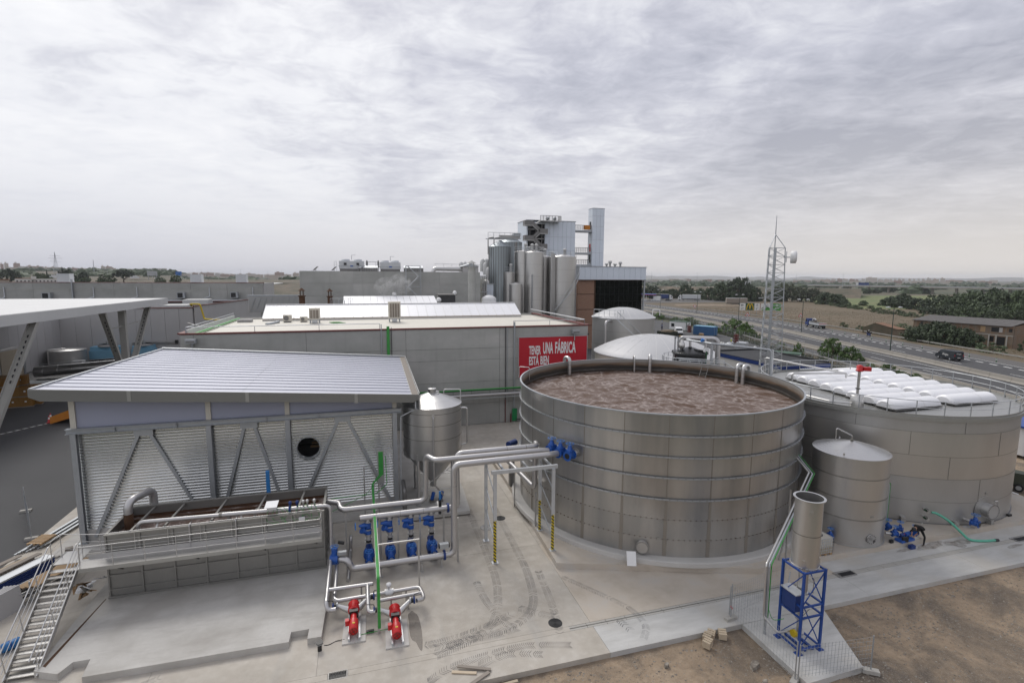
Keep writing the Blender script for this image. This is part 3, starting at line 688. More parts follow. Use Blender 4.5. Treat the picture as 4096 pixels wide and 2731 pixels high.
col=m.mix(m.math('MULTIPLY',m.math('MAXIMUM',foam,foam2),0.85),col,(0.42,0.36,0.335));m.set(col,0.62);m.b.inputs['Specular IOR Level'].default_value=0.18;m.bump(m.math('ADD',n2,m.math('MULTIPLY',foam,0.8)),0.6,0.08)

def tankpt(cx,cy,r,deg,z):return Vector((cx+r*cos(radians(deg)),cy+r*sin(radians(deg)),z))
BX,BY,BR=19.98,32.08,9.5
bt=T('open_tank','large open round tank of bolted steel sheets filled with foaming brown liquid','tank',(BX,BY,0.34))
ZL=[0.60,1.60,2.75,3.92,5.15,6.32,7.51,8.70];DA=14.4;A0=-116.2
for r in range(7):
    h=ZL[r+1]-ZL[r];pb=MB();nn=8
    pr=[]
    for k in range(nn+1):
        a=radians(DA)*(k/nn);pr.append((cos(a),sin(a)))
    for k in range(nn):
        (c0,s0),(c1,s1)=pr[k],pr[k+1];Ro,Ri=BR,BR-.015
        pb.add([(Ro*c0,Ro*s0,0),(Ro*c1,Ro*s1,0),(Ro*c1,Ro*s1,h-.004),(Ro*c0,Ro*s0,h-.004)],[(0,1,2,3)],True)
    pm=pb.mesh('sheet','tank_sheet')
    for k in range(25):
        a=radians(A0+DA*k);o=link('sheet',pm,bt,(0,0,ZL[r]-.34));o.rotation_euler=(0,0,a)
        if k%2:o.scale=(1.0006,1.0006,1)
P('lining',MB().lathe([(BR-.02,8.70),(BR-.02,6.9)],BX,BY,100),'tank_inner',bt)
sw={0:.22,1:.20,2:.15,3:.09,4:.07,5:.06,6:.05}
for r in range(7):
    w_=sw[r];h=ZL[r+1]-ZL[r];sm_=MB().add([(BR+.012,-w_/2,0.02),(BR+.012,w_/2,0.02),(BR+.012,w_/2,h-.02),(BR+.012,-w_/2,h-.02)],[(0,1,2,3)]).mesh('bolted_seam','bolt_strip')
    for k in range(25):
        o=link('bolted_seam',sm_,bt,(0,0,ZL[r]-.34));o.rotation_euler=(0,0,radians(A0+DA*k))
for z in ZL[3:7]:
    P('stiffener_ring',MB().lathe([(BR,z-.045),(BR+.10,z-.045),(BR+.10,z+.0),(BR+.112,z+.0),(BR+.112,z-.06),(BR+.10,z-.06)][:4]+[(BR+.112,z+.06),(BR+.10,z+.06),(BR+.10,z+.0),(BR,z-.03)],BX,BY,100,smooth=False),'galv',bt)
    bb=MB()
    for k in range(150):
        a=2*pi*k/150;c=Vector((BX+(BR+.113)*cos(a),BY+(BR+.113)*sin(a),z+.03));d=Vector((cos(a),sin(a),0));bb.cyl(c,c+d*.03,.026,n=5)
    P('bolt_row',bb,'steel_dark',bt,'stuff')
for z in ZL[1:3]:
    bb=MB()
    for k in range(200):
        a=2*pi*k/200;c=Vector((BX+(BR+.002)*cos(a),BY+(BR+.002)*sin(a),z));d=Vector((cos(a),sin(a),0));bb.cyl(c,c+d*.03,.028,n=5)
    P('bolt_row',bb,'rust',bt,'stuff')
P('top_rim',MB().lathe([(BR-.02,8.66),(BR-.02,8.73),(BR+.09,8.73),(BR+.09,8.66),(BR+.01,8.655)],BX,BY,100,smooth=False),'galv',bt)
P('footing',MB().lathe([(BR+.62,.335),(BR+.60,.56),(BR+.50,.60),(BR-.1,.60)],BX,BY,100,smooth=False),'concrete_new',bt)
lq=MB();nr,na_=26,90;vv=[]
for i in range(nr+1):
    for j in range(na_):
        r_=(BR-.03)*i/nr;a=2*pi*j/na_;x,y=BX+r_*cos(a),BY+r_*sin(a);vv.append((x,y,7.62+.05*noise.noise(Vector((x*.9,y*.9,2)))+.03*noise.noise(Vector((x*2.6,y*2.6,7)))))
lq.add(vv,[(i*na_+j,(i+1)*na_+j,(i+1)*na_+(j+1)%na_,i*na_+(j+1)%na_)for i in range(nr)for j in range(na_)],True);P('liquid',lq,'effluent',bt)
def goose(deg,r_,zt,depth=7.3,mat_='steel_bright'):
    d=Vector((cos(radians(deg)),sin(radians(deg)),0));c=Vector((BX,BY,0));i=c+d*(BR-.35);e=c+d*(BR+.32)
    t=T('gooseneck_pipe','steel gooseneck pipe hooked over the rim of the open tank','pipe',tuple(e+V(0,0,.34)),'gooseneck pipes on the tank rim')
    P('hook',MB().pipe([i+V(0,0,depth),i+V(0,0,zt),e+V(0,0,zt),e+V(0,0,.4)],r_,bend=.31,seg=8),mat_,t);k=MB()
    for z in(8.1,8.5):k.flange(i+V(0,0,z),(0,0,1),r_*1.12,.02)
    P('collar',k,'weld',t);return t
goose(108.2,.15,9.1);goose(68.6,.075,9.0)['label']='thin steel gooseneck pipe hooked over the rim of the open tank'
goose(60.2,.155,9.1);goose(13,.15,9.1);goose(9.4,.15,9.1)
d=Vector((cos(radians(143)),sin(radians(143)),0));s_=Vector((-d.y,d.x,0));c=Vector((BX,BY,0))
P('grab_rail',MB().pipe([c+d*(BR-.1)+V(0,0,8.0),c+d*(BR-.1)+V(0,0,9.0),c+d*(BR+.75)+V(0,0,9.0),c+d*(BR+.75)+V(0,0,8.2)],.03,.12),'steel_bright',bt)
d=Vector((cos(radians(31)),sin(radians(31)),0));s_=Vector((-d.y,d.x,0));l_=MB()
for q in(-.28,.28):l_.pipe([c+d*(BR-.9)+s_*q+V(0,0,7.5),c+d*(BR-.12)+s_*q+V(0,0,8.75)],.02)
for k in range(6):l_.cyl(c+d*(BR-.85+.14*k)+s_*.28+V(0,0,7.6+.22*k),c+d*(BR-.85+.14*k)-s_*.28+V(0,0,7.6+.22*k),.012,n=6)
P('ladder',l_,'steel_dark',bt)
def manway(parent,cx,cy,r,deg,z,rad,proj=.18,mat_='steel',nb=24):
    d=Vector((cos(radians(deg)),sin(radians(deg)),0));c=Vector((cx,cy,z))+d*(r-.05);s_=Vector((-d.y,d.x,0));b=MB()
    b.cyl(c,c+d*(.05+proj),rad*.86,n=28);b.cyl(c+d*(.05+proj),c+d*(.10+proj),rad,n=28);p=P('manway',b,mat_,parent);bb=MB()
    for i in range(nb):
        a=2*pi*i/nb;q=c+d*(.10+proj)+(s_*cos(a)+V(0,0,1)*sin(a))*rad*.9;bb.cyl(q,q+d*.03,.028,n=5)
    P('bolt_ring',bb,'steel_dark',p);return p
manway(bt,BX,BY,BR,-123.3,1.05,.37)
p_=tankpt(BX,BY,BR+.02,-118.3,1.62);d=Vector((cos(radians(-118.3)),sin(radians(-118.3)),0));s_=Vector((-d.y,d.x,0))
P('name_plate',MB().bar(p_-s_*.09,p_+s_*.09,.02,.12),'aluminium',bt)
b=MB();b.add([(13.55,23.62,.36),(14.02,23.45,.36),(14.10,23.72,1.05),(13.63,23.90,1.05),(13.55,23.60,.36),(14.02,23.43,.36),(14.10,23.70,1.06),(13.63,23.88,1.06)],[(3,2,1,0),(4,5,6,7),(0,1,5,4),(1,2,6,5),(2,3,7,6),(3,0,4,7)])
S('white_board',b,'white','blank white board leaning against the footing of the open tank','board')

# gate valve: pipe axis +X, stem up; local builder
def valve(name,label,loc,ax,r=.16,stem=(0,0,1),wheel=.19,group=None,bonnet=.36):
    t=T(name,label,'valve',tuple(loc),group);c=Vector(loc);ax=Vector(ax).normalized();st=Vector(stem).normalized();sd_=ax.cross(st)
    b=MB();b.cyl(c-ax*r*1.1,c+ax*r*1.1,r*1.02,n=14);b.tube([c,c+st*r*1.1,c+st*r*1.7,c+st*bonnet*1.15],[r*1.05,r*.95,r*.8,r*.45],10)
    b.bar(c+st*r*1.35,c+st*r*1.6,r*2.1,r*1.5,ax);P('body',b,'blue_valve',t)
    f=MB()
    for s_ in(-1,1):f.cyl(c+ax*s_*r*1.15,c+ax*s_*r*1.35,r*1.45,n=18)
    P('flange',f,'blue_valve',t);P('stem',MB().cyl(c+st*bonnet,c+st*(bonnet+.22),.022,n=8),'steel_bright',t)
    P('handwheel',MB().wheel(c+st*(bonnet+.2),st,wheel,.014),'blue_wheel',t);return t
for i,(dg,lab)in enumerate([(-156.7,'blue gate valve on the open tank wall fed by the rearmost overhead pipe'),(-152.6,'blue gate valve on the open tank wall fed by the front overhead pipe'),(-148.6,'blue gate valve on the open tank wall with an open unconnected end')]):
    z=5.72;d=Vector((cos(radians(dg)),sin(radians(dg)),0));c=tankpt(BX,BY,BR+.55,dg,z);t=valve('gate_valve',lab,c,d,.20,wheel=.24,bonnet=.5)
    nz=MB();nz.cyl(tankpt(BX,BY,BR-.02,dg,z),c+d*-.22,.17,n=16);nz.cyl(tankpt(BX,BY,BR,dg,z),tankpt(BX,BY,BR+.03,dg,z),.30,n=20);P('nozzle',nz,'steel',t)
    if i==2:P('bore',MB().cyl(c+d*.272,c+d*.278,.17,n=16),'black',t)
b=T('blue_motor','blue electric motor and gearbox standing against the far left side of the open tank','motor',(10.7,36.4,.34))
P('housing',MB().cyl((10.2,35.7,3.6),(10.9,36.2,3.6),.24,n=16),'blue_deep',b);P('gearbox',MB().cyl((10.3,35.75,3.2),(10.95,36.2,3.2),.17,n=14),'blue_deep',b);P('stand',MB().box(10.35,35.7,.34,10.7,36.1,3.1),'steel_dark',b)

# ------------------------------------------------------------------ covered tank
RXc,RYc,RR=38.63,30.03,8.2
rt=T('covered_tank','large round steel tank with a railed flat roof of white vaulted covers','tank',(RXc,RYc,.34))
RZ=[.34,1.80,3.33,4.80,6.34,7.18];mats=['steel_matt','steel_matt','steel','steel','steel_matt']
for i in range(5):P('shell_course',MB().lathe([(RR+.002*(i%2),RZ[i]+.006),(RR+.002*(i%2),RZ[i+1]-.006)],RXc,RYc,96),mats[i],rt)
sm_=MB()
for z in RZ[1:5]:sm_.lathe([(RR+.008,z-.012),(RR+.012,z),(RR+.008,z+.012)],RXc,RYc,96)
P('weld_seam',sm_,'weld',rt)
for dg,z0,z1 in[(-106.9,6.34,7.18),(-149,6.34,7.18),(-128,4.8,6.34),(-88,4.8,6.34),(-112,3.33,4.8),(-97,1.8,3.33)]:
    p_=tankpt(RXc,RYc,RR+.006,dg,z0);P('weld_seam',MB().bar(p_,p_+V(0,0,z1-z0),.03,.008,(cos(radians(dg)),sin(radians(dg)),0)),'steel_dark' if z0>6 else 'weld',rt)
P('roof_edge',MB().lathe([(RR,7.12),(RR+.16,7.12),(RR+.16,7.36),(RR+.10,7.37),(RR-.1,7.37)],RXc,RYc,96,smooth=False),'aluminium',rt)
rd=MB();rd.lathe([(RR-.1,7.372),(RR*.55,7.40),(0.01,7.42)],RXc,RYc,64);P('roof_deck',rd,'aluminium',rt)
P('base_ring',MB().lathe([(RR+.08,.345),(RR+.08,.37),(RR-.02,.37)],RXc,RYc,96,smooth=False),'steel_dark',rt)
cvm=MB();W2,D2,Hh=2.05,.66,.50;nn=10;q=[]
for x in(-W2,W2):
    for k in range(nn+1):a=pi*k/nn;q.append((x*(1.0 if 0<k<nn else 1),-D2*cos(a),Hh*sin(a)))
cvm.add(q,[(k,nn+1+k,nn+2+k,k+1)for k in range(nn)],True)
for x,sg in((-W2,1),(W2,-1)):
    e=[(x-sg*.28*sin(pi*k/nn)*0,-D2*cos(pi*k/nn),Hh*sin(pi*k/nn))for k in range(nn+1)];e2=[(x-sg*.16,-D2*.75*cos(pi*k/nn),Hh*.75*sin(pi*k/nn))for k in range(nn+1)]
    cvm.add(e+e2,[((k,k+1,nn+2+k,nn+1+k)if sg>0 else(k+1,k,nn+1+k,nn+2+k))for k in range(nn)],True);cvm.add(e2,[tuple(range(nn+1))])
cvm=cvm.mesh('vault_cover','white_cover');sb=MB().box(-.012,-.012,0,.012,.012,.01);rb_=MB();a_=[(.0,-D2*1.01*cos(pi*k/nn),Hh*1.015*sin(pi*k/nn))for k in range(nn+1)]
rb_.add([(-.04,y,z)for _,y,z in a_]+[(.04,y,z)for _,y,z in a_],[(k,nn+1+k,nn+2+k,k+1)for k in range(nn)],True);rb_=rb_.mesh('joint_band','white');fr_=MB()
for s_ in(-1,1):fr_.box(-W2-.05,s_*.69-.03,-.1,W2+.05,s_*.69+.03,-.02);fr_.box(s_*(W2+.02)-.03,-.66,-.1,s_*(W2+.02)+.03,.66,-.02)
fr_=fr_.mesh('frame','steel_dark')
for cxx in(35.35,40.75):
    for k in range(8):
        o=link('vault_cover',cvm,rt,(cxx-RXc+.25*k,25.15+1.36*k-RYc,7.56-.34));link('joint_band',rb_,o,(.55,0,0));link('frame',fr_,o)
rl=MB();npz=34
for k in range(npz):
    a=2*pi*k/npz;p_=V(RXc+(RR+.05)*cos(a),RYc+(RR+.05)*sin(a),7.3);P('rail_post',MB().bar(p_,p_+V(0,0,1.08),.05,.05,(cos(a),sin(a),0)),'galv',rt)
for z,r_ in((8.38,.028),(7.92,.02)):P('hand_rail',MB().tube([(RXc+(RR+.05)*cos(2*pi*k/72),RYc+(RR+.05)*sin(2*pi*k/72),z)for k in range(72)],r_,6,closed=True),'galv_light',rt)
P('toe_board',MB().lathe([(RR+.09,7.37),(RR+.09,7.50)],RXc,RYc,72),'aluminium',rt)
# roof fittings
P('drum',MB().lathe([(.40,7.38),(.40,8.10),(.36,8.14),(.001,8.14)],32.4,26.5,24),'steel',rt)
rv=T('relief_vent','red topped relief valve on a tall pipe above the covered tank roof','valve',(32.4,26.5,8.14));P('standpipe',MB().cyl((32.4,26.5,8.14),(32.4,26.5,9.75),.09,n=12),'steel_bright',rv);P('flange',MB().cyl((32.4,26.5,8.55),(32.4,26.5,8.60),.15),'dark',rv)
P('hood',MB().lathe([(.15,9.75),(.24,9.80),(.24,9.86),(.19,9.88),(.20,10.14),(.10,10.2),(.001,10.2)],32.4,26.5,16),'red',rv);P('spout',MB().prism([(32.5,26.25),(32.85,26.0),(33.0,26.25),(32.6,26.6)],9.82,10.08),'red',rv)
P('drain_pipe',MB().pipe([(30.9,29.2,7.55),(31.1,27.4,7.55),(32.1,26.5,7.55)],.07),'steel_bright',rt)
P('gas_pipe',MB().pipe([(32.9,32.6,7.5),(32.9,32.6,8.5),(36.8,31.2,8.55),(36.8,31.2,8.2)],.075),'steel_bright',rt);P('gas_pipe',MB().pipe([(36.8,31.2,8.55),(34.6,37.4,8.95),(34.6,37.4,7.4)],.075),'steel_bright',rt)
mw=manway(rt,RXc,RYc,RR,-92,1.28,.52,.42,'steel_bright',28);d=Vector((cos(radians(-92)),sin(radians(-92)),0));P('pad_plate',MB().cyl(tankpt(RXc,RYc,RR-.02,-92.5,1.3),tankpt(RXc,RYc,RR+.02,-92.5,1.3),.86,n=36),'steel_matt',rt)
P('davit',MB().pipe([tankpt(RXc,RYc,RR+.35,-88.5,.9),tankpt(RXc,RYc,RR+.35,-88.5,1.9),tankpt(RXc,RYc,RR+.35,-91,1.95)],.04,.12),'steel_bright',rt)
for dg in(-107.5,-90,-128):p_=tankpt(RXc,RYc,RR+.14,dg,.46);P('anchor_chair',MB().cb(p_.x,p_.y,.50,.34,.26,.3,rz=radians(dg)),'steel_matt',rt)
P('name_plate',MB().bar(tankpt(RXc,RYc,RR+.02,-93.4,2.36),tankpt(RXc,RYc,RR+.02,-92.2,2.36),.03,.16),'aluminium',rt)
for z,lab in((1.32,'small black wheeled hose valve on the covered tank above its twin, feeding the green hose'),(.80,'small black wheeled valve with a bare end low on the covered tank')):
    c=tankpt(RXc,RYc,RR+.35,-120.3,z);d=Vector((cos(radians(-104)),sin(radians(-104)),0));t=T('hose_valve',lab,'valve',tuple(c))
    P('body',MB().cyl(c-d*.15,c+d*.15,.065,n=12),'green_dark',t);P('flange',MB().cyl(c+d*.15,c+d*.19,.11,n=14),'steel',t);P('nozzle',MB().cyl(tankpt(RXc,RYc,RR-.02,-120.3,z),c,.05,n=10),'steel',t);P('handwheel',MB().wheel(c+V(-.16,-.1,.12),(-.7,-.4,.5),.10,.012),'black',t)
t=valve('gate_valve','blue gate valve standing alone at the foot of the covered tank',tankpt(RXc,RYc,RR+.55,-101.5,.70),(.25,-1,0),.16,wheel=.23,bonnet=.36);P('nozzle',MB().cyl(tankpt(RXc,RYc,RR-.05,-102.5,.70),tankpt(RXc,RYc,RR+.42,-101.8,.70),.11,n=14),'steel',t)
P('bore',MB().cyl(tankpt(RXc,RYc,RR+.55,-101.5,.70)+V(.06,-.25,0),tankpt(RXc,RYc,RR+.55,-101.5,.70)+V(.062,-.258,0),.13,n=16),'black',t)
hs=MB();c=tankpt(RXc,RYc,RR+.5,-118.9,1.30)
hpz=[c,c+V(.22,-.25,-.05),(35.25,21.75,.75),(35.6,21.35,.40),(35.95,20.95,.10),(36.6,20.6,.08),(37.3,20.45,.08),(37.25,20.42,.08)]
def smooth_path(pts,k=6):
    pts=[Vector(p)for p in pts];out=[]
    for i in range(len(pts)-1):
        p0=pts[max(i-1,0)];p1=pts[i];p2=pts[i+1];p3=pts[min(i+2,len(pts)-1)]
        for j in range(k):
            t=j/k;out.append(0.5*((2*p1)+(-p0+p2)*t+(2*p0-5*p1+4*p2-p3)*t*t+(-p0+3*p1-3*p2+p3)*t**3))
    return out+[pts[-1]]
hs.tube(smooth_path([c,c+V(.20,-.22,-.02),c+V(.55,-.75,-.35),c+V(.85,-1.25,-.85),(35.55,20.85,.12),(36.3,20.55,.075),(37.1,20.42,.075)]),.072,10)
t=T('hose','sea green hose running from the covered tank down to the drain channel','hose',(35.5,21,0));P('tube',hs,'hose',t);P('coupling',MB().cyl((37.08,20.42,.075),(37.3,20.38,.075),.085),'dark',t)
b=MB()
for k in range(3):b.tube([(36.6+.22*cos(a/6*2*pi+k)+.05*k,21.75+.12*sin(a/6*2*pi),.36+.01*k)for a in range(7)],.012,5)
S('wire_coil',b,'galv_light','small coil of pale wire lying at the foot of the covered tank','wire')

# ------------------------------------------------------------------ small conical tank
SX,SY,SR=28.58,23.47,2.03
t=T('conical_tank','small upright steel tank with a low conical roof between the two big tanks','tank',(SX,SY,.34));SZ=[.38,1.97,3.17,4.44,5.62]
for i in range(4):P('shell_course',MB().lathe([(SR,SZ[i]+.006),(SR,SZ[i+1]-.006)],SX,SY,56),'steel',t)
for z in SZ[1:4]:
    for dz_ in(-.02,.03):P('weld_seam',MB().lathe([(SR+.004,z+dz_-.008),(SR+.010,z+dz_),(SR+.004,z+dz_+.008)],SX,SY,56),'weld',t)
pf=[(SR+.03,5.60),(SR+.03,5.64)]
for k in range(1,7):pf+=[(SR*(1-k*.085),5.645+.052*k),(SR*(1-k*.085)-.01,5.655+.052*k)]
P('roof',MB().lathe(pf+[(.12,6.16),(.001,6.18)],SX,SY,56,smooth=False),'steel_bright',t)
P('base_ring',MB().lathe([(SR+.06,.345),(SR+.06,.385),(SR-.02,.385)],SX,SY,48,smooth=False),'steel_matt',t)
P('vent',MB().pipe([(SX,SY,6.15),(SX,SY,6.5),(SX-1.0,SY+.25,7.0),(SX-1.0,SY+.25,6.25)],.035,.1),'steel_bright',t);P('vent_base',MB().cyl((SX,SY,6.14),(SX,SY,6.26),.09),'weld',t)
for dg in(-60,-150,60):p_=tankpt(SX,SY,SR-.12,dg,5.72);P('lifting_lug',MB().bar(p_,p_+V(0,0,.14),.09,.02,(cos(radians(dg)),sin(radians(dg)),0)),'steel_bright',t)
mw=manway(t,SX,SY,SR,-99.5,.90,.28,.03,'steel_bright',12);P('wheel',MB().wheel(tankpt(SX,SY,SR+.2,-98,.86),(.1,-1,0),.09,.012),'black',mw)
P('name_plate',MB().bar(tankpt(SX,SY,SR+.01,-103,2.25),tankpt(SX,SY,SR+.01,-98,2.25),.03,.12),'aluminium',t)
# gooseneck cable post beside it
t=T('cable_post','bent grey cable post with green wires beside the small conical tank','post',(31.2,22.9,.34));P('post',MB().bar((31.2,22.9,.34),(31.2,22.9,3.3),.14,.10),'galv',t);P('arm',MB().bar((31.2,22.9,3.3),(30.6,23.2,3.35),.10,.07),'galv',t);P('cable',MB().pipe([(31.28,22.84,.4),(31.28,22.84,3.42),(30.6,23.15,3.47)],.02),'green_cable',t)

# ------------------------------------------------------------------ shed with corrugated walls
FY=35.13;XL,XR=-16.3,1.95
sh=T('corrugated_shed','steel framed shed with bright corrugated wall, round hole and sloping ribbed roof','shed',(-7,42,.1))
def zr_(x):return 9.66-(x+17.5)*(1.54/21.1)
P('plinth',MB().box(XL-.1,FY+.06,.1,XR+.1,FY+.36,.80),'concrete_new',sh)
pit=.185;nb=int((6.82-.80)/pit)
prof=[]
for k in range(nb):
    z=.80+k*pit;prof+=[(0,z),(0,z+.02),(.085,z+.10),(.085,z+.125)]
prof.append((0,.80+nb*pit))
HXc,HZc,HR=-3.62,4.79,.70
def cladding(x0,x1,hole=False):
    b=MB();xs_=[x0,x1]
    if hole:xs_=[x0]+[HXc-.8+.05*i for i in range(33)]+[x1]
    n=len(prof);vv=[(x,FY+.06+d_,z)for x in xs_ for d_,z in prof];fs=[]
    for i in range(len(xs_)-1):
        for k in range(n-1):
            xm=(xs_[i]+xs_[i+1])/2;zm=(prof[k][1]+prof[k+1][1])/2
            if hole and(xm-HXc)**2+(zm-HZc)**2<(HR-.02)**2:continue
            fs.append((i*n+k,(i+1)*n+k,(i+1)*n+k+1,i*n+k+1))
    b.add(vv,fs);return b
posts=[XL,-9.30,-4.79,XR]
for i in range(3):P('corrugated_sheet',cladding(posts[i]+.1,posts[i+1]-.1,i==2),'wall_metal',sh)
P('hole_trim',MB().add([(HXc+r_*cos(2*pi*k/40),y_,HZc+r_*sin(2*pi*k/40))for(r_,y_)in((HR,FY+.02),(HR+.05,FY+.02),(HR,FY+.35))for k in range(40)],
   [(k,(k+1)%40,40+(k+1)%40,40+k)for k in range(40)]+[(k,80+k,80+(k+1)%40,(k+1)%40)for k in range(40)]),'galv',sh)
for x in posts:
    P('column',MB().ibeam((x,FY-.10,.1),(x,FY-.10,6.82),.28,.28,.02,(0,1,0)),'galv',sh);P('upper_column',MB().box(x-.14,FY-.06,7.12,x+.14,FY+.12,zr_(x)-.35),'cream',sh)
    P('base_plate',MB().box(x-.24,FY-.32,.1,x+.24,FY+.1,.14),'galv',sh)
P('top_beam',MB().ibeam((XL-.35,FY-.12,6.97),(XR+.45,FY-.12,6.97),.34,.30,.02),'galv',sh)
for x in(-14.2,-11.0,-6.0,-2.9,0.3):P('beam_stiffener',MB().box(x-.01,FY-.28,6.84,x+.01,FY-.14,7.10),'galv',sh)
for ax_,l_,r_ in((-12.81,-15.75,-9.75),(-7.06,-9.0,-5.05),(-1.42,-4.45,1.7)):
    for a,e in((ax_-.28,l_),(ax_+.28,r_)):P('brace',MB().bar((a,FY-.03,6.55),(e,FY-.03,.35),.17,.07,(0,1,0)),'galv',sh)
    P('gusset',MB().prism([(0,0)]*0 or[(ax_-.5,FY-.10),(ax_+.5,FY-.10),(ax_+.5,FY-.07),(ax_-.5,FY-.07)],6.42,6.82),'galv',sh)
pc=MB()
for x0,x1 in zip(posts[:-1],posts[1:]):
    a,e=x0+.145,x1-.145
    P('translucent_panel',MB().add([(a,FY+.05,7.13),(e,FY+.05,7.13),(e,FY+.05,zr_(e)-.3),(a,FY+.05,zr_(a)-.3),(a,FY+.10,7.13),(e,FY+.10,7.13),(e,FY+.10,zr_(e)-.3),(a,FY+.10,zr_(a)-.3)],[(0,1,2,3),(7,6,5,4),(0,4,5,1),(1,5,6,2),(2,6,7,3),(3,7,4,0)]),'polycarb',sh)
for name,pts_ in(('side_wall',[(XR,FY+.4),(XR+.08,FY+.4),(XR+.08,50.4),(XR,50.4)]),('side_wall',[(XL-.08,FY+.4),(XL,FY+.4),(XL,50.4),(XL-.08,50.4)]),('back_wall',[(XL,50.4),(XR,50.4),(XR,50.5),(XL,50.5)])):P(name,MB().prism(pts_,.1,7.7),'galv',sh)
P('interior_floor',MB().box(XL+.1,FY+.5,.1,XR-.1,50.3,.13),'steel_dark',sh)
for k in range(4):P('stored_plank',MB().cb(-3.2+.1*k,FY+2.2,4.2+.28*k,1.0,.3,.08,rz=.2*k),'wood',sh)
P('rack',MB().box(-5.5,FY+2.4,.13,-2,FY+3.2,4.1),'dark',sh)
# roof: ribbed panels falling to the right
RY0,RY1=34.12,51.0;XA,XM,XB=-17.6,-7.2,3.05;pw=(RY1-RY0)/17
rp=[(0,0),(.005,.045),(.12,.045),(.14,0),(1.2,0)]
def roofpanel(x0,x1):
    b=MB();s_=pw/1.2;vv=[]
    for x in(x0,x1):vv+=[(x,y*s_,z+zr_(x))for y,z in rp]
    n=len(rp);b.add(vv,[(k,n+k,n+k+1,k+1)for k in range(n-1)]);return b.mesh('roof_panel','roof_metal')
for k in range(17):
    for me in(roofpanel(XA+k/17,XM-.006),roofpanel(XM+.006,XB+.025*k)):link('roof_panel',me,sh,Vector((0,RY0+k*pw,0))-wloc(sh))
fb=[(XA-.12,.0),(XB+.5,.0)]
def fascia(y,x0,x1,chl=0,chr_=0):
    b=MB();h0,h1=.70,.52;f0=lambda x:zr_(x)+.06;f1=lambda x:zr_(x)+.06-(h0+(h1-h0)*(x-XA)/(XB-XA))
    pts=[(x0,f0(x0)),(x1,f0(x1)),(x1,f1(x1)+chr_),(x1-chr_*2,f1(x1)),(x0+chl*2,f1(x0)),(x0,f1(x0)+chl)]
    b.add([(x,y-.05,z)for x,z in pts]+[(x,y,z)for x,z in pts],[tuple(range(6)),tuple(range(6,12))[::-1]]+[(i,6+i,6+(i+1)%6,(i+1)%6)for i in range(6)]);return b
fx=[XA-.15,-13.0,-6.85,-.5,XB+.5]
for i in range(4):P('fascia',fascia(RY0-.04,fx[i]+.006,fx[i+1]-.006,.25 if i==0 else 0,.22 if i==3 else 0),'fascia_alu',sh)
for x in fx[1:4]:P('fascia_strip',MB().box(x-.10,RY0-.11,zr_(x)-.56,x+.10,RY0-.095,zr_(x)+.055),'aluminium',sh)
P('soffit',MB().add([(XA,RY0,zr_(XA)-.35),(XB+.4,RY0,zr_(XB)-.35),(XB+.4,RY1,zr_(XB)-.35),(XA,RY1,zr_(XA)-.35)],[(0,1,2,3)]),'galv',sh)
P('ridge_cap',MB().add([(XA+.9,RY1-.1,zr_(XA)+.08),(XB+.9,RY1-.1,zr_(XB)+.08),(XB+.9,RY1+.1,zr_(XB)+.1),(XA+.9,RY1+.1,zr_(XA)+.1),(XA+.9,RY1+.1,zr_(XA)-.5),(XB+.9,RY1+.1,zr_(XB)-.5)],[(0,1,2,3),(3,2,5,4)]),'galv_light',sh)
P('edge_trim',MB().bar((XA-.08,RY0,zr_(XA)+.06),(XA+.95,RY1,zr_(XA)+.0),.12,.10),'galv_light',sh)
P('gutter',MB().extr([(0,.05),(.48,.05),(.52,.16),(.56,.16),(.56,-.05),(0,-.05)],(XB-.04,RY0,zr_(XB)-.04),(1,0,0),(0,0,1),Vector((.42,RY1-RY0,0)).normalized(),RY1-RY0),'aluminium',sh)
P('gutter_dirt',MB().add([(XB+.01,RY0+.05,zr_(XB)+.018),(XB+.42,RY0+.05,zr_(XB)+.018),(XB+.84,RY1-.1,zr_(XB)+.018),(XB+.43,RY1-.1,zr_(XB)+.018)],[(0,1,2,3)]),'wood_grey',sh)
P('downpipe',MB().pipe([(3.3,RY0+.3,7.7),(3.3,RY0+.3,7.1),(2.35,FY-.25,6.55),(2.25,FY-.25,.1)],.05,.14),'galv_light',sh)

# ------------------------------------------------------------------ steel basin
bx0,bx1,by0,by1,bz0,bz1=-12.2,-2.3,28.0,31.0,.30,3.56
ba=T('steel_basin','long ribbed rectangular steel basin with brown sludge in front of the shed','basin',(-7.2,29.5,.30));nbay=7;dx=(bx1-bx0)/nbay;zz=[.30,.72,1.45,2.72,3.56]
for i in range(nbay):
    for j in range(4):P('plate',MB().box(bx0+i*dx+.03,by0+.06,zz[j]+.02,bx0+(i+1)*dx-.03,by0+.075,zz[j+1]-.02),'basin_steel',ba)
for i in range(nbay+1):
    x=bx0+i*dx;P('stiffener',MB().box(x-.035,by0-.02,bz0+.08,x+.035,by0+.09,bz1-.06),'basin_steel',ba);P('stiffener',MB().box(x-.035,by1-.02,bz0,x+.035,by1+.08,bz1-.06),'basin_steel',ba)
for z in zz[1:4]:P('rail',MB().box(bx0,by0,z-.035,bx1,by0+.085,z+.035),'basin_steel',ba)
P('base_channel',MB().box(bx0-.08,by0-.06,bz0,bx1+.08,by0+.12,bz0+.11),'basin_steel',ba);P('top_channel',MB().box(bx0-.06,by0-.02,bz1-.07,bx1+.06,by0+.14,bz1),'basin_steel',ba);P('top_channel',MB().box(bx0-.06,by1-.12,bz1+.03,bx1+.06,by1+.04,bz1+.1),'basin_steel',ba)
P('back_plate',MB().box(bx0,by1-.075,bz0,bx1,by1-.06,bz1+.04),'basin_steel',ba)
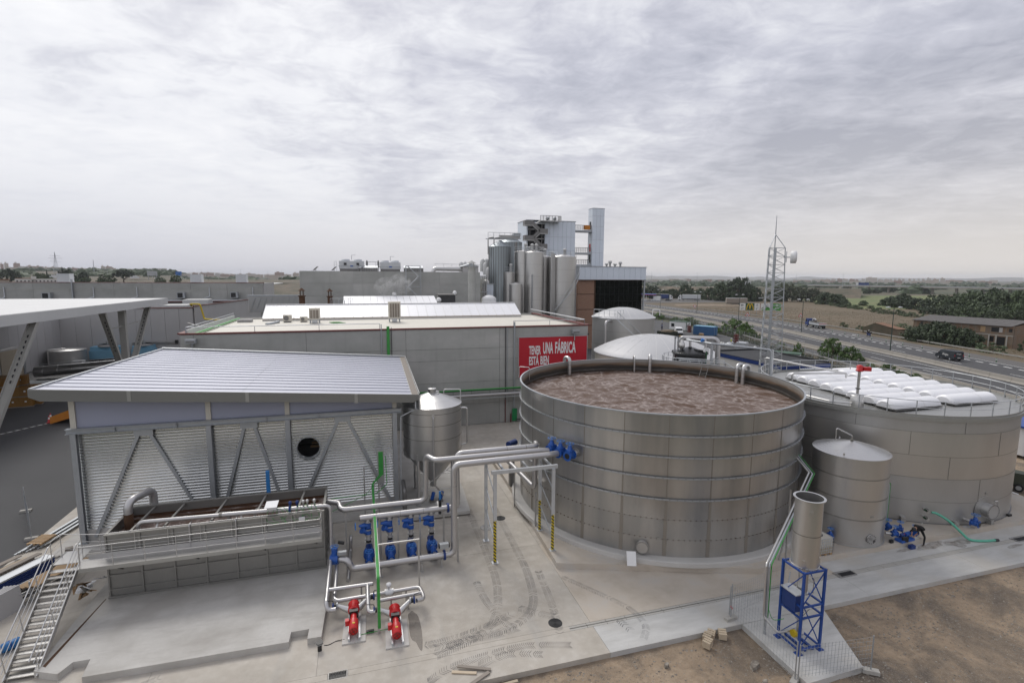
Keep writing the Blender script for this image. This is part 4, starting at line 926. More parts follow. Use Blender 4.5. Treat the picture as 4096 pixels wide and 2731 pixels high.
for x,s_ in((bx0,1),(bx1,-1)):
    P('end_plate',MB().box(x,by0+.08,bz0,x+s_*.015,by1-.06,bz1-.01),'basin_steel',ba);P('top_channel',MB().box(x-.05,by0+.14,bz1-.06,x+.07,by1-.12,bz1+.01),'basin_steel',ba)
    for y in(by0+.3,28.9,29.8,30.6):P('stiffener',MB().box(x-s_*.07,y-.03,bz0,x,y+.03,bz1-.07),'basin_steel',ba)
    for z in(.75,1.45,2.2,2.9):P('rail',MB().box(x-s_*.05,by0+.1,z-.03,x-s_*.004,by1-.1,z+.03),'basin_steel',ba)
P('sludge',MB().box(bx0+.03,by0+.09,2.9,bx1-.03,by1-.09,3.06),'effluent',ba);P('tide_mark',MB().box(bx0+.03,by1-.085,3.06,bx1-.03,by1-.08,3.2),'rust',ba);P('inner_trough',MB().box(bx0+.03,by1-.75,3.06,bx1-.4,by1-.70,3.22),'rust',ba)
for x in(-11.1,-9.7,-7.62,-5.6,-3.54):P('cross_beam',MB().bar((x-.1,by0+.08,bz1-.02),(x+.05,by1-.1,bz1-.02),.10,.08),'basin_steel',ba)
for x in(-9.7,-7.62,-5.6):P('float_plate',MB().cb(x,30.2,3.14,.75,.16,.05,rz=.1),'steel',ba)
t=T('inlet_pipe','thick steel gooseneck pipe bending down into the left end of the basin','pipe',(-11.7,31.3,.3));P('bend',MB().pipe([(-11.75,29.5,3.2),(-11.75,29.5,4.55),(-11.2,31.2,4.45),(-11.2,31.3,.3)],.20,.45,seg=8),'pipe_steel',t);P('sleeve',MB().cyl((-11.75,29.5,3.1),(-11.75,29.5,3.9),.21),'rust',t)
# pipe over the basin, down the right end and on to the first red pump
t=T('basin_pipe','long steel pipe laid over the basin and dropping down its right end','pipe',(-2.0,28.2,0.3))
P('run',MB().pipe([(-10.95,28.45,3.35),(-10.95,28.45,3.83),(-1.96,28.3,3.66),(-1.96,28.1,1.25),(-1.98,24.45,.98),(-1.98,23.7,.98),(-1.9,23.5,.70),(-1.55,23.5,.70)],.105,.24,14,6),'pipe_steel',t)
P('reducer',MB().cyl((-7.35,28.39,3.77),(-7.2,28.39,3.765),.125),'weld',t);P('thick_run',MB().cyl((-7.2,28.385,3.765),(-2.4,28.305,3.668),.122,n=16),'pipe_steel',t);P('tee',MB().cyl((-6.9,28.4,3.3),(-6.9,28.4,3.75),.11),'pipe_steel',t);P('flange',MB().cyl((-4.02,28.33,3.70),(-3.92,28.33,3.70),.20),'blue_deep',t)
for x in(-10.1,-6.3,-4.5):P('pipe_bracket',MB().bar((x,28.15,3.56),(x,28.4,3.70),.08,.04),'steel_matt',t);
for x in(-8.6,-6.5):P('drop_leg',MB().pipe([(x,28.35,3.62),(x,27.93,3.62),(x,27.93,2.3)],.035,.1),'pipe_steel',t)
P('control_box',MB().box(-5.05,28.1,3.85,-4.6,28.4,4.05),'white',t);P('control_lid',MB().add([(-5.15,27.95,4.02),(-4.55,27.95,4.02),(-4.5,28.45,4.18),(-5.1,28.45,4.18),(-5.15,27.95,4.05),(-4.55,27.95,4.05),(-4.5,28.45,4.21),(-5.1,28.45,4.21)],[(3,2,1,0),(4,5,6,7),(0,1,5,4),(1,2,6,5),(2,3,7,6),(3,0,4,7)]),'white',t)
for x in(-3.95,-3.6,-3.3,-3.1,-2.75):P('instrument',MB().lathe([(.04,3.78),(.04,3.95),(.085,3.98),(.085,4.1),(.03,4.14),(.001,4.14)],x,28.32,10),'steel_bright' if x>-3.5 else 'blue_deep',t)
cb_=MB();R_=random.Random(5)
for k in range(12):
    x=R_.uniform(-5,-2.6);cb_.tube(smooth_path([(x,28.3,3.9),(x+R_.uniform(-.2,.3),28.1,3.6),(x+R_.uniform(-.2,.3),28.0,3.3),(x+R_.uniform(-.1,.4),27.95,3.15)],4),.012,4)
P('wires',cb_,'green_cable',t,'stuff');P('junction_box',MB().box(-3.5,27.85,3.2,-3.2,27.98,3.35),'white',t)
S('blue_upright',MB().box(-5.55,31.1,3.3,-5.36,31.25,4.9),'blue_bright','narrow bright blue upright at the back edge of the basin','upright')

# walkway and stair along the basin
wk=T('access_walkway','steel walkway with railings and a long stair along the front of the basin','walkway',(-13.7,25.5,0));wz=2.50;wy0,wy1=26.98,27.96
P('deck',MB().prism([(-14.25,wy0+.75),(-13.15,wy0+.75),(-12.95,wy0),(-2.35,wy0),(-2.35,wy1),(-13.2,wy1),(-13.2,29.0),(-14.25,29.0)],wz-.03,wz),'steel',wk)
P('deck_edge',MB().box(-12.9,wy0-.02,wz-.17,-2.33,wy0,wz+.02),'aluminium',wk);P('kick_plate',MB().box(-12.9,wy1-.02,wz,-2.4,wy1,wz+.2),'steel',wk);P('deck_edge',MB().box(-14.29,wy0+.7,wz-.17,-14.25,29.0,wz+.02),'aluminium',wk)
for x in(-11.6,-8.3,-5.2,-2.7):P('bracket',MB().bar((x,wy0+.1,wz-.12),(x,by0,wz-.75),.06,.06),'steel_dark',wk);P('bearer',MB().box(x-.04,wy0,wz-.13,x+.04,by0,wz-.03),'steel_dark',wk)
sy0,sy1,sx0,sx1=23.35,27.55,-14.25,-13.15;ns=16
sx_=lambda t:(sx0+(.30*(1-t)),sx1+(.30*(1-t)))
for k in range(ns):
    t_=(k+.5)/ns;y=sy0+(sy1-sy0)*t_;z=wz*(k+1)/(ns+1);a,e=sx_(t_);P('tread',MB().box(a+.03,y-.13,z-.035,e-.03,y+.13,z),'steel',wk)
for i in(0,1):
    p0=Vector((sx_(0)[i],sy0-.1,.08));p1=Vector((sx_(1)[i],sy1+.15,wz-.02));P('stringer',MB().bar(p0,p1,.05,.22),'steel',wk);up_=V(0,-.18,1.0);n_=3
    for k in range(n_):q=p0.lerp(p1,(k+.15)/n_+.0);P('baluster',MB().cyl(q,q+up_*1.0,.022,n=6),'steel',wk)
    P('hand_rail',MB().pipe([p0+up_+V(0,-.2,-.05),p1+up_,p1+up_+V(0,.3,.0)],.026,.2),'steel_bright',wk)
    for f_ in(.4,.7):P('mid_rail',MB().pipe([p0+up_*f_,p1+up_*f_,p1+up_*f_+V(0,.3,0)],.014,.2),'steel_bright',wk)
def railing(pts,h=1.05,gap=1.35,mids=(.35,.68),rr=.020,parent=wk,mat_='steel',pm='steel',pr=.016,z=None,toe=False):
    pts=[Vector(p)for p in pts]
    for i in range(len(pts)-1):
        ln=(pts[i+1]-pts[i]).length;n=max(1,round(ln/gap))
        for k in range(n+(1 if i==len(pts)-2 else 0)):q=pts[i].lerp(pts[i+1],k/n);P('baluster',MB().cyl(q,q+V(0,0,h),pr,n=6),pm,parent)
    P('hand_rail',MB().pipe([p+V(0,0,h)for p in pts],rr,.12,8),mat_,parent)
    for f_ in mids:P('mid_rail',MB().pipe([p+V(0,0,h*f_)for p in pts],rr*.5,.1,6),mat_,parent)
railing([(-13.1,wy0+.6,wz),(-12.85,wy0+.02,wz),(-2.38,wy0+.02,wz),(-2.38,wy1-.1,wz)]);railing([(-14.22,wy0+.7,wz),(-14.22,28.5,wz),(-13.25,28.2,wz),(-12.4,wy1+.02,wz),(-2.45,wy1+.02,wz)],h=1.15)

# ------------------------------------------------------------------ cone bottom silo on legs
CX,CY,CR=4.62,35.9,2.05
cs=T('cone_bottom_tank','upright steel tank with conical bottom standing on legs beside the shed','tank',(CX,CY,.32));cz=[3.75,4.95,5.95,6.75,7.12]
for i in range(4):P('shell_course',MB().lathe([(CR,cz[i]+.005),(CR,cz[i+1]-.005)],CX,CY,56),'steel',cs)
for z in cz[1:4]:P('weld_seam',MB().lathe([(CR+.004,z-.02),(CR+.012,z),(CR+.004,z+.02)],CX,CY,56),'weld',cs)
P('skirt_band',MB().lathe([(CR+.015,3.55),(CR+.02,3.92)],CX,CY,56),'steel_bright',cs);P('cone',MB().lathe([(CR,3.75),(.22,1.35),(.22,1.0)],CX,CY,48),'steel_matt',cs)
pf=[(CR+.03,7.10),(CR+.03,7.15)]
for k in range(1,8):pf+=[(CR*(1-k*.05),7.155+.045*k),(CR*(1-k*.05)-.01,7.165+.045*k)]
P('roof',MB().lathe(pf+[(.3,7.86),(.001,7.88)],CX,CY,56,smooth=False),'steel_bright',cs);P('hatch',MB().lathe([(.27,7.80),(.27,8.10),(.30,8.10),(.30,8.15),(.001,8.20)],CX,CY,20,smooth=False),'steel_bright',cs)
P('hatch_handle',MB().cyl((CX,CY,8.18),(CX,CY,8.36),.02),'steel_dark',cs);P('vent',MB().pipe([(CX+.25,CY-.1,7.95),(CX+.45,CY-.15,7.95),(CX+.45,CY-.15,7.75)],.05,.08),'steel_bright',cs)
for dg in(-128,-55,35,125):
    p_=tankpt(CX,CY,CR-.08,dg,0);P('leg',MB().cyl((p_.x,p_.y,.36),(p_.x,p_.y,3.95),.11,n=14),'steel_bright',cs);P('foot',MB().cb(p_.x,p_.y,.345,.36,.36,.04),'steel_matt',cs)
lp=[tankpt(CX,CY,CR-.08,dg,1.35)for dg in(-128,-55,35,125)]
for i in range(4):P('tie_bar',MB().cyl(lp[i],lp[(i+1)%4],.03,n=8),'steel_bright',cs);P('brace',MB().cyl(lp[i],lp[(i+1)%4]+V(0,0,1.6),.025,n=8),'steel',cs)
P('overflow',MB().pipe([tankpt(CX,CY,CR-.1,-14,6.75),tankpt(CX,CY,CR+.42,-14,6.75),tankpt(CX,CY,CR+.42,-14,4.15),tankpt(CX,CY,CR-.1,-14,4.0)],.07,.16),'steel_bright',cs);P('roof_pipe',MB().pipe([tankpt(CX,CY,1.0,25,7.5),tankpt(CX,CY,1.0,25,7.95),tankpt(CX,CY,CR+.1,10,7.9),tankpt(CX,CY,CR+.1,10,7.1)],.04,.1),'steel_bright',cs)
P('flange',MB().cyl(tankpt(CX,CY,CR-.02,-96,6.62),tankpt(CX,CY,CR+.06,-96,6.62),.16),'steel',cs);P('dip_pipe',MB().pipe([tankpt(CX,CY,CR+.02,-96,6.62),tankpt(CX,CY,CR+.2,-96,6.62),tankpt(CX,CY,CR+.2,-96,2.0),(CX+.45,CY-1.9,1.0)],.055,.12),'pipe_steel',cs)
for x,lab in((4.35,'small blue motor pump under the cone of the legged tank'),(4.95,'small blue dosing pump beside its twin under the legged tank')):t=T('dosing_pump',lab,'pump',(x,34.6,.32));P('motor',MB().cyl((x,34.6,.55),(x+.1,34.5,1.05),.13),'blue_valve',t);P('base',MB().cb(x,34.62,.40,.3,.4,.16),'steel_dark',t)
S('floor_pipe',MB().pipe([(2.4,33.6,.12),(2.4,33.6,1.8),(2.4,34.8,2.0)],.14,.3),'steel_dark','dark steel pipe elbow between the shed corner and the legged tank','pipe')

# ------------------------------------------------------------------ pump manifold
mf=T('suction_header','lower horizontal steel header pipe feeding the row of blue pumps','pipe',(2,26.9,0));hz_=.66
P('run',MB().pipe([(-1.55,27.15,1.15),(-1.05,26.9,1.15),(-.95,26.85,hz_),(4.58,26.9,hz_),(4.6,26.95,5.78),(10.2,27.1,5.78),tuple(tankpt(BX,BY,BR+.82,-152.6,5.72))],.175,.38,16,6),'pipe_steel',mf)
for x,y in((.6,26.75),(2.76,26.7),(3.85,26.85)):P('support',MB().box(x-.05,y-.05,0,x+.05,y+.05,hz_-.17),'steel_matt',mf);P('foot',MB().box(x-.09,y-.09,0,x+.09,y+.09,.02),'steel_matt',mf)
P('riser_support',MB().box(4.78,27.15,0,4.88,27.25,2.6),'steel_matt',mf);P('actuator',MB().box(3.75,26.72,1.12,4.25,26.98,1.38),'galv',mf);P('actuator_cap',MB().cyl((3.70,26.85,1.25),(3.76,26.85,1.25),.14),'black',mf);P('actuator_cap',MB().cyl((4.24,26.85,1.25),(4.30,26.85,1.25),.14),'black',mf)
for c in((4.02,26.9,hz_),):P('flange',MB().cyl((c[0]-.06,c[1],c[2]),(c[0]+.06,c[1],c[2]),.27,n=20),'blue_deep',mf)
w_=MB()
for q in((6.2,27.0,5.78),(7.7,27.04,5.78),(9.2,27.08,5.78),(4.6,26.94,4.6)):w_.cyl(Vector(q)-V(.01,0,0)if q[2]>5 else Vector(q)-V(0,0,.01),Vector(q)+(V(.01,0,0)if q[2]>5 else V(0,0,.01)),.178,n=16)
for x in(.9,3.2):w_.cyl((x,26.9,hz_),(x+.02,26.9,hz_),.178,n=16)
P('weld_seam',w_,'weld',mf,'stuff')
df=T('discharge_header','upper horizontal steel header pipe collecting from the blue pumps','pipe',(2,28.4,0));dz_=2.68
P('run',MB().pipe([(-.42,28.4,dz_),(4.6,28.4,dz_),(5.05,28.45,dz_),(5.05,28.7,5.78),(10.05,28.75,5.78),(10.2,29.6,5.78),(10.2,29.6,2.75),(9.85,35.2,2.75)],.165,.36,16,6),'pipe_steel',df);P('end_cap',MB().cyl((-.46,28.4,dz_),(-.42,28.4,dz_),.15),'weld',df)
for x,y in((.66,28.55),(1.62,28.3),(2.84,28.3),(4.25,28.6)):P('support',MB().box(x-.05,y-.05,0,x+.05,y+.05,dz_-.16),'steel_matt',df);P('foot',MB().box(x-.09,y-.09,.05,x+.09,y+.09,.08),'steel_matt',df)
P('flange',MB().cyl((4.42,28.4,dz_),(4.54,28.4,dz_),.27,n=20),'blue_deep',df);P('isolating_valve',MB().cyl((4.02,28.4,dz_-.3),(4.02,28.4,dz_+.55),.09),'black',df);P('actuator',MB().box(3.97,28.35,dz_+.55,4.07,28.45,dz_+1.05),'blue_bright',df);P('branch',MB().cyl((4.0,28.4,dz_),(4.0,29.1,dz_),.17),'pipe_steel',df)
P('saddle',MB().bar((10.2,29.35,.34),(10.2,29.35,2.55),.09,.09),'steel_matt',df);P('saddle',MB().bar((9.9,33.0,.0),(9.9,33.0,2.6),.08,.08),'steel_matt',df)
w_=MB()
for x in(.45,1.75,3.05):w_.cyl((x,28.4,dz_),(x+.02,28.4,dz_),.168,n=16)
for x in(6.5,8.1,9.3):w_.cyl((x,28.72,5.78),(x+.02,28.72,5.78),.168,n=16)
P('weld_seam',w_,'weld',df,'stuff')
rp_=T('return_pipe','middle overhead steel pipe rising from behind the pump headers to the open tank','pipe',(3.3,28.9,0))
P('run',MB().pipe([(-2.2,29.9,3.2),(-1.55,29.6,3.2),(-1.45,28.9,3.05),(3.25,28.9,3.05),(3.35,28.0,5.8),(3.4,27.85,5.8),(9.9,27.9,5.78),tuple(tankpt(BX,BY,BR+.82,-156.7,5.72))][:4]+[(3.3,28.85,5.79),(3.7,27.9,5.79),(9.9,27.95,5.78),tuple(tankpt(BX,BY,BR+.82,-156.7,5.72))],.155,.36,16,6),'pipe_steel',rp_)
P('support',MB().bar((-1.2,28.9,.3),(-1.2,28.9,2.9),.09,.09),'steel_matt',rp_);P('floor_drop',MB().pipe([(-1.0,30.2,.8),(-1.0,29.9,.8),(-1.05,29.9,.06),(-1.1,26.8,.06)],.10,.2),'pipe_steel',rp_)
t=T('basin_outlet_valve','blue flanged outlet valve with a grey actuator at the right end of the basin','valve',(-1.9,27.2,.3));P('body',MB().cyl((-1.95,27.25,1.15),(-1.55,27.15,1.15),.28,n=18),'blue_valve',t);P('bonnet',MB().cyl((-1.75,27.2,1.15),(-1.75,27.2,1.75),.16),'blue_valve',t);P('handwheel',MB().wheel((-1.75,27.2,1.85),(0,0,1),.2),'blue_wheel',t);P('actuator',MB().box(-1.6,27.0,1.42,-1.15,27.2,1.58),'galv',t);P('motor_head',MB().cyl((-1.55,27.15,2.1),(-1.25,27.15,2.0),.09),'black',t)
# four pump sets
def pumpset(i,x,lab):
    t=T('blue_pump',lab,'pump',(x,28.3,.06),'row of blue pumps');y=28.4
    P('base_frame',MB().box(x-.24,27.6,.06,x+.24,29.1,.22),'blue_deep',t);P('volute',MB().cyl((x,28.05,.62),(x,28.45,.62),.30,n=20),'blue_valve',t);P('motor',MB().cyl((x+.02,28.45,.62),(x+.02,29.1,.62),.20,n=16),'blue_deep',t);P('discharge',MB().lathe([(.11,.8),(.10,1.1),(.15,1.25)],x,28.3,14),'blue_deep',t)
    k=MB()
    for z in(1.25,1.45,1.72,2.02,2.46):k.cyl((x,28.36,z-.025),(x,28.36,z+.025),.20,n=18)
    P('flange',k,'steel_matt',t);P('bellows',MB().cyl((x,28.34,1.28),(x,28.34,1.45),.14),'black',t);P('spool',MB().cyl((x,28.36,1.45),(x,28.36,1.74),.13),'steel',t);P('neck',MB().cyl((x,28.38,2.40),(x,28.40,2.66),.13),'pipe_steel',t)
    cv=MB();cv.cyl((x,28.36,1.74),(x,28.36,2.06),.17,n=16);cv.cyl((x,28.36,1.82),(x-.30,28.28,2.02),.15,n=14);cv.cyl((x-.28,28.285,2.0),(x-.36,28.26,2.06),.19,n=16);P('check_valve',cv,'blue_valve',t)
    gv=MB();gv.cyl((x,28.37,2.10),(x,28.37,2.40),.15,n=14);gv.tube([(x,28.36,2.25),(x-.22,28.32,2.27),(x-.50,28.26,2.30)],[.15,.14,.06],10);g=P('gate_valve',gv,'blue_valve',t);P('handwheel',MB().wheel((x-.68,28.22,2.32),(1,.15,-.03),.20,.014),'blue_wheel',g)
    sv=MB();sv.cyl((x,27.25,hz_),(x,27.75,hz_),.16,n=14);sv.tube([(x,27.45,hz_),(x,27.45,hz_+.30),(x,27.45,hz_+.42)],[.15,.12,.05],10);s2=P('suction_valve',sv,'blue_valve',t);P('handwheel',MB().wheel((x,27.45,hz_+.52),(0,-.1,1),.20,.014),'blue_wheel',s2)
    P('suction_neck',MB().cyl((x,26.95,hz_),(x,28.05,hz_),.12),'steel',t);f=MB()
    for yy in(27.22,27.75):f.cyl((x,yy-.025,hz_),(x,yy+.025,hz_),.20,n=18)
    P('suction_flange',f,'blue_valve',t)
for i,lab in enumerate(['blue pump with check valve in the row, the one next to the steel basin','blue pump with check valve in the row, second from the steel basin','blue pump with check valve in the row, third from the steel basin','blue pump with check valve in the row, the one next to the tall riser pipe']):pumpset(i,.0+1.17*i,lab)

# green cable trays
gt=T('cable_tray','green cable tray on thin posts crossing over the blue pump row','cable tray',(.35,22.3,0))
P('post',MB().box(.27,22.25,0,.37,22.33,2.7),'steel_matt',gt);P('post',MB().box(2.42,25.25,0,2.50,25.33,2.66),'steel_matt',gt);P('cross_bar',MB().box(.40,25.25,2.58,2.42,25.33,2.66),'steel_matt',gt);P('post',MB().box(.44,29.3,.06,.52,29.38,2.6),'steel_matt',gt)
P('tray',MB().box(.28,22.2,2.66,.42,33.1,2.70),'steel_matt',gt);P('tray_side',MB().box(.43,22.2,2.66,.45,33.1,2.76),'steel_matt',gt)
for k in range(4):P('cable',MB().pipe([(.31+.03*k,22.18,.3),(.31+.03*k,22.18,2.74),(.31+.03*k,33.0,2.74+.02*(k%2)),(.80+.07*k,33.05,3.3),(.80+.07*k,33.05,4.75)],.022,.1,6),'green_cable',gt)
P('riser_tray',MB().box(.72,33.10,2.7,1.10,33.14,4.85),'steel_matt',gt);P('riser_cable',MB().box(.76,33.04,3.25,1.04,33.10,4.80),'green_cable',gt);P('riser_post',MB().box(.70,33.15,.1,.78,33.23,4.85),'steel_matt',gt);P('riser_post',MB().box(-.2,33.5,.1,-.12,33.58,3.7),'steel_matt',gt);P('riser_bar',MB().box(-.2,33.5,3.7,.72,33.58,3.78),'steel_matt',gt)
wr=MB()
for k in range(16):wr.bar((1.14,33.12,2.75+.12*k),(1.42,33.12,2.75+.12*k),.012,.012)
for x in(1.14,1.24,1.33,1.42):wr.bar((x,33.11,2.7),(x,33.11,4.7),.012,.012)
P('wire_tray',wr,'galv',gt,'stuff');P('side_cable',MB().pipe([(1.2,33.08,4.5),(1.25,33.05,2.6),(.6,33.0,2.1),(-2.1,31.3,2.75)],.025,.2,6),'green_cable',gt);P('side_cable',MB().pipe([(.7,33.0,2.9),(-.15,33.3,1.9),(-2.1,31.4,1.9)],.02,.2,6),'green_cable',gt)

# ------------------------------------------------------------------ red rotary pumps
def redpump(lab,px0,py0):
    b=MB();b.prism([(px0,py0),(px0+1.0,py0-.02),(px0+1.04,py0+1.78),(px0+.06,py0+1.80)],-.05,.06);pad=tag(link('pump_pad',b.mesh('pump_pad','concrete_new',(px0,py0,0)),None,(px0,py0,0)),'low concrete pad under the red pump '+lab.split(', the one ')[1],'concrete pad','red pump pads')
    cx,yf=px0+.50,py0+.10;t=T('red_pump',lab,'pump',(cx,yf+1,.06),'red pumps')
    fr=MB()
    for s_ in(-.20,.24):fr.box(cx+s_-.04,yf,.06,cx+s_+.04,yf+1.75,.18)
    P('skid',fr,'galv_light',t);P('motor',MB().tube([(cx,yf+.05,.46),(cx,yf+.08,.46),(cx,yf+.72,.48)],[.17,.21,.21],18),'red',t);P('fan_grille',MB().wheel((cx,yf+.03,.46),(0,1,0),.15,.012),'red_cap',t);P('terminal_box',MB().box(cx-.36,yf+.55,.42,cx-.2,yf+.75,.66),'red',t)
    P('bearing_frame',MB().tube([(cx,yf+.72,.48),(cx,yf+.95,.5),(cx,yf+1.12,.5)],[.15,.13,.15],14),'red',t);P('coupling_guard',MB().box(cx-.19,yf+1.1,.38,cx+.19,yf+1.32,.72),'black',t);P('rotor_case',MB().tube([(cx,yf+1.32,.56),(cx,yf+1.36,.56),(cx,yf+1.82,.58),(cx,yf+1.88,.58)],[.20,.25,.25,.2],20),'red',t)
    fi=MB()
    for k in range(6):fi.cyl((cx,yf+1.40+.08*k,.575),(cx,yf+1.43+.08*k,.575),.262,n=20)
    P('cooling_rib',fi,'red',t,'stuff');P('label_plate',MB().box(cx-.05,yf+.3,.665,cx+.06,yf+.38,.69),'yellow',t)
    for s_,z1,dy in((-1,.72,.12),(1,.80,.28)):
        p0=V(cx+s_*.2,yf+1.6,.5);p1=V(cx+s_*.72,yf+1.6+dy,z1);P('duct',MB().tube([p0,p1],[.16,.09],8),'steel_bright',t);d=(V(s_,.0,0));q=p1
        P('flange',MB().cyl(q,q+d*.04,.16),'galv',t);P('rubber_joint',MB().cyl(q+d*.04,q+d*.16,.115),'black',t);P('butterfly_valve',MB().cyl(q+d*.16,q+d*.24,.165),'blue_deep',t);P('valve_lever',MB().pipe([q+d*.2+V(0,0,.15),q+d*.2+V(0,0,.28),q+d*.2+V(-.32 if s_<0 else .30,0,.34)],.018,.05,6),'black',t)
    return t
redpump('red rotary pump with black coupling guard, the one next to the basin slab',-1.26,21.9);redpump('red rotary pump with black coupling guard, the one next to the wet streak',.57,21.1)
t=T('pump_branch_pipe','short steel branch pipe leading from the basin drop pipe down to the right red pump','pipe',(0,24.5,0));P('run',MB().pipe([(-1.96,24.7,.98),(.12,24.65,.98)],.095),'pipe_steel',t);P('run',MB().pipe([(-.12,24.65,.98),(-.12,23.6,.98),(-.10,22.85,.72),(.2,22.82,.72)],.095,.3),'pipe_steel',t);P('end_cap',MB().cyl((.12,24.65,.98),(.16,24.65,.98),.09),'weld',t);P('support',MB().box(-.45,24.6,0,-.37,24.7,.88),'steel_matt',t)
t=T('meter_pipe','steel pipe loop with a white flow meter behind the red pumps','pipe',(.8,24.0,0))
P('run',MB().pipe([(-1.65,27.0,.9),(-1.66,24.35,.68),(-1.5,24.2,.66),(2.35,24.2,.70),(2.45,23.5,.72),(2.45,23.15,.72),(2.1,23.0,.80)],.095,.22,14,6),'pipe_steel',t);P('run',MB().pipe([(.35,23.62,.70),(2.38,23.66,.72)],.09),'pipe_steel',t)
P('flow_meter',MB().cyl((.72,24.2,.68),(1.05,24.2,.68),.16),'white',t);P('meter_head',MB().lathe([(.06,.8),(.06,.98),(.12,1.0),(.12,1.14),(.001,1.15)],.88,24.2,14),'white',t);f=MB()
for x in(.70,1.07):f.cyl((x-.02,24.2,.68),(x+.02,24.2,.68),.18)
P('flange',f,'steel_bright',t);P('valve_flange',MB().cyl((.28,23.6,.70),(.36,23.6,.70),.16),'blue_deep',t)
for x,y in((-.6,24.2),(.95,23.64),(1.75,23.66),(1.7,24.2)):P('support',MB().box(x-.035,y-.035,0,x+.035,y+.035,.62),'steel_matt',t)
t=T('capped_stub','black flanged pipe stub sticking out of the yard by the basin slab corner','pipe stub',(-2.16,21.86,0));P('pipe',MB().cyl((-2.16,21.86,0),(-2.16,21.86,.34),.09),'black',t);P('blind_flange',MB().lathe([(.15,.34),(.15,.38),(.001,.38)],-2.16,21.86,20,smooth=False),'black',t);P('gasket',MB().cyl((-2.16,21.86,.32),(-2.16,21.86,.34),.155),'galv_light',t)
S('black_case',MB().box(-.22,22.38,0,.12,22.5,.11),'black','small black box on the yard floor between the two red pumps','box')
S('cable',MB().tube(smooth_path([(-1.15,22.2,.06),(-1.5,22.25,.015),(-1.8,22.1,.015),(-2.0,22.12,.015)]),.015,5),'rubber','thin dark cable trailing on the yard left of the red pumps','cable');S('green_wire',MB().tube(smooth_path([(-.5,22.3,.07),(-.1,22.32,.08),(.32,22.3,.1),(.8,22.35,.08)]),.014,5),'green_cable','green wire strung between the two red pumps','cable')

# ------------------------------------------------------------------ galvanised pipe portal
m=MT('hazard');v=m.co('Object',(1,1,1));sp=m.n('ShaderNodeSeparateXYZ');m.l(v,sp.inputs[0]);q=m.math('FRACT',m.math('MULTIPLY',m.math('ADD',m.math('ADD',sp.outputs[2],sp.outputs[0]),sp.outputs[1]),5.2));m.set(m.ramp(q,[(0,(.62,.47,.01)),(.5,(.02,.02,.02))],'CONSTANT'),.5)
pt=T('pipe_portal','galvanised steel portal with yellow and black striped posts carrying the overhead pipes','pipe rack',(8.5,27.5,0));tops=5.42
pp=[(6.81,26.45,0),(10.2,26.3,.34),(6.9,29.0,0),(10.27,28.75,.34)]
for i,(x,y,z)in enumerate(pp):P('post',MB().box(x-.09,y-.06,z,x+.09,y+.06,tops-.2),'galv_light',pt);P('base_plate',MB().box(x-.18,y-.16,z,x+.18,y+.16,z+.03),'galv_light',pt)
for i,h in((0,2.5),(1,2.5),(3,2.3)):x,y,z=pp[i];P('hazard_stripe',MB().box(x-.094,y-.064,z+.05,x+.06,y+.0,h),'hazard',pt)
P('beam',MB().box(6.6,26.34,tops-.2,10.48,26.5,tops),'galv_light',pt);P('beam',MB().box(6.7,28.85,tops-.2,10.48,29.0,tops),'galv_light',pt)
for x in(7.3,8.7,10.1):P('joist',MB().bar((x,26.5,tops-.05),(x,28.85,tops-.05),.1,.12),'galv_light',pt)
for i,j in((0,2),(1,3)):
    a,e=Vector(pp[i]),Vector(pp[j])
    for k in range(3):P('lacing',MB().bar((a.x,a.y,1.15+k*1.4),(e.x,e.y,2.0+k*1.4),.05,.08),'galv',pt)

# ------------------------------------------------------------------ flare stack in its blue frame
fl=T('flare_stack','round steel flare stack held up in a blue steel frame on its own pad','flare stack',(18.15,16.6,0));FX,FYc=18.18,16.62
P('stack',MB().lathe([(.545,3.72),(.545,6.72)],FX,FYc,40),'steel',fl);P('stack_inside',MB().lathe([(.535,6.74),(.535,5.0),(.1,4.6)],FX,FYc,32),'steel_dark',fl);P('top_ring',MB().lathe([(.54,6.70),(.63,6.70),(.63,6.74),(.535,6.74)],FX,FYc,40,smooth=False),'steel_bright',fl);P('bottom_plate',MB().lathe([(.58,3.70),(.58,3.74),(.1,3.74)],FX,FYc,32,smooth=False),'steel',fl)
P('weld_seam',MB().lathe([(.547,5.15),(.552,5.17),(.547,5.19)],FX,FYc,40),'weld',fl)
for dg in(-140,-35,60):p_=tankpt(FX,FYc,.56,dg,3.85);P('lug',MB().bar(p_-V(0,0,.12),p_+V(0,0,.25),.10,.03,(cos(radians(dg)),sin(radians(dg)),0)),'steel',fl)
P('handle_plate',MB().bar(tankpt(FX,FYc,.56,-135,6.2),tankpt(FX,FYc,.56,-118,6.2),.02,.22),'steel',fl)
f0,f1,g0,g1=17.59,18.72,16.03,17.16
for x,y in((f0,g0),(f1,g0),(f1,g1),(f0,g1)):P('frame_post',MB().box(x-.045,y-.045,.02,x+.045,y+.045,3.72),'blue_frame',fl);P('foot_plate',MB().box(x-.14,y-.14,0,x+.14,y+.14,.025),'blue_frame',fl)
for z in(.16,1.62,2.12,3.66):
    for a,e in(((f0,g0),(f1,g0)),((f1,g0),(f1,g1)),((f1,g1),(f0,g1)),((f0,g1),(f0,g0))):
        P('frame_rail',MB().bar((a[0],a[1],z),(e[0],e[1],z),.07,.07),'blue_frame',fl)
for z0,z1 in((.2,1.6),(2.15,3.62)):
    for a,e in(((f0,g0),(f1,g0)),((f1,g0),(f1,g1)),((f0,g1),(f0,g0))):P('frame_brace',MB().bar((a[0],a[1],z0),(e[0],e[1],z1),.035,.035),'blue_frame',fl)
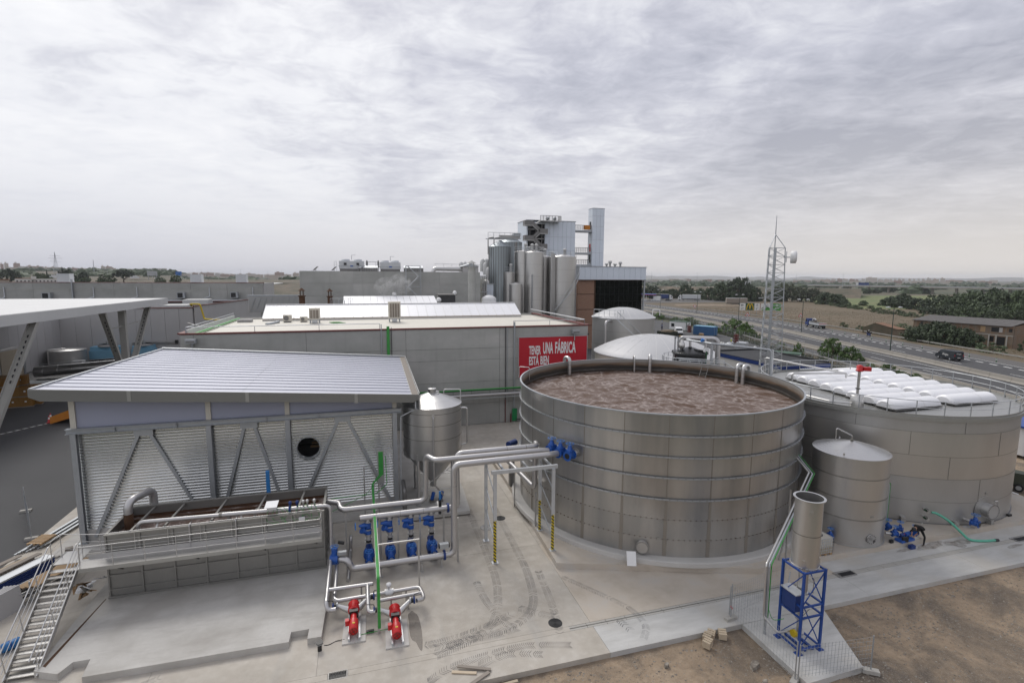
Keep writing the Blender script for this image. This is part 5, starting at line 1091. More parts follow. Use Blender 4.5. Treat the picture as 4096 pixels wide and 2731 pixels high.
P('skid_rail',MB().box(FX-.25,g0,.03,FX-.15,g1,.12),'blue_frame',fl);P('skid_rail',MB().box(FX+.15,g0,.03,FX+.25,g1,.12),'blue_frame',fl)
P('burner_pipe',MB().pipe([(FX,FYc,.25),(FX,FYc,2.4)],.12),'steel',fl);P('burner_head',MB().cyl((FX,FYc,2.4),(FX,FYc,3.72),.20),'steel',fl)
for z,r_ in((.5,.2),(1.2,.22),(2.4,.24),(2.0,.18)):P('flange',MB().cyl((FX,FYc,z-.025),(FX,FYc,z+.025),r_),'steel_bright',fl)
P('control_cabinet',MB().box(f0-.1,g0+.25,1.75,f0+.28,g1-.15,2.55),'blue_deep',fl);P('cabinet_lid',MB().box(f0-.16,g0+.18,2.55,f0+.34,g1-.1,2.60),'galv_light',fl)
P('small_pipe',MB().pipe([(FX+.2,FYc,2.0),(FX+.5,FYc-.1,2.3),(FX+.5,FYc-.1,3.0),(FX+.15,FYc,3.2)],.02,.06,6),'steel_bright',fl);P('actuator',MB().cyl((FX-.25,FYc-.15,2.0),(FX-.25,FYc-.15,2.25),.08),'orange',fl);P('gas_valve',MB().cyl((FX-.35,FYc,.48),(FX-.22,FYc,.48),.16),'yellow',fl)
R_=random.Random(2);wr=MB()
for k in range(8):a=V(FX+R_.uniform(-.3,.4),FYc+R_.uniform(-.3,.3),R_.uniform(1.2,2.6));wr.tube(smooth_path([a,a+V(R_.uniform(-.3,.3),R_.uniform(-.2,.2),-.3),a+V(R_.uniform(-.3,.3),0,R_.uniform(-.6,.4))],4),.012,4)
P('wires',wr,'dark',fl,'stuff')
gs=T('gas_pipe','thin steel gas pipe with a green cable tray sloping from the tanks to the flare','pipe',(17.1,17.5,0))
P('run',MB().pipe([(18.0,16.8,.48),(17.25,16.85,.48),(17.0,17.45,.9),(17.0,17.5,3.36),(24.3,22.4,5.0),(26.0,26.0,5.45)],.05,.18,8),'steel',gs);P('tray',MB().pipe([(17.14,17.48,.0),(17.14,17.48,3.30),(24.45,22.3,4.92),(26.2,25.9,5.38)],.065,.12,4),'galv',gs);P('cable',MB().pipe([(17.23,17.44,.8),(17.23,17.44,3.33),(24.55,22.25,4.98),(26.3,25.85,5.42)],.025,.1,6),'green_cable',gs);P('cable',MB().tube(smooth_path([(17.22,17.4,1.2),(17.3,17.2,.85),(17.7,17.0,.95)]),.014,5),'green_cable',gs)
P('support',MB().bar((22.42,21.75,.34),(22.42,21.75,4.45),.07,.07),'steel_matt',gs);P('support',MB().bar((22.05,21.85,.34),(22.42,21.75,2.2),.07,.07),'steel_matt',gs)
for q in(.3,.6):p_=V(17.05,17.5,3.33).lerp(V(24.4,22.35,4.96),q);P('clamp',MB().bar(p_-V(.1,.0,.05),p_+V(.15,-.1,-.02),.05,.05),'galv',gs)

def fencepanel(t,a,e,h=1.75,sag=.0):
    a,e=Vector(a),Vector(e);n=int((e-a).length/.16);w_=MB()
    for k in range(1,n):
        p_=a.lerp(e,k/n);w_.tube([p_+V(0,0,.12),p_+V(0,0,h)],.0055,3,caps=False)
    for k in range(9):
        z=.12+(h-.12)*k/8;w_.tube([a+V(0,0,z),a.lerp(e,.5)+V(0,0,z+.04*sin(k*2.1)),e+V(0,0,z)],.0055,3,caps=False)
    P('wire_mesh',w_,'galv',t,'stuff')
    for p_ in(a,e):P('frame_tube',MB().cyl(p_+V(0,0,-.05),p_+V(0,0,h+.05),.026,n=8),'galv',t)
def fenceblock(t,p_,rz):P('concrete_foot',MB().cb(p_[0],p_[1],p_[2]+.06,.62,.24,.16,rz=rz),'kerb',t)
t=T('site_fence','wire mesh site fence panels on concrete feet around the flare pad','fence',(16.5,16.5,-.1));fA,fB,fC,fD=(16.32,18.72,.0),(16.40,15.0,-.2),(19.85,14.55,-.2),(20.8,19.9,.0)
fencepanel(t,fA,fB);fencepanel(t,(16.5,14.95,-.2),fC,1.6);fencepanel(t,(16.36,18.86,0),(20.4,19.8,0),1.55)
for p_,rz in((fA,.1),(fB,.5),(fC,-.6)):fenceblock(t,p_,rz)
S('tilted_post',MB().cyl((20.6,19.75,0),(20.95,19.95,.95),.03,n=8),'galv','short grey post leaning near the back of the flare pad','post')
t=T('pink_ribbon','scrap of pink tape tied to the site fence post','tape',(16.3,18.7,.7));P('tape',MB().tube([(16.25,18.66,.75),(16.2,18.6,.7),(16.32,18.6,.68),(16.24,18.58,.62)],.014,5),'sign_red',t)

# ------------------------------------------------------------------ bulk container, skid, worker
ib=T('bulk_container','half filled white plastic bulk container in a wire cage on a wooden pallet','container',(25.0,21.95,.34));ix0,ix1,iy0,iy1=24.55,25.5,21.5,22.4
for k in range(3):P('pallet_block',MB().box(ix0+.40*k,iy0,.34,ix0+.12+.40*k,iy1,.44),'wood',ib)
P('pallet_deck',MB().box(ix0,iy0,.44,ix1,iy1,.47),'wood',ib);P('tank',MB().box(ix0+.03,iy0+.03,.48,ix1-.03,iy1-.03,1.34),'cream',ib);P('bottle_top',MB().lathe([(.13,1.34),(.13,1.40),(.10,1.42),(.001,1.42)],25.0,21.95,14),'black',ib);P('fill_level',MB().box(ix0+.027,iy0+.027,.48,ix1-.027,iy1-.027,.86),'tan',ib)
cg=MB()
for k in range(7):
    for(xa,ya)in((ix0+(ix1-ix0)*k/6,iy0),(ix0+(ix1-ix0)*k/6,iy1),(ix0,iy0+(iy1-iy0)*k/6),(ix1,iy0+(iy1-iy0)*k/6)):cg.bar((xa,ya,.46),(xa,ya,1.36),.016,.016)
for k in range(6):
    z=.50+.17*k
    for a,e in(((ix0,iy0),(ix1,iy0)),((ix1,iy0),(ix1,iy1)),((ix1,iy1),(ix0,iy1)),((ix0,iy1),(ix0,iy0))):cg.bar((a[0],a[1],z),(e[0],e[1],z),.02,.02)
P('cage',cg,'galv_light',ib,'stuff')
sk=T('pump_skid','small blue pump skid on the slab edge that the crouching worker is fitting','pump',(31.1,21.6,.34));P('base',MB().cb(31.1,21.55,.42,1.1,.45,.14,rz=.05),'blue_valve',sk);P('motor',MB().cyl((31.2,21.65,.66),(31.65,21.7,.66),.12),'blue_valve',sk);P('pump_head',MB().cyl((30.75,21.6,.68),(31.05,21.63,.68),.11),'blue_deep',sk);P('gland',MB().cyl((31.0,21.62,.7),(31.12,21.63,.7),.06),'red',sk);P('plank',MB().cb(31.85,21.6,.40,.5,.35,.05,rz=.1),'concrete_new',sk)
for lab,c,ax_ in(('blue gate valve between the small conical tank and the covered tank',(31.0,22.55,.72),(1,.2,0)),('blue gate valve with a steel end flange beside the pump skid',(31.4,22.1,.74),(.5,-1,0)),('blue gate valve with a black bracket at the outlet of the small conical tank',(30.5,21.75,.76),(1,-.35,0)),('blue gate valve lying on the slab behind the worker',(32.2,21.75,.55),(1,.3,0)),('small blue valve on the small conical tank behind the bulk container',(26.5,22.6,.75),(-.5,-1,0))):valve('gate_valve',lab,c,ax_,.12,wheel=.17,bonnet=.28)
P('outlet',MB().pipe([(30.1,22.0,.74),(30.55,21.75,.74),(30.8,21.65,.70)],.07),'steel_bright',sk);P('outlet',MB().pipe([(30.5,22.7,.74),(31.3,22.5,.74),(31.45,22.0,.74)],.06),'steel_bright',sk);P('black_bracket',MB().cb(30.85,21.35,.55,.35,.1,.3,rz=-.3),'black',sk)
S('tool_box',MB().box(31.05,21.08,0,31.4,21.3,.22),'blue_deep','small dark blue tool case on the yard below the pump skid','tool box');S('black_block',MB().box(29.95,21.5,.34,30.15,21.65,.52),'black','small black block at the foot of the small conical tank','block');S('black_clamp',MB().box(41.0,22.0,.34,41.3,22.15,.48),'black','small black clamp on the slab at the foot of the covered tank','clamp')

def body_mesh(name,J,E,mats,regions,sub=2):
    """J: name -> (pos, radius); E: edges by name; regions: material index by nearest joint"""
    names=list(J);me=bpy.data.meshes.new(name);me.from_pydata([J[n][0]for n in names],[(names.index(a),names.index(b))for a,b in E],[])
    o=bpy.data.objects.new(name,me);C.objects.link(o);md=o.modifiers.new('s','SKIN');md.use_smooth_shade=True
    for i,n in enumerate(names):r_=J[n][1];me.skin_vertices[0].data[i].radius=(r_,r_)if isinstance(r_,(int,float))else r_;me.skin_vertices[0].data[i].use_root=(i==0)
    o.modifiers.new('u','SUBSURF').levels=sub;dg=bpy.context.evaluated_depsgraph_get();dg.update();m2=bpy.data.meshes.new_from_object(o.evaluated_get(dg));m2.name=name
    bpy.data.objects.remove(o);bpy.data.meshes.remove(me);m2.materials.clear()
    for x in mats:m2.materials.append(MAT[x])
    ps=[Vector(J[n][0])for n in names]
    for p_ in m2.polygons:
        k=min(range(len(ps)),key=lambda i:(ps[i]-p_.center).length-J[names[i]][1 if 0 else 0][2]*0);p_.material_index=regions.get(names[k],0);p_.use_smooth=True
    return m2
def human(name,label,loc,hip,knees,feet,chest,neck,head,elbows,hands,mats,hairmat='black',helmet=None,group=None,face=(0,-1,0),rz=0.0,toe=(0,-1,0)):
    """mats = [shirt, trousers, skin, boots]"""
    t=T(name,label,'person',loc,group);hip,chest,neck,head=map(Vector,(hip,chest,neck,head));toe=Vector(toe);side=(Vector(knees[1])-Vector(knees[0]));side=(Vector(hands[1])-Vector(hands[0]))if side.length<.05 else side
    ax_=Vector(face).cross(V(0,0,1));ax_=(ax_ if ax_.length>.1 else V(1,0,0)).normalized()
    J={'hip':(hip,.145),'waist':(hip.lerp(chest,.45),.13),'chest':(chest,.155),'neck':(neck,.062),'head':(head,.098),'crown':(head+(head-neck).normalized()*.09,.078)};E=[('hip','waist'),('waist','chest'),('chest','neck'),('neck','head'),('head','crown')];R={'hip':1,'waist':0,'chest':0,'neck':0,'head':2,'crown':2}
    for i,s in enumerate((-1,1)):
        k,f,e,h=Vector(knees[i]),Vector(feet[i]),Vector(elbows[i]),Vector(hands[i]);hj=hip+ax_*s*.10-V(0,0,.06);sj=chest.lerp(neck,.55)+ax_*s*.18
        for n,p_,r_,m_ in(('thigh',hj,.095,1),('midthigh',hj.lerp(k,.5),.082,1),('knee',k,.062,1),('calf',k.lerp(f,.4),.058,1),('ankle',f+V(0,0,.09),.045,1),('heel',f+V(0,0,.05),.045,3),('toe',f+toe*.17+V(0,0,.035),.036,3),('shoulder',sj,.072,0),('elbow',e,.045,0),('forearm',e.lerp(h,.5),.038,2),('wrist',h,.027,2)):J[n+str(i)]=(p_,r_);R[n+str(i)]=m_
        hd=(h-e).normalized();J['palm'+str(i)]=(h+hd*.06,.033);R['palm'+str(i)]=2;c_=hd.cross(ax_);c_=c_.normalized()if c_.length>.1 else V(0,1,0);lat=hd.cross(c_).normalized()
        E+=[('hip','thigh'+str(i)),('thigh'+str(i),'midthigh'+str(i)),('midthigh'+str(i),'knee'+str(i)),('knee'+str(i),'calf'+str(i)),('calf'+str(i),'ankle'+str(i)),('ankle'+str(i),'heel'+str(i)),('heel'+str(i),'toe'+str(i)),('chest','shoulder'+str(i)),('shoulder'+str(i),'elbow'+str(i)),('elbow'+str(i),'forearm'+str(i)),('forearm'+str(i),'wrist'+str(i)),('wrist'+str(i),'palm'+str(i))]
        for q,ln in enumerate((.075,.085,.08,.062)):
            n='f%d%d'%(i,q);b0_=h+hd*.085+lat*(q-1.5)*.021;J[n+'a']=(b0_,.0095);J[n+'b']=(b0_+hd*ln*.55+c_*.012,.009);J[n+'c']=(b0_+hd*ln*.85+c_*.035,.008);E+=[('palm'+str(i),n+'a'),(n+'a',n+'b'),(n+'b',n+'c')];R[n+'a']=R[n+'b']=R[n+'c']=2
        n='th%d'%i;J[n+'a']=(h+hd*.04+lat*.045,.011);J[n+'b']=(h+hd*.085+lat*.06+c_*.02,.0095);E+=[('wrist'+str(i),n+'a'),(n+'a',n+'b')];R[n+'a']=R[n+'b']=2
    me=body_mesh(name,J,E,mats,R,1);o=link('body',me,t);up=(head-neck).normalized();fc=Vector(face);fc=(fc-up*fc.dot(up)).normalized();sd2=fc.cross(up)
    hb=MB()
    if helmet:hb.sphere(head+up*.075,.125,.125,.115,12,8);hb.tube([head+up*.06-fc*.14,head+up*.06+fc*.17],.06,8)
    else:hb.sphere(head+up*.045-fc*.03,.122,.122,.125,12,8)
    q=link('helmet' if helmet else 'hair',hb.mesh('hair',helmet or hairmat),t);ey=MB()
    for s in(-1,1):ey.sphere(head+fc*.092+sd2*s*.035+up*.015,.013,n=6,k=4)
    link('eyes',ey.mesh('eyes','black'),o);ns_=MB().tube([head+fc*.09+up*.01,head+fc*.125-up*.03],[.012,.017],6);link('nose',ns_.mesh('nose','skin'),o);mo=MB().bar(head+fc*.095+sd2*.025-up*.06,head+fc*.095-sd2*.025-up*.06,.01,.012);link('mouth',mo.mesh('mouth','red_cap'),o)
    er=MB()
    for s in(-1,1):er.sphere(head+sd2*s*.10,.02,.03,.035,6,5)
    link('ears',er.mesh('ears','skin'),o);t.rotation_euler=(0,0,rz);return t
wkx,wky=32.28,21.25
t=human('person','worker in black clothes bending over the blue pump skid',(wkx,wky,0),(.02,.16,1.02),[(-.20,.62,.72),(.06,.02,.52)],[(-.30,.78,.345),(.0,.0,.0)],(-.42,.12,1.28),(-.62,.08,1.26),(-.80,.06,1.14),[(-.62,.30,.92),(-.55,-.02,.92)],[(-.68,.28,.68),(-.66,.12,.66)],['cloth_black','cloth_black','skin','boot'],face=(-.45,-.1,-.9),toe=(-.95,-.2,0))
P('badge',MB().tube([(wkx-.34,wky+.02,1.43),(wkx-.24,wky+.03,1.43),(wkx-.20,wky+.08,1.43)],.012,5),'white',t)

# ------------------------------------------------------------------ timber and blocks on the dirt
for lab,a,e,w_,mm in(('dark grey plank lying across the yard edge, the upper one of three',(3.35,19.2,.12),(4.65,18.72,.06),.13,'wood_grey'),('pale board lying on the yard edge beside the dark plank',(3.1,19.05,.03),(4.05,18.72,.03),.13,'wood_pale'),('weathered plank slanting off the yard edge on to the dirt',(4.55,18.62,.05),(3.6,18.15,.02),.15,'wood_grey'),('short pale plank end lying in the dirt below the yard edge',(4.3,18.0,-.14),(5.6,18.05,-.12),.12,'wood_pale')):S('plank',MB().bar(a,e,w_,.05),mm,lab,'plank','planks by the yard edge')
for lab,x,y,rz,tl in(('pale stepped concrete block standing on end on the dirt',14.15,17.6,.5,.5),('pale stepped concrete block lying flat beside another block',14.45,18.0,.6,.15),('pale stepped concrete block leaning on the slab edge',14.75,18.12,.7,.1),('pale concrete block tilted apart from the other blocks',15.25,17.9,1.1,.3)):
    b=MB()
    for k in range(3):b.cb(x+.12*k*cos(rz),y+.12*k*sin(rz),-.14+tl*.25+.03*k,.11,.34,.24+.1*tl,rz=rz)
    S('concrete_block',b,'wood_pale',lab,'block','concrete blocks on the dirt')
for lab,x,y,s in(('flat pale stone slab half buried in the dirt near the flare fence',15.5,16.2,.3),('pale stone on the gravel by the concrete edge',11.9,17.2,.16),('pale stone near the corner of the flare pad',15.2,15.3,.18),('broken pale slab of concrete lying below the yard edge',8.6,16.6,.4)):
    b=MB();blob(b,x,y,s,s*.6,.4,-.16,9,x);top=b.v[:];b2=MB();n=len(top);b2.add([(a,c,-.3)for a,c,_ in top]+[(x+(a-x)*.8,y+(c-y)*.8,-.12)for a,c,_ in top],[tuple(range(n,2*n))]+[(i,(i+1)%n,n+(i+1)%n,n+i)for i in range(n)]);S('stone',b2,'stone',lab,'stone','loose stones')

# ------------------------------------------------------------------ clutter left of the basin
for i in range(9):
    y0=34.9+.08*i;x0=-19.5+.14*i
    S('steel_profile',MB().bar((x0,y0-.3,.05+.05*(i%3)),(x0+1.1,y0+4.6,.05+.05*(i%3)),.10,.06),'galv','long galvanised steel profile in the loose pile beside the shed column','steel profile','pile of steel profiles')
def pallet(name,lab,c,rz,mm='wood'):
    t=T(name,lab,'pallet',tuple(c));c=Vector(c);a,e=Vector((cos(rz),sin(rz),0)),Vector((-sin(rz),cos(rz),0))
    for k in range(3):P('bearer',MB().bar(c+a*-.55+e*(-.36+.36*k)+V(0,0,.05),c+a*.55+e*(-.36+.36*k)+V(0,0,.05),.10,.09),mm,t)
    for k in range(7):P('slat',MB().bar(c+e*-.42+a*(-.5+.167*k)+V(0,0,.11),c+e*.42+a*(-.5+.167*k)+V(0,0,.11),.11,.025),mm,t)
    return t
pallet('pallet','wooden pallet lying on the pile of steel profiles',(-18.75,35.75,.22),1.35)
def bundle(name,lab,cat,p0,p1,n,r_,mats,spread,grp=None):
    t=T(name,lab,cat,tuple((Vector(p0)+Vector(p1))/2),grp);R_=random.Random(len(lab))
    for i in range(n):off=V(R_.uniform(-1,1)*spread,R_.uniform(-.3,.3)*spread,R_.uniform(0,1)*spread*1.1);P('tube',MB().cyl(Vector(p0)+off,Vector(p1)+off+V(0,R_.uniform(-.2,.2),0),r_,n=6),mats[i%len(mats)],t)
    return t
t=bundle('scaffold_tubes','bundle of scaffold tubes and planks stacked beside the stair','tube bundle',(-16.7,28.9,.25),(-15.2,31.4,.25),26,.03,['galv','steel_matt','steel_dark'],.45)
for k in range(4):P('plank',MB().bar((-16.6+.25*k,29.2,.80),(-15.4+.25*k,31.6,.80),.22,.05),'wood',t)
for k in range(2):P('post',MB().bar((-16.9+.9*k,29.0+.2*k,0),(-16.9+.9*k,29.0+.2*k,1.1),.06,.06),'galv',t)
for i in range(2):
    t=T('scaffold_boards',['stack of blue edged metal scaffold boards behind the tube bundle','second stack of metal scaffold boards with a wooden top'][i],'scaffold boards',(-17.6-1.0*i,31.0,0))
    for k in range(7):P('board',MB().bar((-18.0-.9*i,29.9,.08+.12*k),(-16.7-.9*i,32.4,.08+.12*k),.62,.085),'blue_deep' if k<6 else('galv_light' if i==0 else 'wood_pale'),t)
    P('top_board',MB().bar((-18.45-.9*i,30.1,.96),(-17.2-.9*i,32.5,.96),.30,.05),'wood_grey',t)
for k in range(4):S('wall_panel',MB().add([(-17.3+.14*k,27.4,0),(-16.6+.14*k,28.9,0),(-16.75+.14*k,28.95,1.15),(-17.45+.14*k,27.45,1.15),(-17.22+.14*k,27.37,0),(-16.52+.14*k,28.87,0),(-16.67+.14*k,28.92,1.15),(-17.37+.14*k,27.42,1.15)],[(0,1,2,3),(7,6,5,4),(0,4,5,1),(1,5,6,2),(2,6,7,3),(3,7,4,0)]),'panel_grey','grey wall panel leaning in the row left of the stair','panel','grey panels left of the stair')
t=T('plastic_drum','bright blue plastic drum lying on its side left of the stair','drum',(-14.85,25.6,0));P('drum',MB().tube([(-15.15,25.35,.2),(-15.1,25.38,.2),(-14.7,25.75,.2),(-14.66,25.78,.2)],[.15,.2,.2,.15],14),'blue_bright',t);P('ring',MB().cyl((-14.95,25.53,.2),(-14.92,25.56,.2),.21),'blue_frame',t)
b=MB()
for k in range(4):b.cb(-15.75+.02*k,25.1,.10+.13*k,.8,.9,.12,rz=.3+.08*k)
S('wrapped_stack',b,'blue_box','stack wrapped in striped blue plastic left of the stair foot','stack')
t=T('packing_waste','heap of torn cardboard and white plastic film under the walkway','waste',(-13.2,28.7,.3));R_=random.Random(4)
for k in range(8):
    c=V(-13.4+R_.uniform(-.35,.6),28.6+R_.uniform(-.25,.35),.32+.12*k*.6);q=[c+V(R_.uniform(-.3,.3),R_.uniform(-.25,.25),R_.uniform(-.05,.3))for _ in range(6)];P('sheet' if k%2 else 'carton',MB().add(q+[p_+V(.02,.03,.03)for p_ in q],[(0,1,2),(2,3,0),(3,4,5),(1,4,2),(6,8,7),(8,6,9),(9,11,10),(7,8,10),(0,6,7,1),(3,9,10,4)],True),'white' if k%2 else 'cardboard',t)
t=T('mesh_fence','rusty wire mesh fence panel standing on the asphalt beside the shed','fence',(-20.8,38.8,0));fencepanel(t,(-19.7,36.6,0),(-22.3,41.2,0),1.7);fenceblock(t,(-19.7,36.6,0),.2);fenceblock(t,(-22.3,41.2,0),.2)
S('rubble',MB().cb(-16.7,34.2,.2,.35,.3,.2,rz=.4),'wood_grey','lump of rubble at the foot of the shed column','rubble')

# ------------------------------------------------------------------ crates, ramp, cones on the asphalt
cr_m=MB();cr_m.box(-.58,-.48,0,.58,.48,1.12);cr_b=MB()
for zz_ in range(4):
    for a in range(6):
        x=-.58+.193*a;cr_b.box(x+.02,-.50,.03+.28*zz_,x+.17,-.48,.25+.28*zz_)
        y=-.48+.16*a;cr_b.box(.58,y+.02,.03+.28*zz_,.60,y+.14,.25+.28*zz_)
cr_m=cr_m.mesh('crates','crate');cr_b=cr_b.mesh('crate_face','crate');cr_l=MB().box(-.12,-.515,.5,.06,-.50,.68).mesh('paper_label','white');cr_p=MB().box(-.6,-.5,-.12,.6,.5,-.01).mesh('pallet','wood_grey')
for ix in range(5):
    for iy in range(2):
        for lv in range(3 if ix<4 else 2):
            x=-39.5-1.22*(4-ix)+(.0 if iy==0 else .4);y=75.2+1.02*iy+(ix*.1);ft_='lowest' if lv==0 else('middle' if lv==1 else 'top')
            t=T('crate_stack',ft_+' pallet layer of yellow brown bottle crates in the stacked rows on the asphalt','crates',(x,y,.12+1.26*lv),'pallets of yellow crates');t.rotation_euler=(0,0,.22);link('crates',cr_m,t);link('crate_face',cr_b,t);link('paper_label',cr_l,t);link('pallet',cr_p,t)
t=T('loading_ramp','orange steel loading ramp lying on the asphalt','ramp',(-31.5,66.3,0));b=MB();P('ramp_bed',MB().add([(-32.6,65.9,.02),(-32.0,68.0,.02),(-29.0,67.6,1.2),(-29.6,65.5,1.2),(-29.0,67.6,.9),(-29.6,65.5,.9)],[(3,2,1,0),(0,1,4,5),(2,3,5,4)]),'orange',t)
for y,dx_ in((65.8,0),(68.05,.6)):P('ramp_side',MB().add([(-32.6+dx_,y,0),(-29.6+dx_,y-.4,.9),(-29.6+dx_,y-.4,1.9),(-32.6+dx_,y,.75),(-32.6+dx_,y+.08,0),(-29.6+dx_,y-.32,.9),(-29.6+dx_,y-.32,1.9),(-32.6+dx_,y+.08,.75)],[(0,1,2,3),(7,6,5,4),(0,4,5,1),(1,5,6,2),(2,6,7,3),(3,7,4,0)]),'orange',t)
for lab,x,y in(('red and white traffic cone beside the orange ramp',-33.0,66.5),('red and white traffic cone just behind another cone by the ramp',-33.4,67.6)):
    t=T('traffic_cone',lab,'traffic cone',(x,y,0));P('base',MB().box(x-.22,y-.22,0,x+.22,y+.22,.05),'red',t);P('cone',MB().lathe([(.17,.05),(.11,.38)],x,y,12),'red',t);P('band',MB().lathe([(.11,.38),(.07,.60)],x,y,12),'white',t);P('tip',MB().lathe([(.07,.60),(.03,.78),(.001,.78)],x,y,12),'red',t)
ST('yard_marking',MB().prism([(-36,62.0),(-33.2,66.2),(-33.0,66.1),(-35.8,61.9)],-.011,-.004),'paint')
b=MB()
for k in range(9):b.prism([(-36.5+.35*k,62+.55*k),(-34.9+.35*k,61.9+.55*k),(-34.8+.35*k,62.1+.55*k),(-36.4+.35*k,62.2+.55*k)],-.011,-.003)
o=ST('worn_marking',b,'road_light','stuff');tag(o,'worn pale road marking stripes on the asphalt','marking')

# ------------------------------------------------------------------ concrete factory hall with the red billboard
WY=53.67;WX0,WX1,WTOP=-16.1,24.72,10.55
hb=T('concrete_hall','long low concrete hall with red roof edge and the red billboard on its wall','building',(4,60,0));vx=[WX0,-15.0,-5.3,4.3,14.3,WX1];hzz=[0,2.35,4.75,7.15,8.40,WTOP]
for i in range(5):
    for j in range(5):P('wall_panel',MB().box(vx[i]+.014,WY,hzz[j]+.012,vx[i+1]-.014,WY+.24,hzz[j+1]-.012),'wall_concrete',hb)
P('wall_core',MB().box(WX0+.02,WY+.07,0,WX1-.02,WY+.3,WTOP-.05),'dark',hb)
for j in range(5):
    for k in range(4):P('side_panel',MB().box(WX0,WY+.3+4.5*k,hzz[j]+.012,WX0+.24,WY+.3+4.5*(k+1)-.02,hzz[j+1]-.012),'wall_concrete',hb);P('side_panel',MB().box(WX1-.24,WY+.3+4.5*k,hzz[j]+.012,WX1,WY+.3+4.5*(k+1)-.02,hzz[j+1]-.012),'wall_concrete',hb)
P('roof_deck',MB().box(WX0+.25,WY+.3,10.2,WX1-.25,73.4,10.38),'cream',hb);P('back_wall',MB().box(WX0,73.2,0,WX1,73.5,10.6),'wall_concrete',hb)
P('roof_edge',MB().box(WX0-.08,WY-.08,WTOP,WX1+.08,WY+.34,WTOP+.14),'red_cap',hb)
for x in(WX0,WX1):P('roof_edge',MB().box(x-.3,WY+.35,WTOP,x+.3,73.4,WTOP+.14),'red_cap',hb)
def bar_rail(x0,x1,y,z0=10.69,h=.55):railing([(x0,y,z0),(x1,y,z0)],h,5.0,(),.035,hb,'galv_light','galv',.03)
bar_rail(-15.6,1.7,WY+.1);bar_rail(15.9,24.3,WY+.1)
railing([(24.3,WY+.1,10.69),(24.3,73,10.69)],.55,5,(),.06,hb,'galv_light','galv',.03);railing([(-15.7,WY+.3,10.69),(-15.7,73,10.69)],.5,4,(),.035,hb,'galv_light','galv',.03);P('roof_cable_tray',MB().box(-15.2,WY+.6,10.5,-14.95,73,10.62),'green_cable',hb);P('parapet',MB().box(-15.75,WY+.5,10.4,-15.6,73,10.95),'white_dirty',hb)
P('drainpipe',MB().cyl((15.95,WY-.12,0),(15.95,WY-.12,11.15),.09),'galv',hb);P('drainpipe',MB().cyl((1.85,WY-.10,4),(1.85,WY-.10,11.2),.05),'galv',hb);P('black_conduit',MB().bar((14.95,WY-.05,2.6),(14.95,WY-.05,10.7),.09,.06),'dark',hb);P('red_pipe',MB().cyl((14.95,WY-.06,0),(14.95,WY-.06,2.6),.05),'red_cap',hb);P('wall_ladder',MB().box(15.12,WY-.06,2,15.2,WY-.02,10.6),'galv',hb)
P('green_conduit',MB().box(2.38,WY-.18,3.6,2.66,WY-.05,10.95),'green_cable',hb);P('black_conduit',MB().bar((2.85,WY-.05,3.6),(2.85,WY-.05,10.85),.07,.05),'dark',hb)
P('wall_pipe',MB().cyl((3.4,WY-.9,3.45),(24.6,WY-.9,3.45),.17),'pipe_steel',hb);P('wall_tray',MB().box(3.5,WY-1.05,3.95,24.4,WY-.75,4.0),'green_dark',hb);P('wall_tray_bracket',MB().box(3.5,WY-1.1,3.1,24.4,WY-1.0,3.2),'galv',hb)
for k in range(3):P('wall_cable',MB().pipe([(3.3,WY-.8,3.7),(4.6,WY-.95+.08*k,4.06),(24.3,WY-.98+.1*k,4.06)],.045,.3,6),'green_cable',hb)
for x in range(5,25,2):P('hanger',MB().bar((x,WY-.9,3.6),(x,WY-.9,3.95),.03,.03),'green_dark',hb);P('wall_bracket',MB().bar((x+.5,WY-1.05,3.22),(x+.5,WY,3.22),.06,.06),'galv',hb)
P('green_board',MB().box(15.7,WY-.28,.15,16.25,WY-.2,1.55),'green_panel',hb);P('hose_red',MB().cyl((15.55,WY-.2,0),(15.55,WY-.2,1.0),.06),'red_cap',hb);P('water_tap',MB().pipe([(16.1,WY-.25,.3),(16.8,WY-.3,.35),(17.2,WY-.35,.1)],.06),'dark',hb)
def flood(x,z,flip=1):
    P('floodlight',MB().box(x-.42,WY-.75,z-.2,x+.42,WY-.12,z+.2),'galv',hb);P('floodlight_lens',MB().box(x-.36,WY-.77,z-.14,x+.36,WY-.755,z+.05),'steel_dark',hb);P('floodlight_stem',MB().cyl((x,WY-.2,z-1.0),(x,WY-.2,z-.2),.06),'galv',hb)
flood(23.0,9.95);flood(-15.1,10.0)
P('security_camera',MB().cyl((24.6,WY-.35,9.6),(24.75,WY-.1,9.65),.07),'dark',hb)
bb=T('billboard','red billboard with white lettering on the concrete hall wall','billboard',(20.5,WY-.2,5.0));P('panel',MB().box(16.44,WY-.16,5.0,24.56,WY-.06,9.42),'red_sign',bb)
for a,e in(((16.40,4.96),(24.60,5.0)),((16.40,9.42),(24.60,9.46)),((16.40,5.0),(16.44,9.42)),((24.56,5.0),(24.60,9.42))):P('frame',MB().box(a[0],WY-.20,a[1],e[0],WY-.05,e[1]),'galv_light',bb)
def fit_text(body,x0,x1,z,capH,tall=1.0):
    o=text(body,1.0,(x0,WY-.168,z),(radians(90),0,0),'white',bb,.006,.03);xs_=[v.co.x for v in o.data.vertices];w_=max(xs_)-min(xs_);o.scale=((x1-x0)/max(w_,.01),capH/.70,1);return o
fit_text('TENER',17.62,19.0,7.52,.92);fit_text('UNA',19.25,20.44,7.58,1.22);fit_text('FÁBRICA',20.66,23.16,7.58,1.22);fit_text('ESTÁ',17.62,18.76,6.34,.92);fit_text('BIEN',18.94,19.94,6.36,.92)
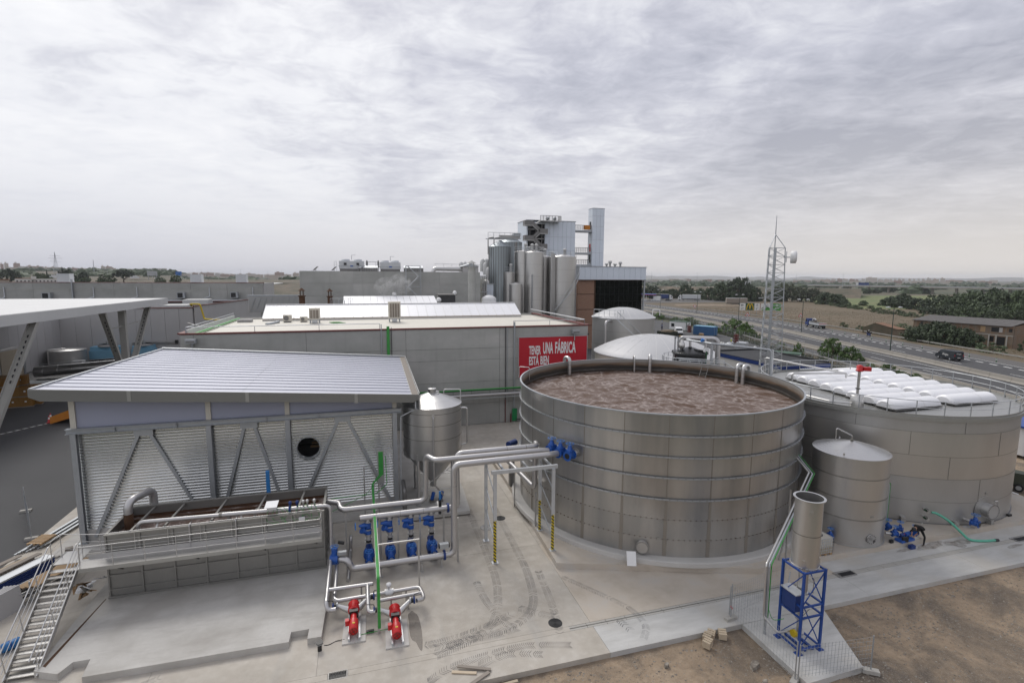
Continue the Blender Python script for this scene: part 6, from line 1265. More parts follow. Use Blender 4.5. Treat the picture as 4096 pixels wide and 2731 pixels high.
# white ribbed skylight on the roof
sk=T('roof_skylight','long white ribbed skylight ridge on the concrete hall roof','skylight',(5,71,10.38));ny0,nyr,nz0,nz1=69.6,73.0,10.72,12.25;np_=28;sx0_,sx1_=-11.8,21.7;dxp=(sx1_-sx0_)/np_
for i in range(np_):
    a,e=sx0_+i*dxp+.02,sx0_+(i+1)*dxp-.02;P('white_panel',MB().add([(a,ny0,nz0),(e,ny0,nz0),(e,nyr,nz1),(a,nyr,nz1),(a,ny0,nz0-.05),(e,ny0,nz0-.05)],[(0,1,2,3),(4,5,1,0)]),'white_cover',sk);P('rib',MB().bar((sx0_+i*dxp,ny0-.02,nz0+.01),(sx0_+i*dxp,nyr,nz1+.01),.09,.06),'white',sk)
P('curb',MB().box(sx0_,ny0+.05,10.38,sx1_,ny0+.2,nz0-.06),'white_dirty',sk);P('ridge',MB().bar((sx0_,nyr,nz1+.03),(sx1_,nyr,nz1+.03),.3,.06),'white',sk);P('back_slope',MB().add([(sx0_,nyr,nz1),(sx1_,nyr,nz1),(sx1_,nyr+3.4,nz0),(sx0_,nyr+3.4,nz0)],[(0,1,2,3)]),'white',sk)
for x in(sx0_,sx1_):P('gable',MB().add([(x,ny0,10.38),(x,nyr+3.4,10.38),(x,nyr+3.4,nz0),(x,nyr,nz1),(x,ny0,nz0)],[(0,1,2,3,4)]),'white',sk)
P('brown_edge',MB().box(sx0_,ny0-.03,nz0-.10,sx1_,ny0+.02,nz0-.05),'wood',sk)
def acunit(lab,x,y,w_,h,z=10.38):
    t=T('condenser_unit',lab,'air conditioner',(x,y,z));P('cabinet',MB().box(x-w_/2,y-.2,z+.1,x+w_/2,y+.2,z+.1+h),'cream',t);P('fan_grille',MB().cyl((x-w_*.12,y-.215,z+.1+h*.5),(x-w_*.12,y-.20,z+.1+h*.5),h*.38,n=20),'steel_dark',t);P('feet',MB().box(x-w_*.4,y-.25,z,x+w_*.4,y+.25,z+.1),'dark',t)
acunit('white condenser unit with one fan on the hall roof, the larger of two',-8.7,67.8,1.0,.8);acunit('small white condenser unit with one fan on the hall roof, the smaller of two',-6.85,67.8,.88,.55)
def evap(lab,x,y,w_,h,z=10.38):
    t=T('evaporative_cooler',lab,'cooler',(x,y,z))
    for a in(-1,1):
        for c in(-1,1):P('leg',MB().box(x+a*w_*.42-.05,y+c*.5-.05,z,x+a*w_*.42+.05,y+c*.5+.05,z+.5),'galv',t)
    P('cabinet',MB().box(x-w_/2,y-.6,z+.5,x+w_/2,y+.6,z+h),'cream',t);n=4 if w_>1.3 else 3
    for k in range(n):P('filter_pad',MB().box(x-w_*.42+w_*.84*k/n+.03,y-.62,z+.62,x-w_*.42+w_*.84*(k+1)/n-.03,y-.6,z+h-.15),'wood_grey',t)
    P('duct',MB().box(x-.3,y-.5,z+.05,x+.3,y+.4,z+.5),'galv_light',t);P('lid',MB().box(x-w_/2-.03,y-.63,z+h,x+w_/2+.03,y+.63,z+h+.06),'cream',t)
evap('squat cream evaporative cooler with brown pads on the hall roof',-5.4,65.7,1.2,1.75);evap('tall cream evaporative cooler with four brown pads on the hall roof',3.9,65.4,1.45,2.45)
b=MB();R_=random.Random(8)
for k in range(5):b.tube([(-2.7+.7*cos(a*1.05+k)+R_.uniform(-.1,.1)-.1*k,65.2+.35*sin(a*1.05+k),10.41+.02*k)for a in range(7)],.03,5)
S('green_cable_coil',b,'green_cable','loose coil of green cable lying on the hall roof','cable')
for lab,x in(('flat stack of boards on the hall roof by its left corner',-13.6),):
    b=MB()
    for k in range(4):b.box(x-.8,68.4,10.40+.09*k,x+.8,69.4,10.46+.09*k)
    S('board_stack',b,'panel_grey',lab,'boards')
S('roof_pipe',MB().pipe([(-9.6,66.9,10.5),(-10.2,64.9,10.45),(-10.6,64.6,10.45)],.18),'galv','grey duct piece lying on the hall roof beside the condenser','duct')

# second white roof behind, flues, steam
t=T('white_roof_hall','hall with a bright white ribbed monopitch roof behind the skylight','building',(4.5,86,0));P('wall',MB().box(-2.6,83.5,0,11.8,96,11.6),'panel_grey',t)
for k in range(14):a,e=-2.7+1.04*k,-2.7+1.04*(k+1)-.03;P('roof_sheet',MB().add([(a,83.2,11.65),(e,83.2,11.65),(e,87.5,12.78),(a,87.5,12.78),(a,83.2,11.55),(e,83.2,11.55)],[(0,1,2,3),(4,5,1,0)]),'white_cover',t)
def flue(lab,x,y,z0,z1,r_,mm,cap=True):
    t=T('flue',lab,'chimney',(x,y,z0));P('shaft',MB().cyl((x,y,z0),(x,y,z1),r_),mm,t);P('collar',MB().cyl((x,y,z1-.02),(x,y,z1+.12),r_*1.35),mm,t)
    for a in range(4):P('stay',MB().cyl((x+r_*.7*cos(a*pi/2+.6),y+r_*.7*sin(a*pi/2+.6),z1),(x+r_*.7*cos(a*pi/2+.6),y+r_*.7*sin(a*pi/2+.6),z1+.85),r_*.12,n=6),mm,t)
    P('hood',MB().lathe([(r_*1.3,z1+.8),(.02,z1+1.25)],x,y,14),mm,t)
flue('dark rusty flue with a pointed hood at the concrete block corner',-8.4,82,10,13.0,.42,'rust');flue('dark rusty flue with a pointed hood beside the roof cage ladder',-4.5,82,10,12.9,.36,'rust');flue('wide grey flue with a pointed hood at the right end of the concrete block',17.6,84,8,17.4,.62,'wall_concrete')
t=T('roof_cage','galvanised guard rail cage on the roof between the flue and the white roof','railing',(-3,81,10.4))
for k in range(7):railing([(-4.2+.45*k,80.5,10.4),(-4.2+.45*k,82.0,10.4)],2.0,1.5,(.5,),.03,t,'galv','galv',.025)if k%2==0 else None
railing([(-4.4,80.5,10.4),(-1.2,80.5,10.4)],2.3,.6,(.3,.6),.03,t,'galv','galv',.025)
m=MT('steam');m.t.nodes.remove(m.b);pvn=m.n('ShaderNodeVolumePrincipled');v=m.co('Object');n1=m.noise(v,1.1,5,0.62,0.8);gr=m.n('ShaderNodeTexGradient',gradient_type='SPHERICAL');gm=m.n('ShaderNodeMapping');m.l(m.n('ShaderNodeTexCoord').outputs['Object'],gm.inputs[0]);gm.inputs['Scale'].default_value=(.42,.6,.42);m.l(gm.outputs[0],gr.inputs[0])
m.l(m.math('MULTIPLY',m.ramp(n1,[(.46,0.0),(.68,1.0)]),m.math('MULTIPLY',gr.outputs[1],2.6)),pvn.inputs['Density']);pvn.inputs['Color'].default_value=(1,1,1,1);m.l(pvn.outputs[0],m.o.inputs['Volume'])
for lab,x,z in(('white puff of steam rising above the white roof',4.0,14.0),('fainter puff of steam drifting right of the first',6.3,14.6)):S('steam',MB().sphere((x,88.5,z),2.1,1.5,1.9,16,10),'steam',lab,'steam',None,(x,88.5,z))

# concrete block with roof machines
CYb=95.0;t=T('concrete_block','tall blank concrete block building carrying cooling machines on its roof','building',(6,100,0));bx=[-10.0,-1.3,7.1,13.9,21.5];bz=[0,4.3,8.4,10.5,12.6,14.72,16.85]
for i in range(4):
    for j in range(6):P('wall_panel',MB().box(bx[i]+.02,CYb,bz[j]+.02,bx[i+1]-.02,CYb+.3,bz[j+1]-.02),'wall_concrete',t)
P('core',MB().box(bx[0]+.02,CYb+.08,0,bx[-1]-.02,118,16.7),'panel_grey',t)
def cooler(lab,x0,x1,z0,h,fans=2):
    q=T('cooling_unit',lab,'cooling unit',((x0+x1)/2,99,z0));P('casing',MB().box(x0,97.2,z0+.55,x1,100.5,z0+h-.25),'galv_light',q);P('louvre',MB().box(x0+.1,97.1,z0+.1,x1-.1,100.4,z0+.55),'steel_dark',q);P('casing_rim',MB().box(x0-.1,97.1,z0+h*.45,x1+.1,100.6,z0+h*.45+.08),'galv',q)
    for k in range(fans):P('fan_ring',MB().lathe([(.78,z0+h-.25),(.70,z0+h+.1),(.55,z0+h+.1),(.55,z0+h-.1)],x0+(x1-x0)*(k+.5)/fans,98.8,20),'galv_light',q);P('motor',MB().box(x0+(x1-x0)*(k+.5)/fans-.25,96.95,z0+h*.55,x0+(x1-x0)*(k+.5)/fans+.2,97.15,z0+h*.55+.4),'dark',q)if h>1.9 and fans==2 and x0<0 else None
    P('badge',MB().box((x0+x1)/2-.25,97.08,z0+h*.42,(x0+x1)/2+.25,97.1,z0+h*.42+.2),'blue_valve',q);P('lightning_arm',MB().pipe([((x0+x1)/2,97.5,z0+h),((x0+x1)/2,97.5,z0+h+.8),((x0+x1)/2+.7,97.5,z0+h+.85)],.04),'galv',q)
    railing([(x0-.8,97.0,z0),(x0-.4,97.0,z0)],1.8,.4,(.35,.7),.03,q,'galv','galv',.03)
cooler('twin cooling unit with square casings and dark motors on the concrete block roof',-3.6,.7,16.75,2.15);cooler('twin cooling unit with round fans and a blue badge beside the radiator',3.5,7.1,16.75,2.0)
def radiator(lab,x0,x1,z0,h):
    q=T('radiator_unit',lab,'cooling unit',((x0+x1)/2,97,z0));P('coil',MB().box(x0,96.2,z0,x1,96.5,z0+h*.65),'steel_dark',q);P('top_sheet',MB().add([(x0,96.15,z0+h*.65),(x1,96.15,z0+h*.65),(x1+.1,98,z0+h),(x0+.1,98,z0+h),(x0,96.15,z0+h*.6),(x1,96.15,z0+h*.6)],[(0,1,2,3),(4,5,1,0)]),'galv_light',q)
    for k in range(9):P('fin',MB().bar((x0+(x1-x0)*k/8,96.17,z0),(x0+(x1-x0)*k/8,96.17,z0+h*.65),.05,.03),'galv',q)
radiator('low radiator bank with slanting top between the cooling units',-.4,3.0,16.75,1.15);radiator('low radiator bank behind the scaffold stair on the concrete block',7.6,11.1,16.75,1.2)
t=T('vent_frame','pair of small vents on a frame behind the radiator bank','vent',(2.2,99,16.8));P('frame',MB().pipe([(1.2,98.8,16.8),(1.2,98.8,18.6),(3.2,98.8,18.6),(3.2,98.8,16.8)],.05),'galv',t)
for x in(1.2,3.2):P('vent',MB().lathe([(.18,17.6),(.18,18.6),(.05,18.9)],x,98.8,10),'steel_dark',t)
for lab,x in(('small tilted solar panel at the left end of the concrete block roof',-7.4),('small tilted solar panel midway to the cooling units',-4.4),('small tilted solar panel in front of the twin cooling unit',.1)):t=T('solar_panel',lab,'solar panel',(x,96,16.8));P('mast',MB().cyl((x,96,16.7),(x,96,17.3),.06),'galv_light',t);P('cells',MB().add([(x-.5,95.6,16.95),(x+.2,95.6,17.6),(x+.45,96.6,17.6),(x-.25,96.6,16.95),(x-.47,95.6,16.90),(x+.23,95.6,17.55)],[(0,1,2,3),(4,5,1,0)]),'steel_dark',t)
t=T('scaffold_stair','scaffold stair tower climbing the face of the concrete block','scaffold',(9.0,94,0));x0,x1,y0,y1=7.75,10.3,93.2,94.6
for x in(x0,x1):
    for y in(y0,y1):P('standard',MB().cyl((x,y,8),(x,y,17.8),.05,n=6),'galv',t)
for k in range(6):
    z=8.6+1.85*k
    for y in(y0,y1):P('ledger',MB().cyl((x0,y,z),(x1,y,z),.04,n=6),'galv',t)
    a,e=((x0+.3,x1-.4)if k%2 else(x1-.4,x0+.3));P('flight',MB().bar((a,y0+.3,z),(e,y0+.3,z+1.85),.5,.12),'galv_light',t)if k<5 else None
    P('diagonal',MB().cyl((x0 if k%2 else x1,y0,z),(x1 if k%2 else x0,y0,z+1.85),.03,n=6),'galv',t)if k<5 else None
t=T('insulated_duct','silver insulated duct bending down at the roof edge of the concrete block','duct',(16,97,16.8));P('run',MB().pipe([(12.6,96.6,16.2),(13.2,96.8,17.45),(18.7,97.2,17.4)],.42,.6),'steel_bright',t);P('housing',MB().box(18.5,96,16.7,21.4,100,17.9),'panel_grey',t);P('housing_roof',MB().add([(18.2,95.8,17.9),(20,95.8,18.5),(21.7,95.8,17.9),(18.2,100,17.9),(20,100,18.5),(21.7,100,17.9)],[(0,1,4,3),(1,2,5,4),(0,2,1)]),'galv',t)
railing([(13.5,98,16.8),(24,104,16.8)],1.6,2,(.5,),.03,t,'galv','galv',.03)
t=T('roof_plant','small tanks, fans and white chiller on the low roof beside the wide flue','plant',(14.5,85,10.4));P('chiller',MB().box(13.2,84,10.5,15.9,85.4,11.6),'white',t);P('dark_shed',MB().box(12.6,86,10.4,15.2,88,12.9),'dark',t);P('dark_shed_roof',MB().box(12.3,85.8,12.9,15.5,88.2,13.1),'steel_dark',t);P('blue_valve_tank',MB().lathe([(.2,10.4),(.25,11.6)],12.2,84.5,10),'blue_box',t);P('globe',MB().sphere((12.2,84.5,12.2),.42),'white',t);P('globe',MB().sphere((15.1,86,13.3),.36),'white',t);P('globe',MB().sphere((5.3,88,13.0),.4),'white_dirty',t)
railing([(12,83.5,10.4),(19,83.5,10.4)],1.1,.8,(.5,),.03,t,'galv','galv',.025)
t=T('clad_annex','low pale blue panel annex between concrete block and steel tanks','building',(26,102,0))
for k in range(5):
    for j in range(3):P('cladding_panel',MB().box(23.8+.9*k+.015,100,4+3.5*j+.015,24.7+.9*k-.015,100.2,7.5+3.5*j-.015),'white_panel',t)
P('coping',MB().box(23.7,99.9,14.5,28.5,104,14.65),'galv',t);P('annex_body',MB().box(23.85,100.2,0,28.2,104,14.5),'galv',t)
S('white_vessel',MB().lathe([(1.35,5),(1.35,12.0),(1.2,12.25),(.6,12.6),(.001,12.7)],22.6,92.5,28),'white','short white dome topped vessel behind the skylight','tank',None,(22.6,92.5,5))
# pipe rack on the hidden edge of the annex
t=T('pipe_rack','narrow rack of steel pipes at the corner of the concrete block','pipe rack',(22.8,98,0))
for k in range(5):P('pipe',MB().cyl((21.9+.4*k,98.5,5),(21.9+.4*k,98.5,16.2),.12,n=8),'steel_matt',t)
for z in(13.0,15.9):P('rung',MB().box(21.7,98.2,z,23.8,98.8,z+.12),'galv',t)

# ------------------------------------------------------------------ tanks and silos by the tower
def steel_vessel(name,lab,cx,cy,r_,z1,courses,apex=.6,rail=True,mm='steel',grp=None,vents=1,cat='tank'):
    t=T(name,lab,cat,(cx,cy,0),grp);n=courses
    for k in range(n):P('shell_course',MB().lathe([(r_,z1*k/n+.012),(r_,z1*(k+1)/n-.012)],cx,cy,40),mm,t)
    P('seam',MB().lathe([(r_-.01,.1),(r_-.01,z1-.1)],cx,cy,40),'weld',t);P('roof',MB().lathe([(r_+.05,z1-.02),(r_,z1+.05),(.05,z1+apex)],cx,cy,40),mm,t)
    if rail:
        for k in range(14):a=2*pi*k/14;P('rail_post',MB().cyl((cx+r_*cos(a),cy+r_*sin(a),z1),(cx+r_*cos(a),cy+r_*sin(a),z1+1.0),.03,n=5),'galv',t)
        for z in(.55,1.0):P('hand_rail',MB().tube([(cx+r_*cos(2*pi*k/28),cy+r_*sin(2*pi*k/28),z1+z)for k in range(28)],.03,5,closed=True),'galv_light',t)
    for k in range(vents):P('vent',MB().lathe([(.28,z1+apex*.6),(.28,z1+1.3),(.36,z1+1.35),(.36,z1+1.6),(.1,z1+1.75)],cx+.4-.9*k,cy-.2*k,12),'white_dirty',t)
    return t
t1=steel_vessel('steel_silo','tall narrow steel tank with railed top in front of the stair tower',33.0,97.5,1.95,20.75,9,.5,vents=2);steel_vessel('steel_silo','tall steel tank half hidden behind the tall narrow railed tank',31.7,100.2,1.9,21.0,9,.4)
t2=steel_vessel('steel_silo','wide tall steel tank wrapped by a spiral stair',39.25,98.0,2.72,20.0,8,.6);steel_vessel('steel_silo','steel tank hidden behind the one with the spiral stair',36.3,101.5,2.0,20.1,8,.5);steel_vessel('steel_silo','small steel tank with a shallow cone roof below the stair tower',28.75,96,1.22,14.6,5,.4,False,vents=0);steel_vessel('steel_silo','small railed steel tank behind the shallow cone tank',28.4,99.5,1.1,16.9,5,.3)
P('ladder',MB().bar((32.0,95.75,10),(32.0,95.75,16.5),.45,.12),'galv',t1)
for k in range(4):P('down_pipe',MB().cyl((35.9+.35*k,95.6+.3*k,6),(35.9+.35*k,95.6+.3*k,20.6),.12,n=8),'steel_bright',t2)
prev=None
for k in range(46):
    a=radians(205+k*3.2);z=8.2+k*.225;p_=V(39.25+3.1*cos(a),98+3.1*sin(a),z);P('stair_tread',MB().cb(p_.x,p_.y,z,.8,.28,.05,rz=a),'galv_light',t2)
P('stair_rail',MB().tube([(39.25+3.5*cos(radians(205+k*3.2)),98+3.5*sin(radians(205+k*3.2)),9.2+k*.225)for k in range(46)],.04,5),'galv_light',t2);P('stringer',MB().tube([(39.25+3.5*cos(radians(205+k*3.2)),98+3.5*sin(radians(205+k*3.2)),8.1+k*.225)for k in range(46)],.06,5),'galv_light',t2)
mk('galv_silo',(0.33,0.37,0.39),0.42,0.6,0.12,0.5)
def grain(lab,cx,cy,r_,z1,apex):
    t=T('grain_silo',lab,'silo',(cx,cy,0));P('shell',MB().lathe([(r_,0),(r_,z1)],cx,cy,48),'galv_silo',t);P('cone_roof',MB().lathe([(r_+.12,z1-.05),(.4,z1+apex),(.4,z1+apex+.15),(.01,z1+apex+.2)],cx,cy,32),'galv_silo',t)
    for k in range(26):a=2*pi*k/26;P('stiffener',MB().bar((cx+r_*cos(a),cy+r_*sin(a),0),(cx+r_*cos(a),cy+r_*sin(a),z1),.10,.10,(cos(a),sin(a),0)),'steel_dark',t)
    for k in range(20):a=2*pi*k/20;P('roof_rib',MB().bar((cx+r_*cos(a),cy+r_*sin(a),z1+.02),(cx+.4*cos(a),cy+.4*sin(a),z1+apex+.03),.06,.05),'galv',t)
    return t
g=grain('ribbed galvanised grain silo with a cone roof left of the tower',27.0,101.5,2.2,22.0,1.1);grain('second ribbed galvanised grain silo close against the tower',32.2,112,2.6,23.6,1.2)
b=T('silo_catwalk','steel catwalk and conveyor bridging the tops of the grain silos','catwalk',(30,103,22.5))
for y in(100.6,102.6):P('truss',MB().box(24.4,y,23.5,31.2,y+.08,23.65),'galv',b)
railing([(24.4,100.6,23.6),(31.2,100.6,23.6)],1.1,1.2,(.5,),.04,b,'galv','galv',.04);P('conveyor',MB().box(27,101.2,23.75,31.2,102.2,24.3),'steel_matt',b);P('head_box',MB().box(29.8,101,24.1,31.2,102.6,24.7),'galv',b)
for x,z0 in((24.4,20.4),(25.6,21.0)):P('down_chute',MB().pipe([(x,100.6,z0),(x,100.6,23.6),(x+1.2,100.6,23.8)],.13),'steel_matt',b)
P('ladder',MB().bar((30.3,101,10),(30.3,101,23),.5,.2),'steel_dark',b)
for k,(x,y,z,r_)in enumerate(((24.3,105,19.3,.55),(25.3,106,19.4,.65),(24.6,103.5,18.6,.55),(24.9,102.3,17.6,.58),(19.6,104,18.6,.5),(20.5,105,18.7,.65))):
    t=T('dome_cap_vessel','pale grey dome capped vent column in the cluster between block and silo','vent',(x,y,z-3),'dome capped vents');P('column',MB().lathe([(r_,z-2.2),(r_,z-.4),(r_*.85,z),(r_*.5,z+.3),(.01,z+.4)],x,y,18),'white_dirty',t);P('drum',MB().lathe([(1.1,z-9),(1.1,z-2.6),(.8,z-2.2),(.1,z-2.1)],x,y,20),'steel_matt',t)if k==3 else None

# ------------------------------------------------------------------ clad tower, lift shaft, brewhouse
tw=T('clad_tower','pale blue panel clad tower with an outside zigzag steel stair','building',(44,121,0));TX0,TX1,TY0,TY1,TZ=38.0,50.45,118.0,125.4,29.3
bays=[(38.0,38.35)]+[(42.55+1.12*k,42.55+1.12*(k+1))for k in range(7)];zs=[0,5,10,15,19.3,22.4,25.6,29.3]
for a,e in bays[1:]:
    for j in range(7):P('cladding_panel',MB().box(a+.02,TY0,zs[j]+.02,min(e,TX1)-.02,TY0+.15,zs[j+1]-.02),'white_panel',tw)
for k in range(5):
    for j in range(7):P('side_panel',MB().box(TX0,TY0+.2+1.44*k+.02,zs[j]+.02,TX0+.15,TY0+.2+1.44*(k+1)-.02,zs[j+1]-.02),'white_panel',tw)
P('core',MB().box(TX0+.1,TY0+1.6,0,TX1-.05,TY1,TZ-.05),'dark',tw);P('core_front',MB().box(42.5,TY0+.1,0,TX1-.05,TY0+1.7,TZ-.05),'galv',tw);P('corner_post',MB().box(38.0,TY0,0,38.3,TY0+.3,TZ),'white_panel',tw);P('coping',MB().box(TX0-.1,TY0-.1,TZ,TX1+.1,TY1,TZ+.12),'galv',tw);P('lintel',MB().box(38.2,TY0+.05,28.5,42.55,TY0+.3,29.0),'white_panel',tw)
for x in(38.9,40.4,41.9):P('column',MB().box(x-.1,TY0+.3,0,x+.1,TY0+.5,28.6),'steel_dark',tw)
for z in(20.5,22.4,25.0,27.2):P('floor_edge',MB().box(38.2,TY0+.4,z,42.5,TY0+1.6,z+.18),'steel_matt',tw)
land=[(36.9,39.0,28.0),(40.6,42.6,26.2),(36.9,39.2,24.6),(40.8,42.5,22.7)]
for a,e,z in land:
    P('landing',MB().box(a,116.0,z-.18,e,117.6,z),'steel_matt',tw)
    P('landing_rail',MB().box(a,115.98,z,e,116.02,z+1.05),'steel_dark',tw);P('landing_rail',MB().box(a,116.0,z,a+.04,117.6,z+1.05),'steel_dark',tw)
for i in range(3):
    a=land[i][1]-.1 if i%2==0 else land[i][0]+.1;e=land[i+1][0]+.3 if i%2==0 else land[i+1][1]-.3;z0,z1=land[i][2],land[i+1][2]
    P('stair_flight',MB().bar((a,116.6,z0-.1),(e,116.6,z1-.05),.9,.18),'steel_matt',tw);P('flight_rail',MB().add([(a,116.1,z0),(e,116.1,z1),(e,116.1,z1+1.0),(a,116.1,z0+1.0),(a,116.14,z0),(e,116.14,z1),(e,116.14,z1+1.0),(a,116.14,z0+1.0)],[(0,1,2,3),(7,6,5,4),(3,2,6,7)]),'steel_dark',tw)
P('stair_flight',MB().bar((39.0,116.6,28.0),(41.0,116.6,29.1),.9,.18),'steel_matt',tw);P('roof_gallery',MB().box(40.7,116.0,28.95,45.9,117.95,29.15),'steel_matt',tw)
railing([(40.7,116.05,29.15),(45.9,116.05,29.15),(45.9,117.9,29.15)],1.1,.7,(.25,.5,.75),.06,tw,'steel_dark','steel_dark',.05)
for x in(42.8,44.6):P('fan',MB().sphere((x,117,29.7),.45),'galv',tw)
ls=T('lift_shaft','slim pale blue panel clad lift shaft joined to the tower by bridges','building',(56.4,119.2,0));zz_=[0,6,12,18.8,22,25.2,28.4,30.9,32.7]
for j in range(8):
    for k in range(3):P('cladding_panel',MB().box(54.9+1.06*k+.02,118,zz_[j]+.02,54.9+1.06*(k+1)-.02,118.15,zz_[j+1]-.02),'white_panel',ls)
    P('side_panel',MB().box(54.9,118.2,zz_[j]+.02,55.05,119.3,zz_[j+1]-.02),'white_panel',ls);P('side_panel',MB().box(54.9,119.34,zz_[j]+.02,55.05,120.5,zz_[j+1]-.02),'white_panel',ls)
P('core',MB().box(55.0,118.1,0,58.0,120.5,32.65),'galv',ls);P('coping',MB().box(54.85,117.95,32.7,58.15,120.6,32.8),'galv',ls)
for z,q in((27.4,'dark'),(22.0,'red'),(19.4,'dark')):P('door',MB().box(54.86,118.8,z+.3,54.9,119.7,z+2.2),q,ls)
for i,z in enumerate((27.5,22.1,19.2)):
    t=T('link_bridge',['top steel bridge with an orange platform between tower and lift shaft','middle steel bridge ending at a red door of the lift shaft','lowest steel bridge between tower and lift shaft'][i],'bridge',(52.7,119,z));P('deck',MB().box(50.5,118.3,z-.5,54.85,120,z-.05),'galv',t);P('underside',MB().box(50.5,118.25,z-.55,54.85,120,z-.5),'steel_dark',t);railing([(50.5,118.3,z),(54.8,118.3,z)],1.1,.5,(.25,.5,.75),.06,t,'steel_dark','steel_dark',.045)
    if i==0:P('platform',MB().box(52.9,118.1,27.6,54.3,118.9,28.6),'orange',t)
bh=T('brewhouse','low building with pale blue panel band, brick piers and dark glass front','building',(54,110,0));BYf=106.0
for k in range(12):P('band_panel',MB().box(46.2+1.38*k+.02,BYf-.5,15.5,46.2+1.38*(k+1)-.02,BYf-.3,18.3),'white_panel',bh)
P('band_core',MB().box(46.2,BYf-.35,15.45,62.76,125,18.25),'galv',bh);P('coping',MB().box(46.1,BYf-.6,18.3,62.9,125,18.42),'galv',bh);P('band_edge',MB().box(46.1,BYf-.52,15.4,62.8,BYf-.3,15.5),'rust',bh)
for z0,z1 in((0,5.2),(5.35,8.8),(8.95,12.2),(12.35,15.4)):P('brick_pier',MB().box(46.2,BYf,z0,50.1,BYf+1,z1),'brick_wall',bh)
P('brick_joint',MB().box(46.25,BYf+.05,0,50.05,BYf+.9,15.4),'rust',bh);P('jamb',MB().box(50.1,BYf-.05,0,50.4,BYf+.5,15.4),'rust',bh)
m=MT('dark_glass');m.set((0.006,0.010,0.008),0.06,0.0);m.b.inputs['Specular IOR Level'].default_value=0.3;tb=m.n('ShaderNodeBsdfTransparent');tb.inputs[0].default_value=(0.16,0.26,0.20,1);mx=m.n('ShaderNodeMixShader');mx.inputs[0].default_value=0.6;m.l(m.b.outputs[0],mx.inputs[1]);m.l(tb.outputs[0],mx.inputs[2]);m.l(mx.outputs[0],m.o.inputs['Surface'])
for i in range(10):
    for j in range(9):P('glass_pane',MB().box(50.45+1.17*i+.02,BYf+.1,1.4+1.55*j+.02,50.45+1.17*(i+1)-.02,BYf+.13,1.4+1.55*(j+1)-.02),'dark_glass',bh)
for i in range(11):P('mullion',MB().box(50.43+1.17*i,BYf+.08,1.4,50.47+1.17*i,BYf+.2,15.38),'dark',bh)
for j in range(10):P('transom',MB().box(50.45,BYf+.14,1.38+1.55*j,62.15,BYf+.2,1.42+1.55*j),'dark',bh)
for i,x in enumerate((53.6,56.8,60.0)):
    kt=T('brew_kettle',['domed steel kettle behind the dark glass next to the brick pier','domed steel kettle with the pipe arch behind the dark glass','domed steel kettle behind the dark glass next to the slanted column'][i],'kettle',(x,BYf+3.5,3));P('shell',MB().lathe([(1.35,3),(1.35,7.6),(1.2,7.9),(.3,9.6),(.28,10.8)],x,BYf+3.5,24),'steel_bright',kt);P('stack',MB().cyl((x,BYf+3.5,10.5),(x,BYf+3.5,15.2 if i !=1 else 11.2),.25),'steel_bright',kt)
    if i==1:P('pipe_arch',MB().pipe([(x,BYf+3.5,11.0),(x,BYf+3.5,11.8),(x-3.2,BYf+3,11.8),(x-3.2,BYf+3,8)],.25,.5),'steel_bright',kt)
P('floor_slab',MB().box(50.2,BYf+.3,2.6,62.1,BYf+8,3.0),'panel_grey',bh);P('body_left',MB().box(46.3,BYf+.9,0,50.3,125,15.4),'panel_grey',bh);P('sill',MB().box(50.4,BYf-.05,.4,62.2,BYf+.4,1.4),'rust',bh)
P('slanted_column',MB().bar((62.1,BYf-.2,0),(62.6,BYf-.2,15.4),.3,.35),'galv',bh);P('side_canopy',MB().box(62.8,BYf,15.0,66.0,BYf+6,15.3),'steel_matt',bh)
P('body',MB().box(50.3,BYf+8,0,62.1,125,15.4),'dark',bh);P('side_wall',MB().box(62.1,BYf+.3,0,62.3,125,15.4),'dark',bh)
for x,h in((56.0,.9),(56.9,1.5),(58.2,.85),(59.6,1.3)):P('roof_vent',MB().lathe([(.22,18.4),(.22,18.4+h*.6),(.42,18.4+h*.65),(.42,18.4+h),(.01,18.4+h)],x,112,12),'white_dirty',bh)

# ------------------------------------------------------------------ left: panel buildings, canopy, tanks
lw=T('panel_warehouse','pale grey panel warehouse with vertical joints and a tan roller door','building',(-55,118,0));n=9
for k in range(9):P('wall_panel',MB().box(-53+2.4*k+.02,113,0,-53+2.4*(k+1)-.02,113.2,9.7),'panel_grey',lw)
for k in range(14):P('wall_panel',MB().box(-53.2,113-2.4*(k+1)+.02,0,-53,113-2.4*k-.02,9.7),'panel_grey',lw)
P('roof_edge',MB().box(-53.3,112.9,9.7,-31.2,113.3,9.85),'red_cap',lw);P('roof',MB().prism([(-53,113.2),(-31.2,113.2),(-24.0,139.9),(-90,139.9)],9.3,9.6),'roof_dark',lw);P('roof_left',MB().box(-90,78,9.3,-53.1,139.9,9.6),'roof_dark',lw)
d=Vector((7.3,27,0)).normalized()
for k in range(11):a=V(-31.2,113.1,0)+d*2.54*k;e=a+d*2.50;P('wall_panel',MB().add([a,e,e+V(0,0,10.0+.04*k),a+V(0,0,10.0+.04*k),a+V(-.2,.05,0),e+V(-.2,.05,0),e+V(-.2,.05,10.0),a+V(-.2,.05,10.0)],[(0,1,2,3),(7,6,5,4),(3,2,6,7),(0,4,5,1)]),'panel_grey',lw)
P('roof_edge',MB().bar((-31.2,113.0,10.08),(-23.9,140,10.5),.3,.14),'red_cap',lw)
P('roller_door',MB().box(-52.98,96,0,-52.9,101.2,4.2),'tan',lw);P('door_frame',MB().box(-52.98,101.2,0,-52.8,101.7,4.4),'galv',lw)
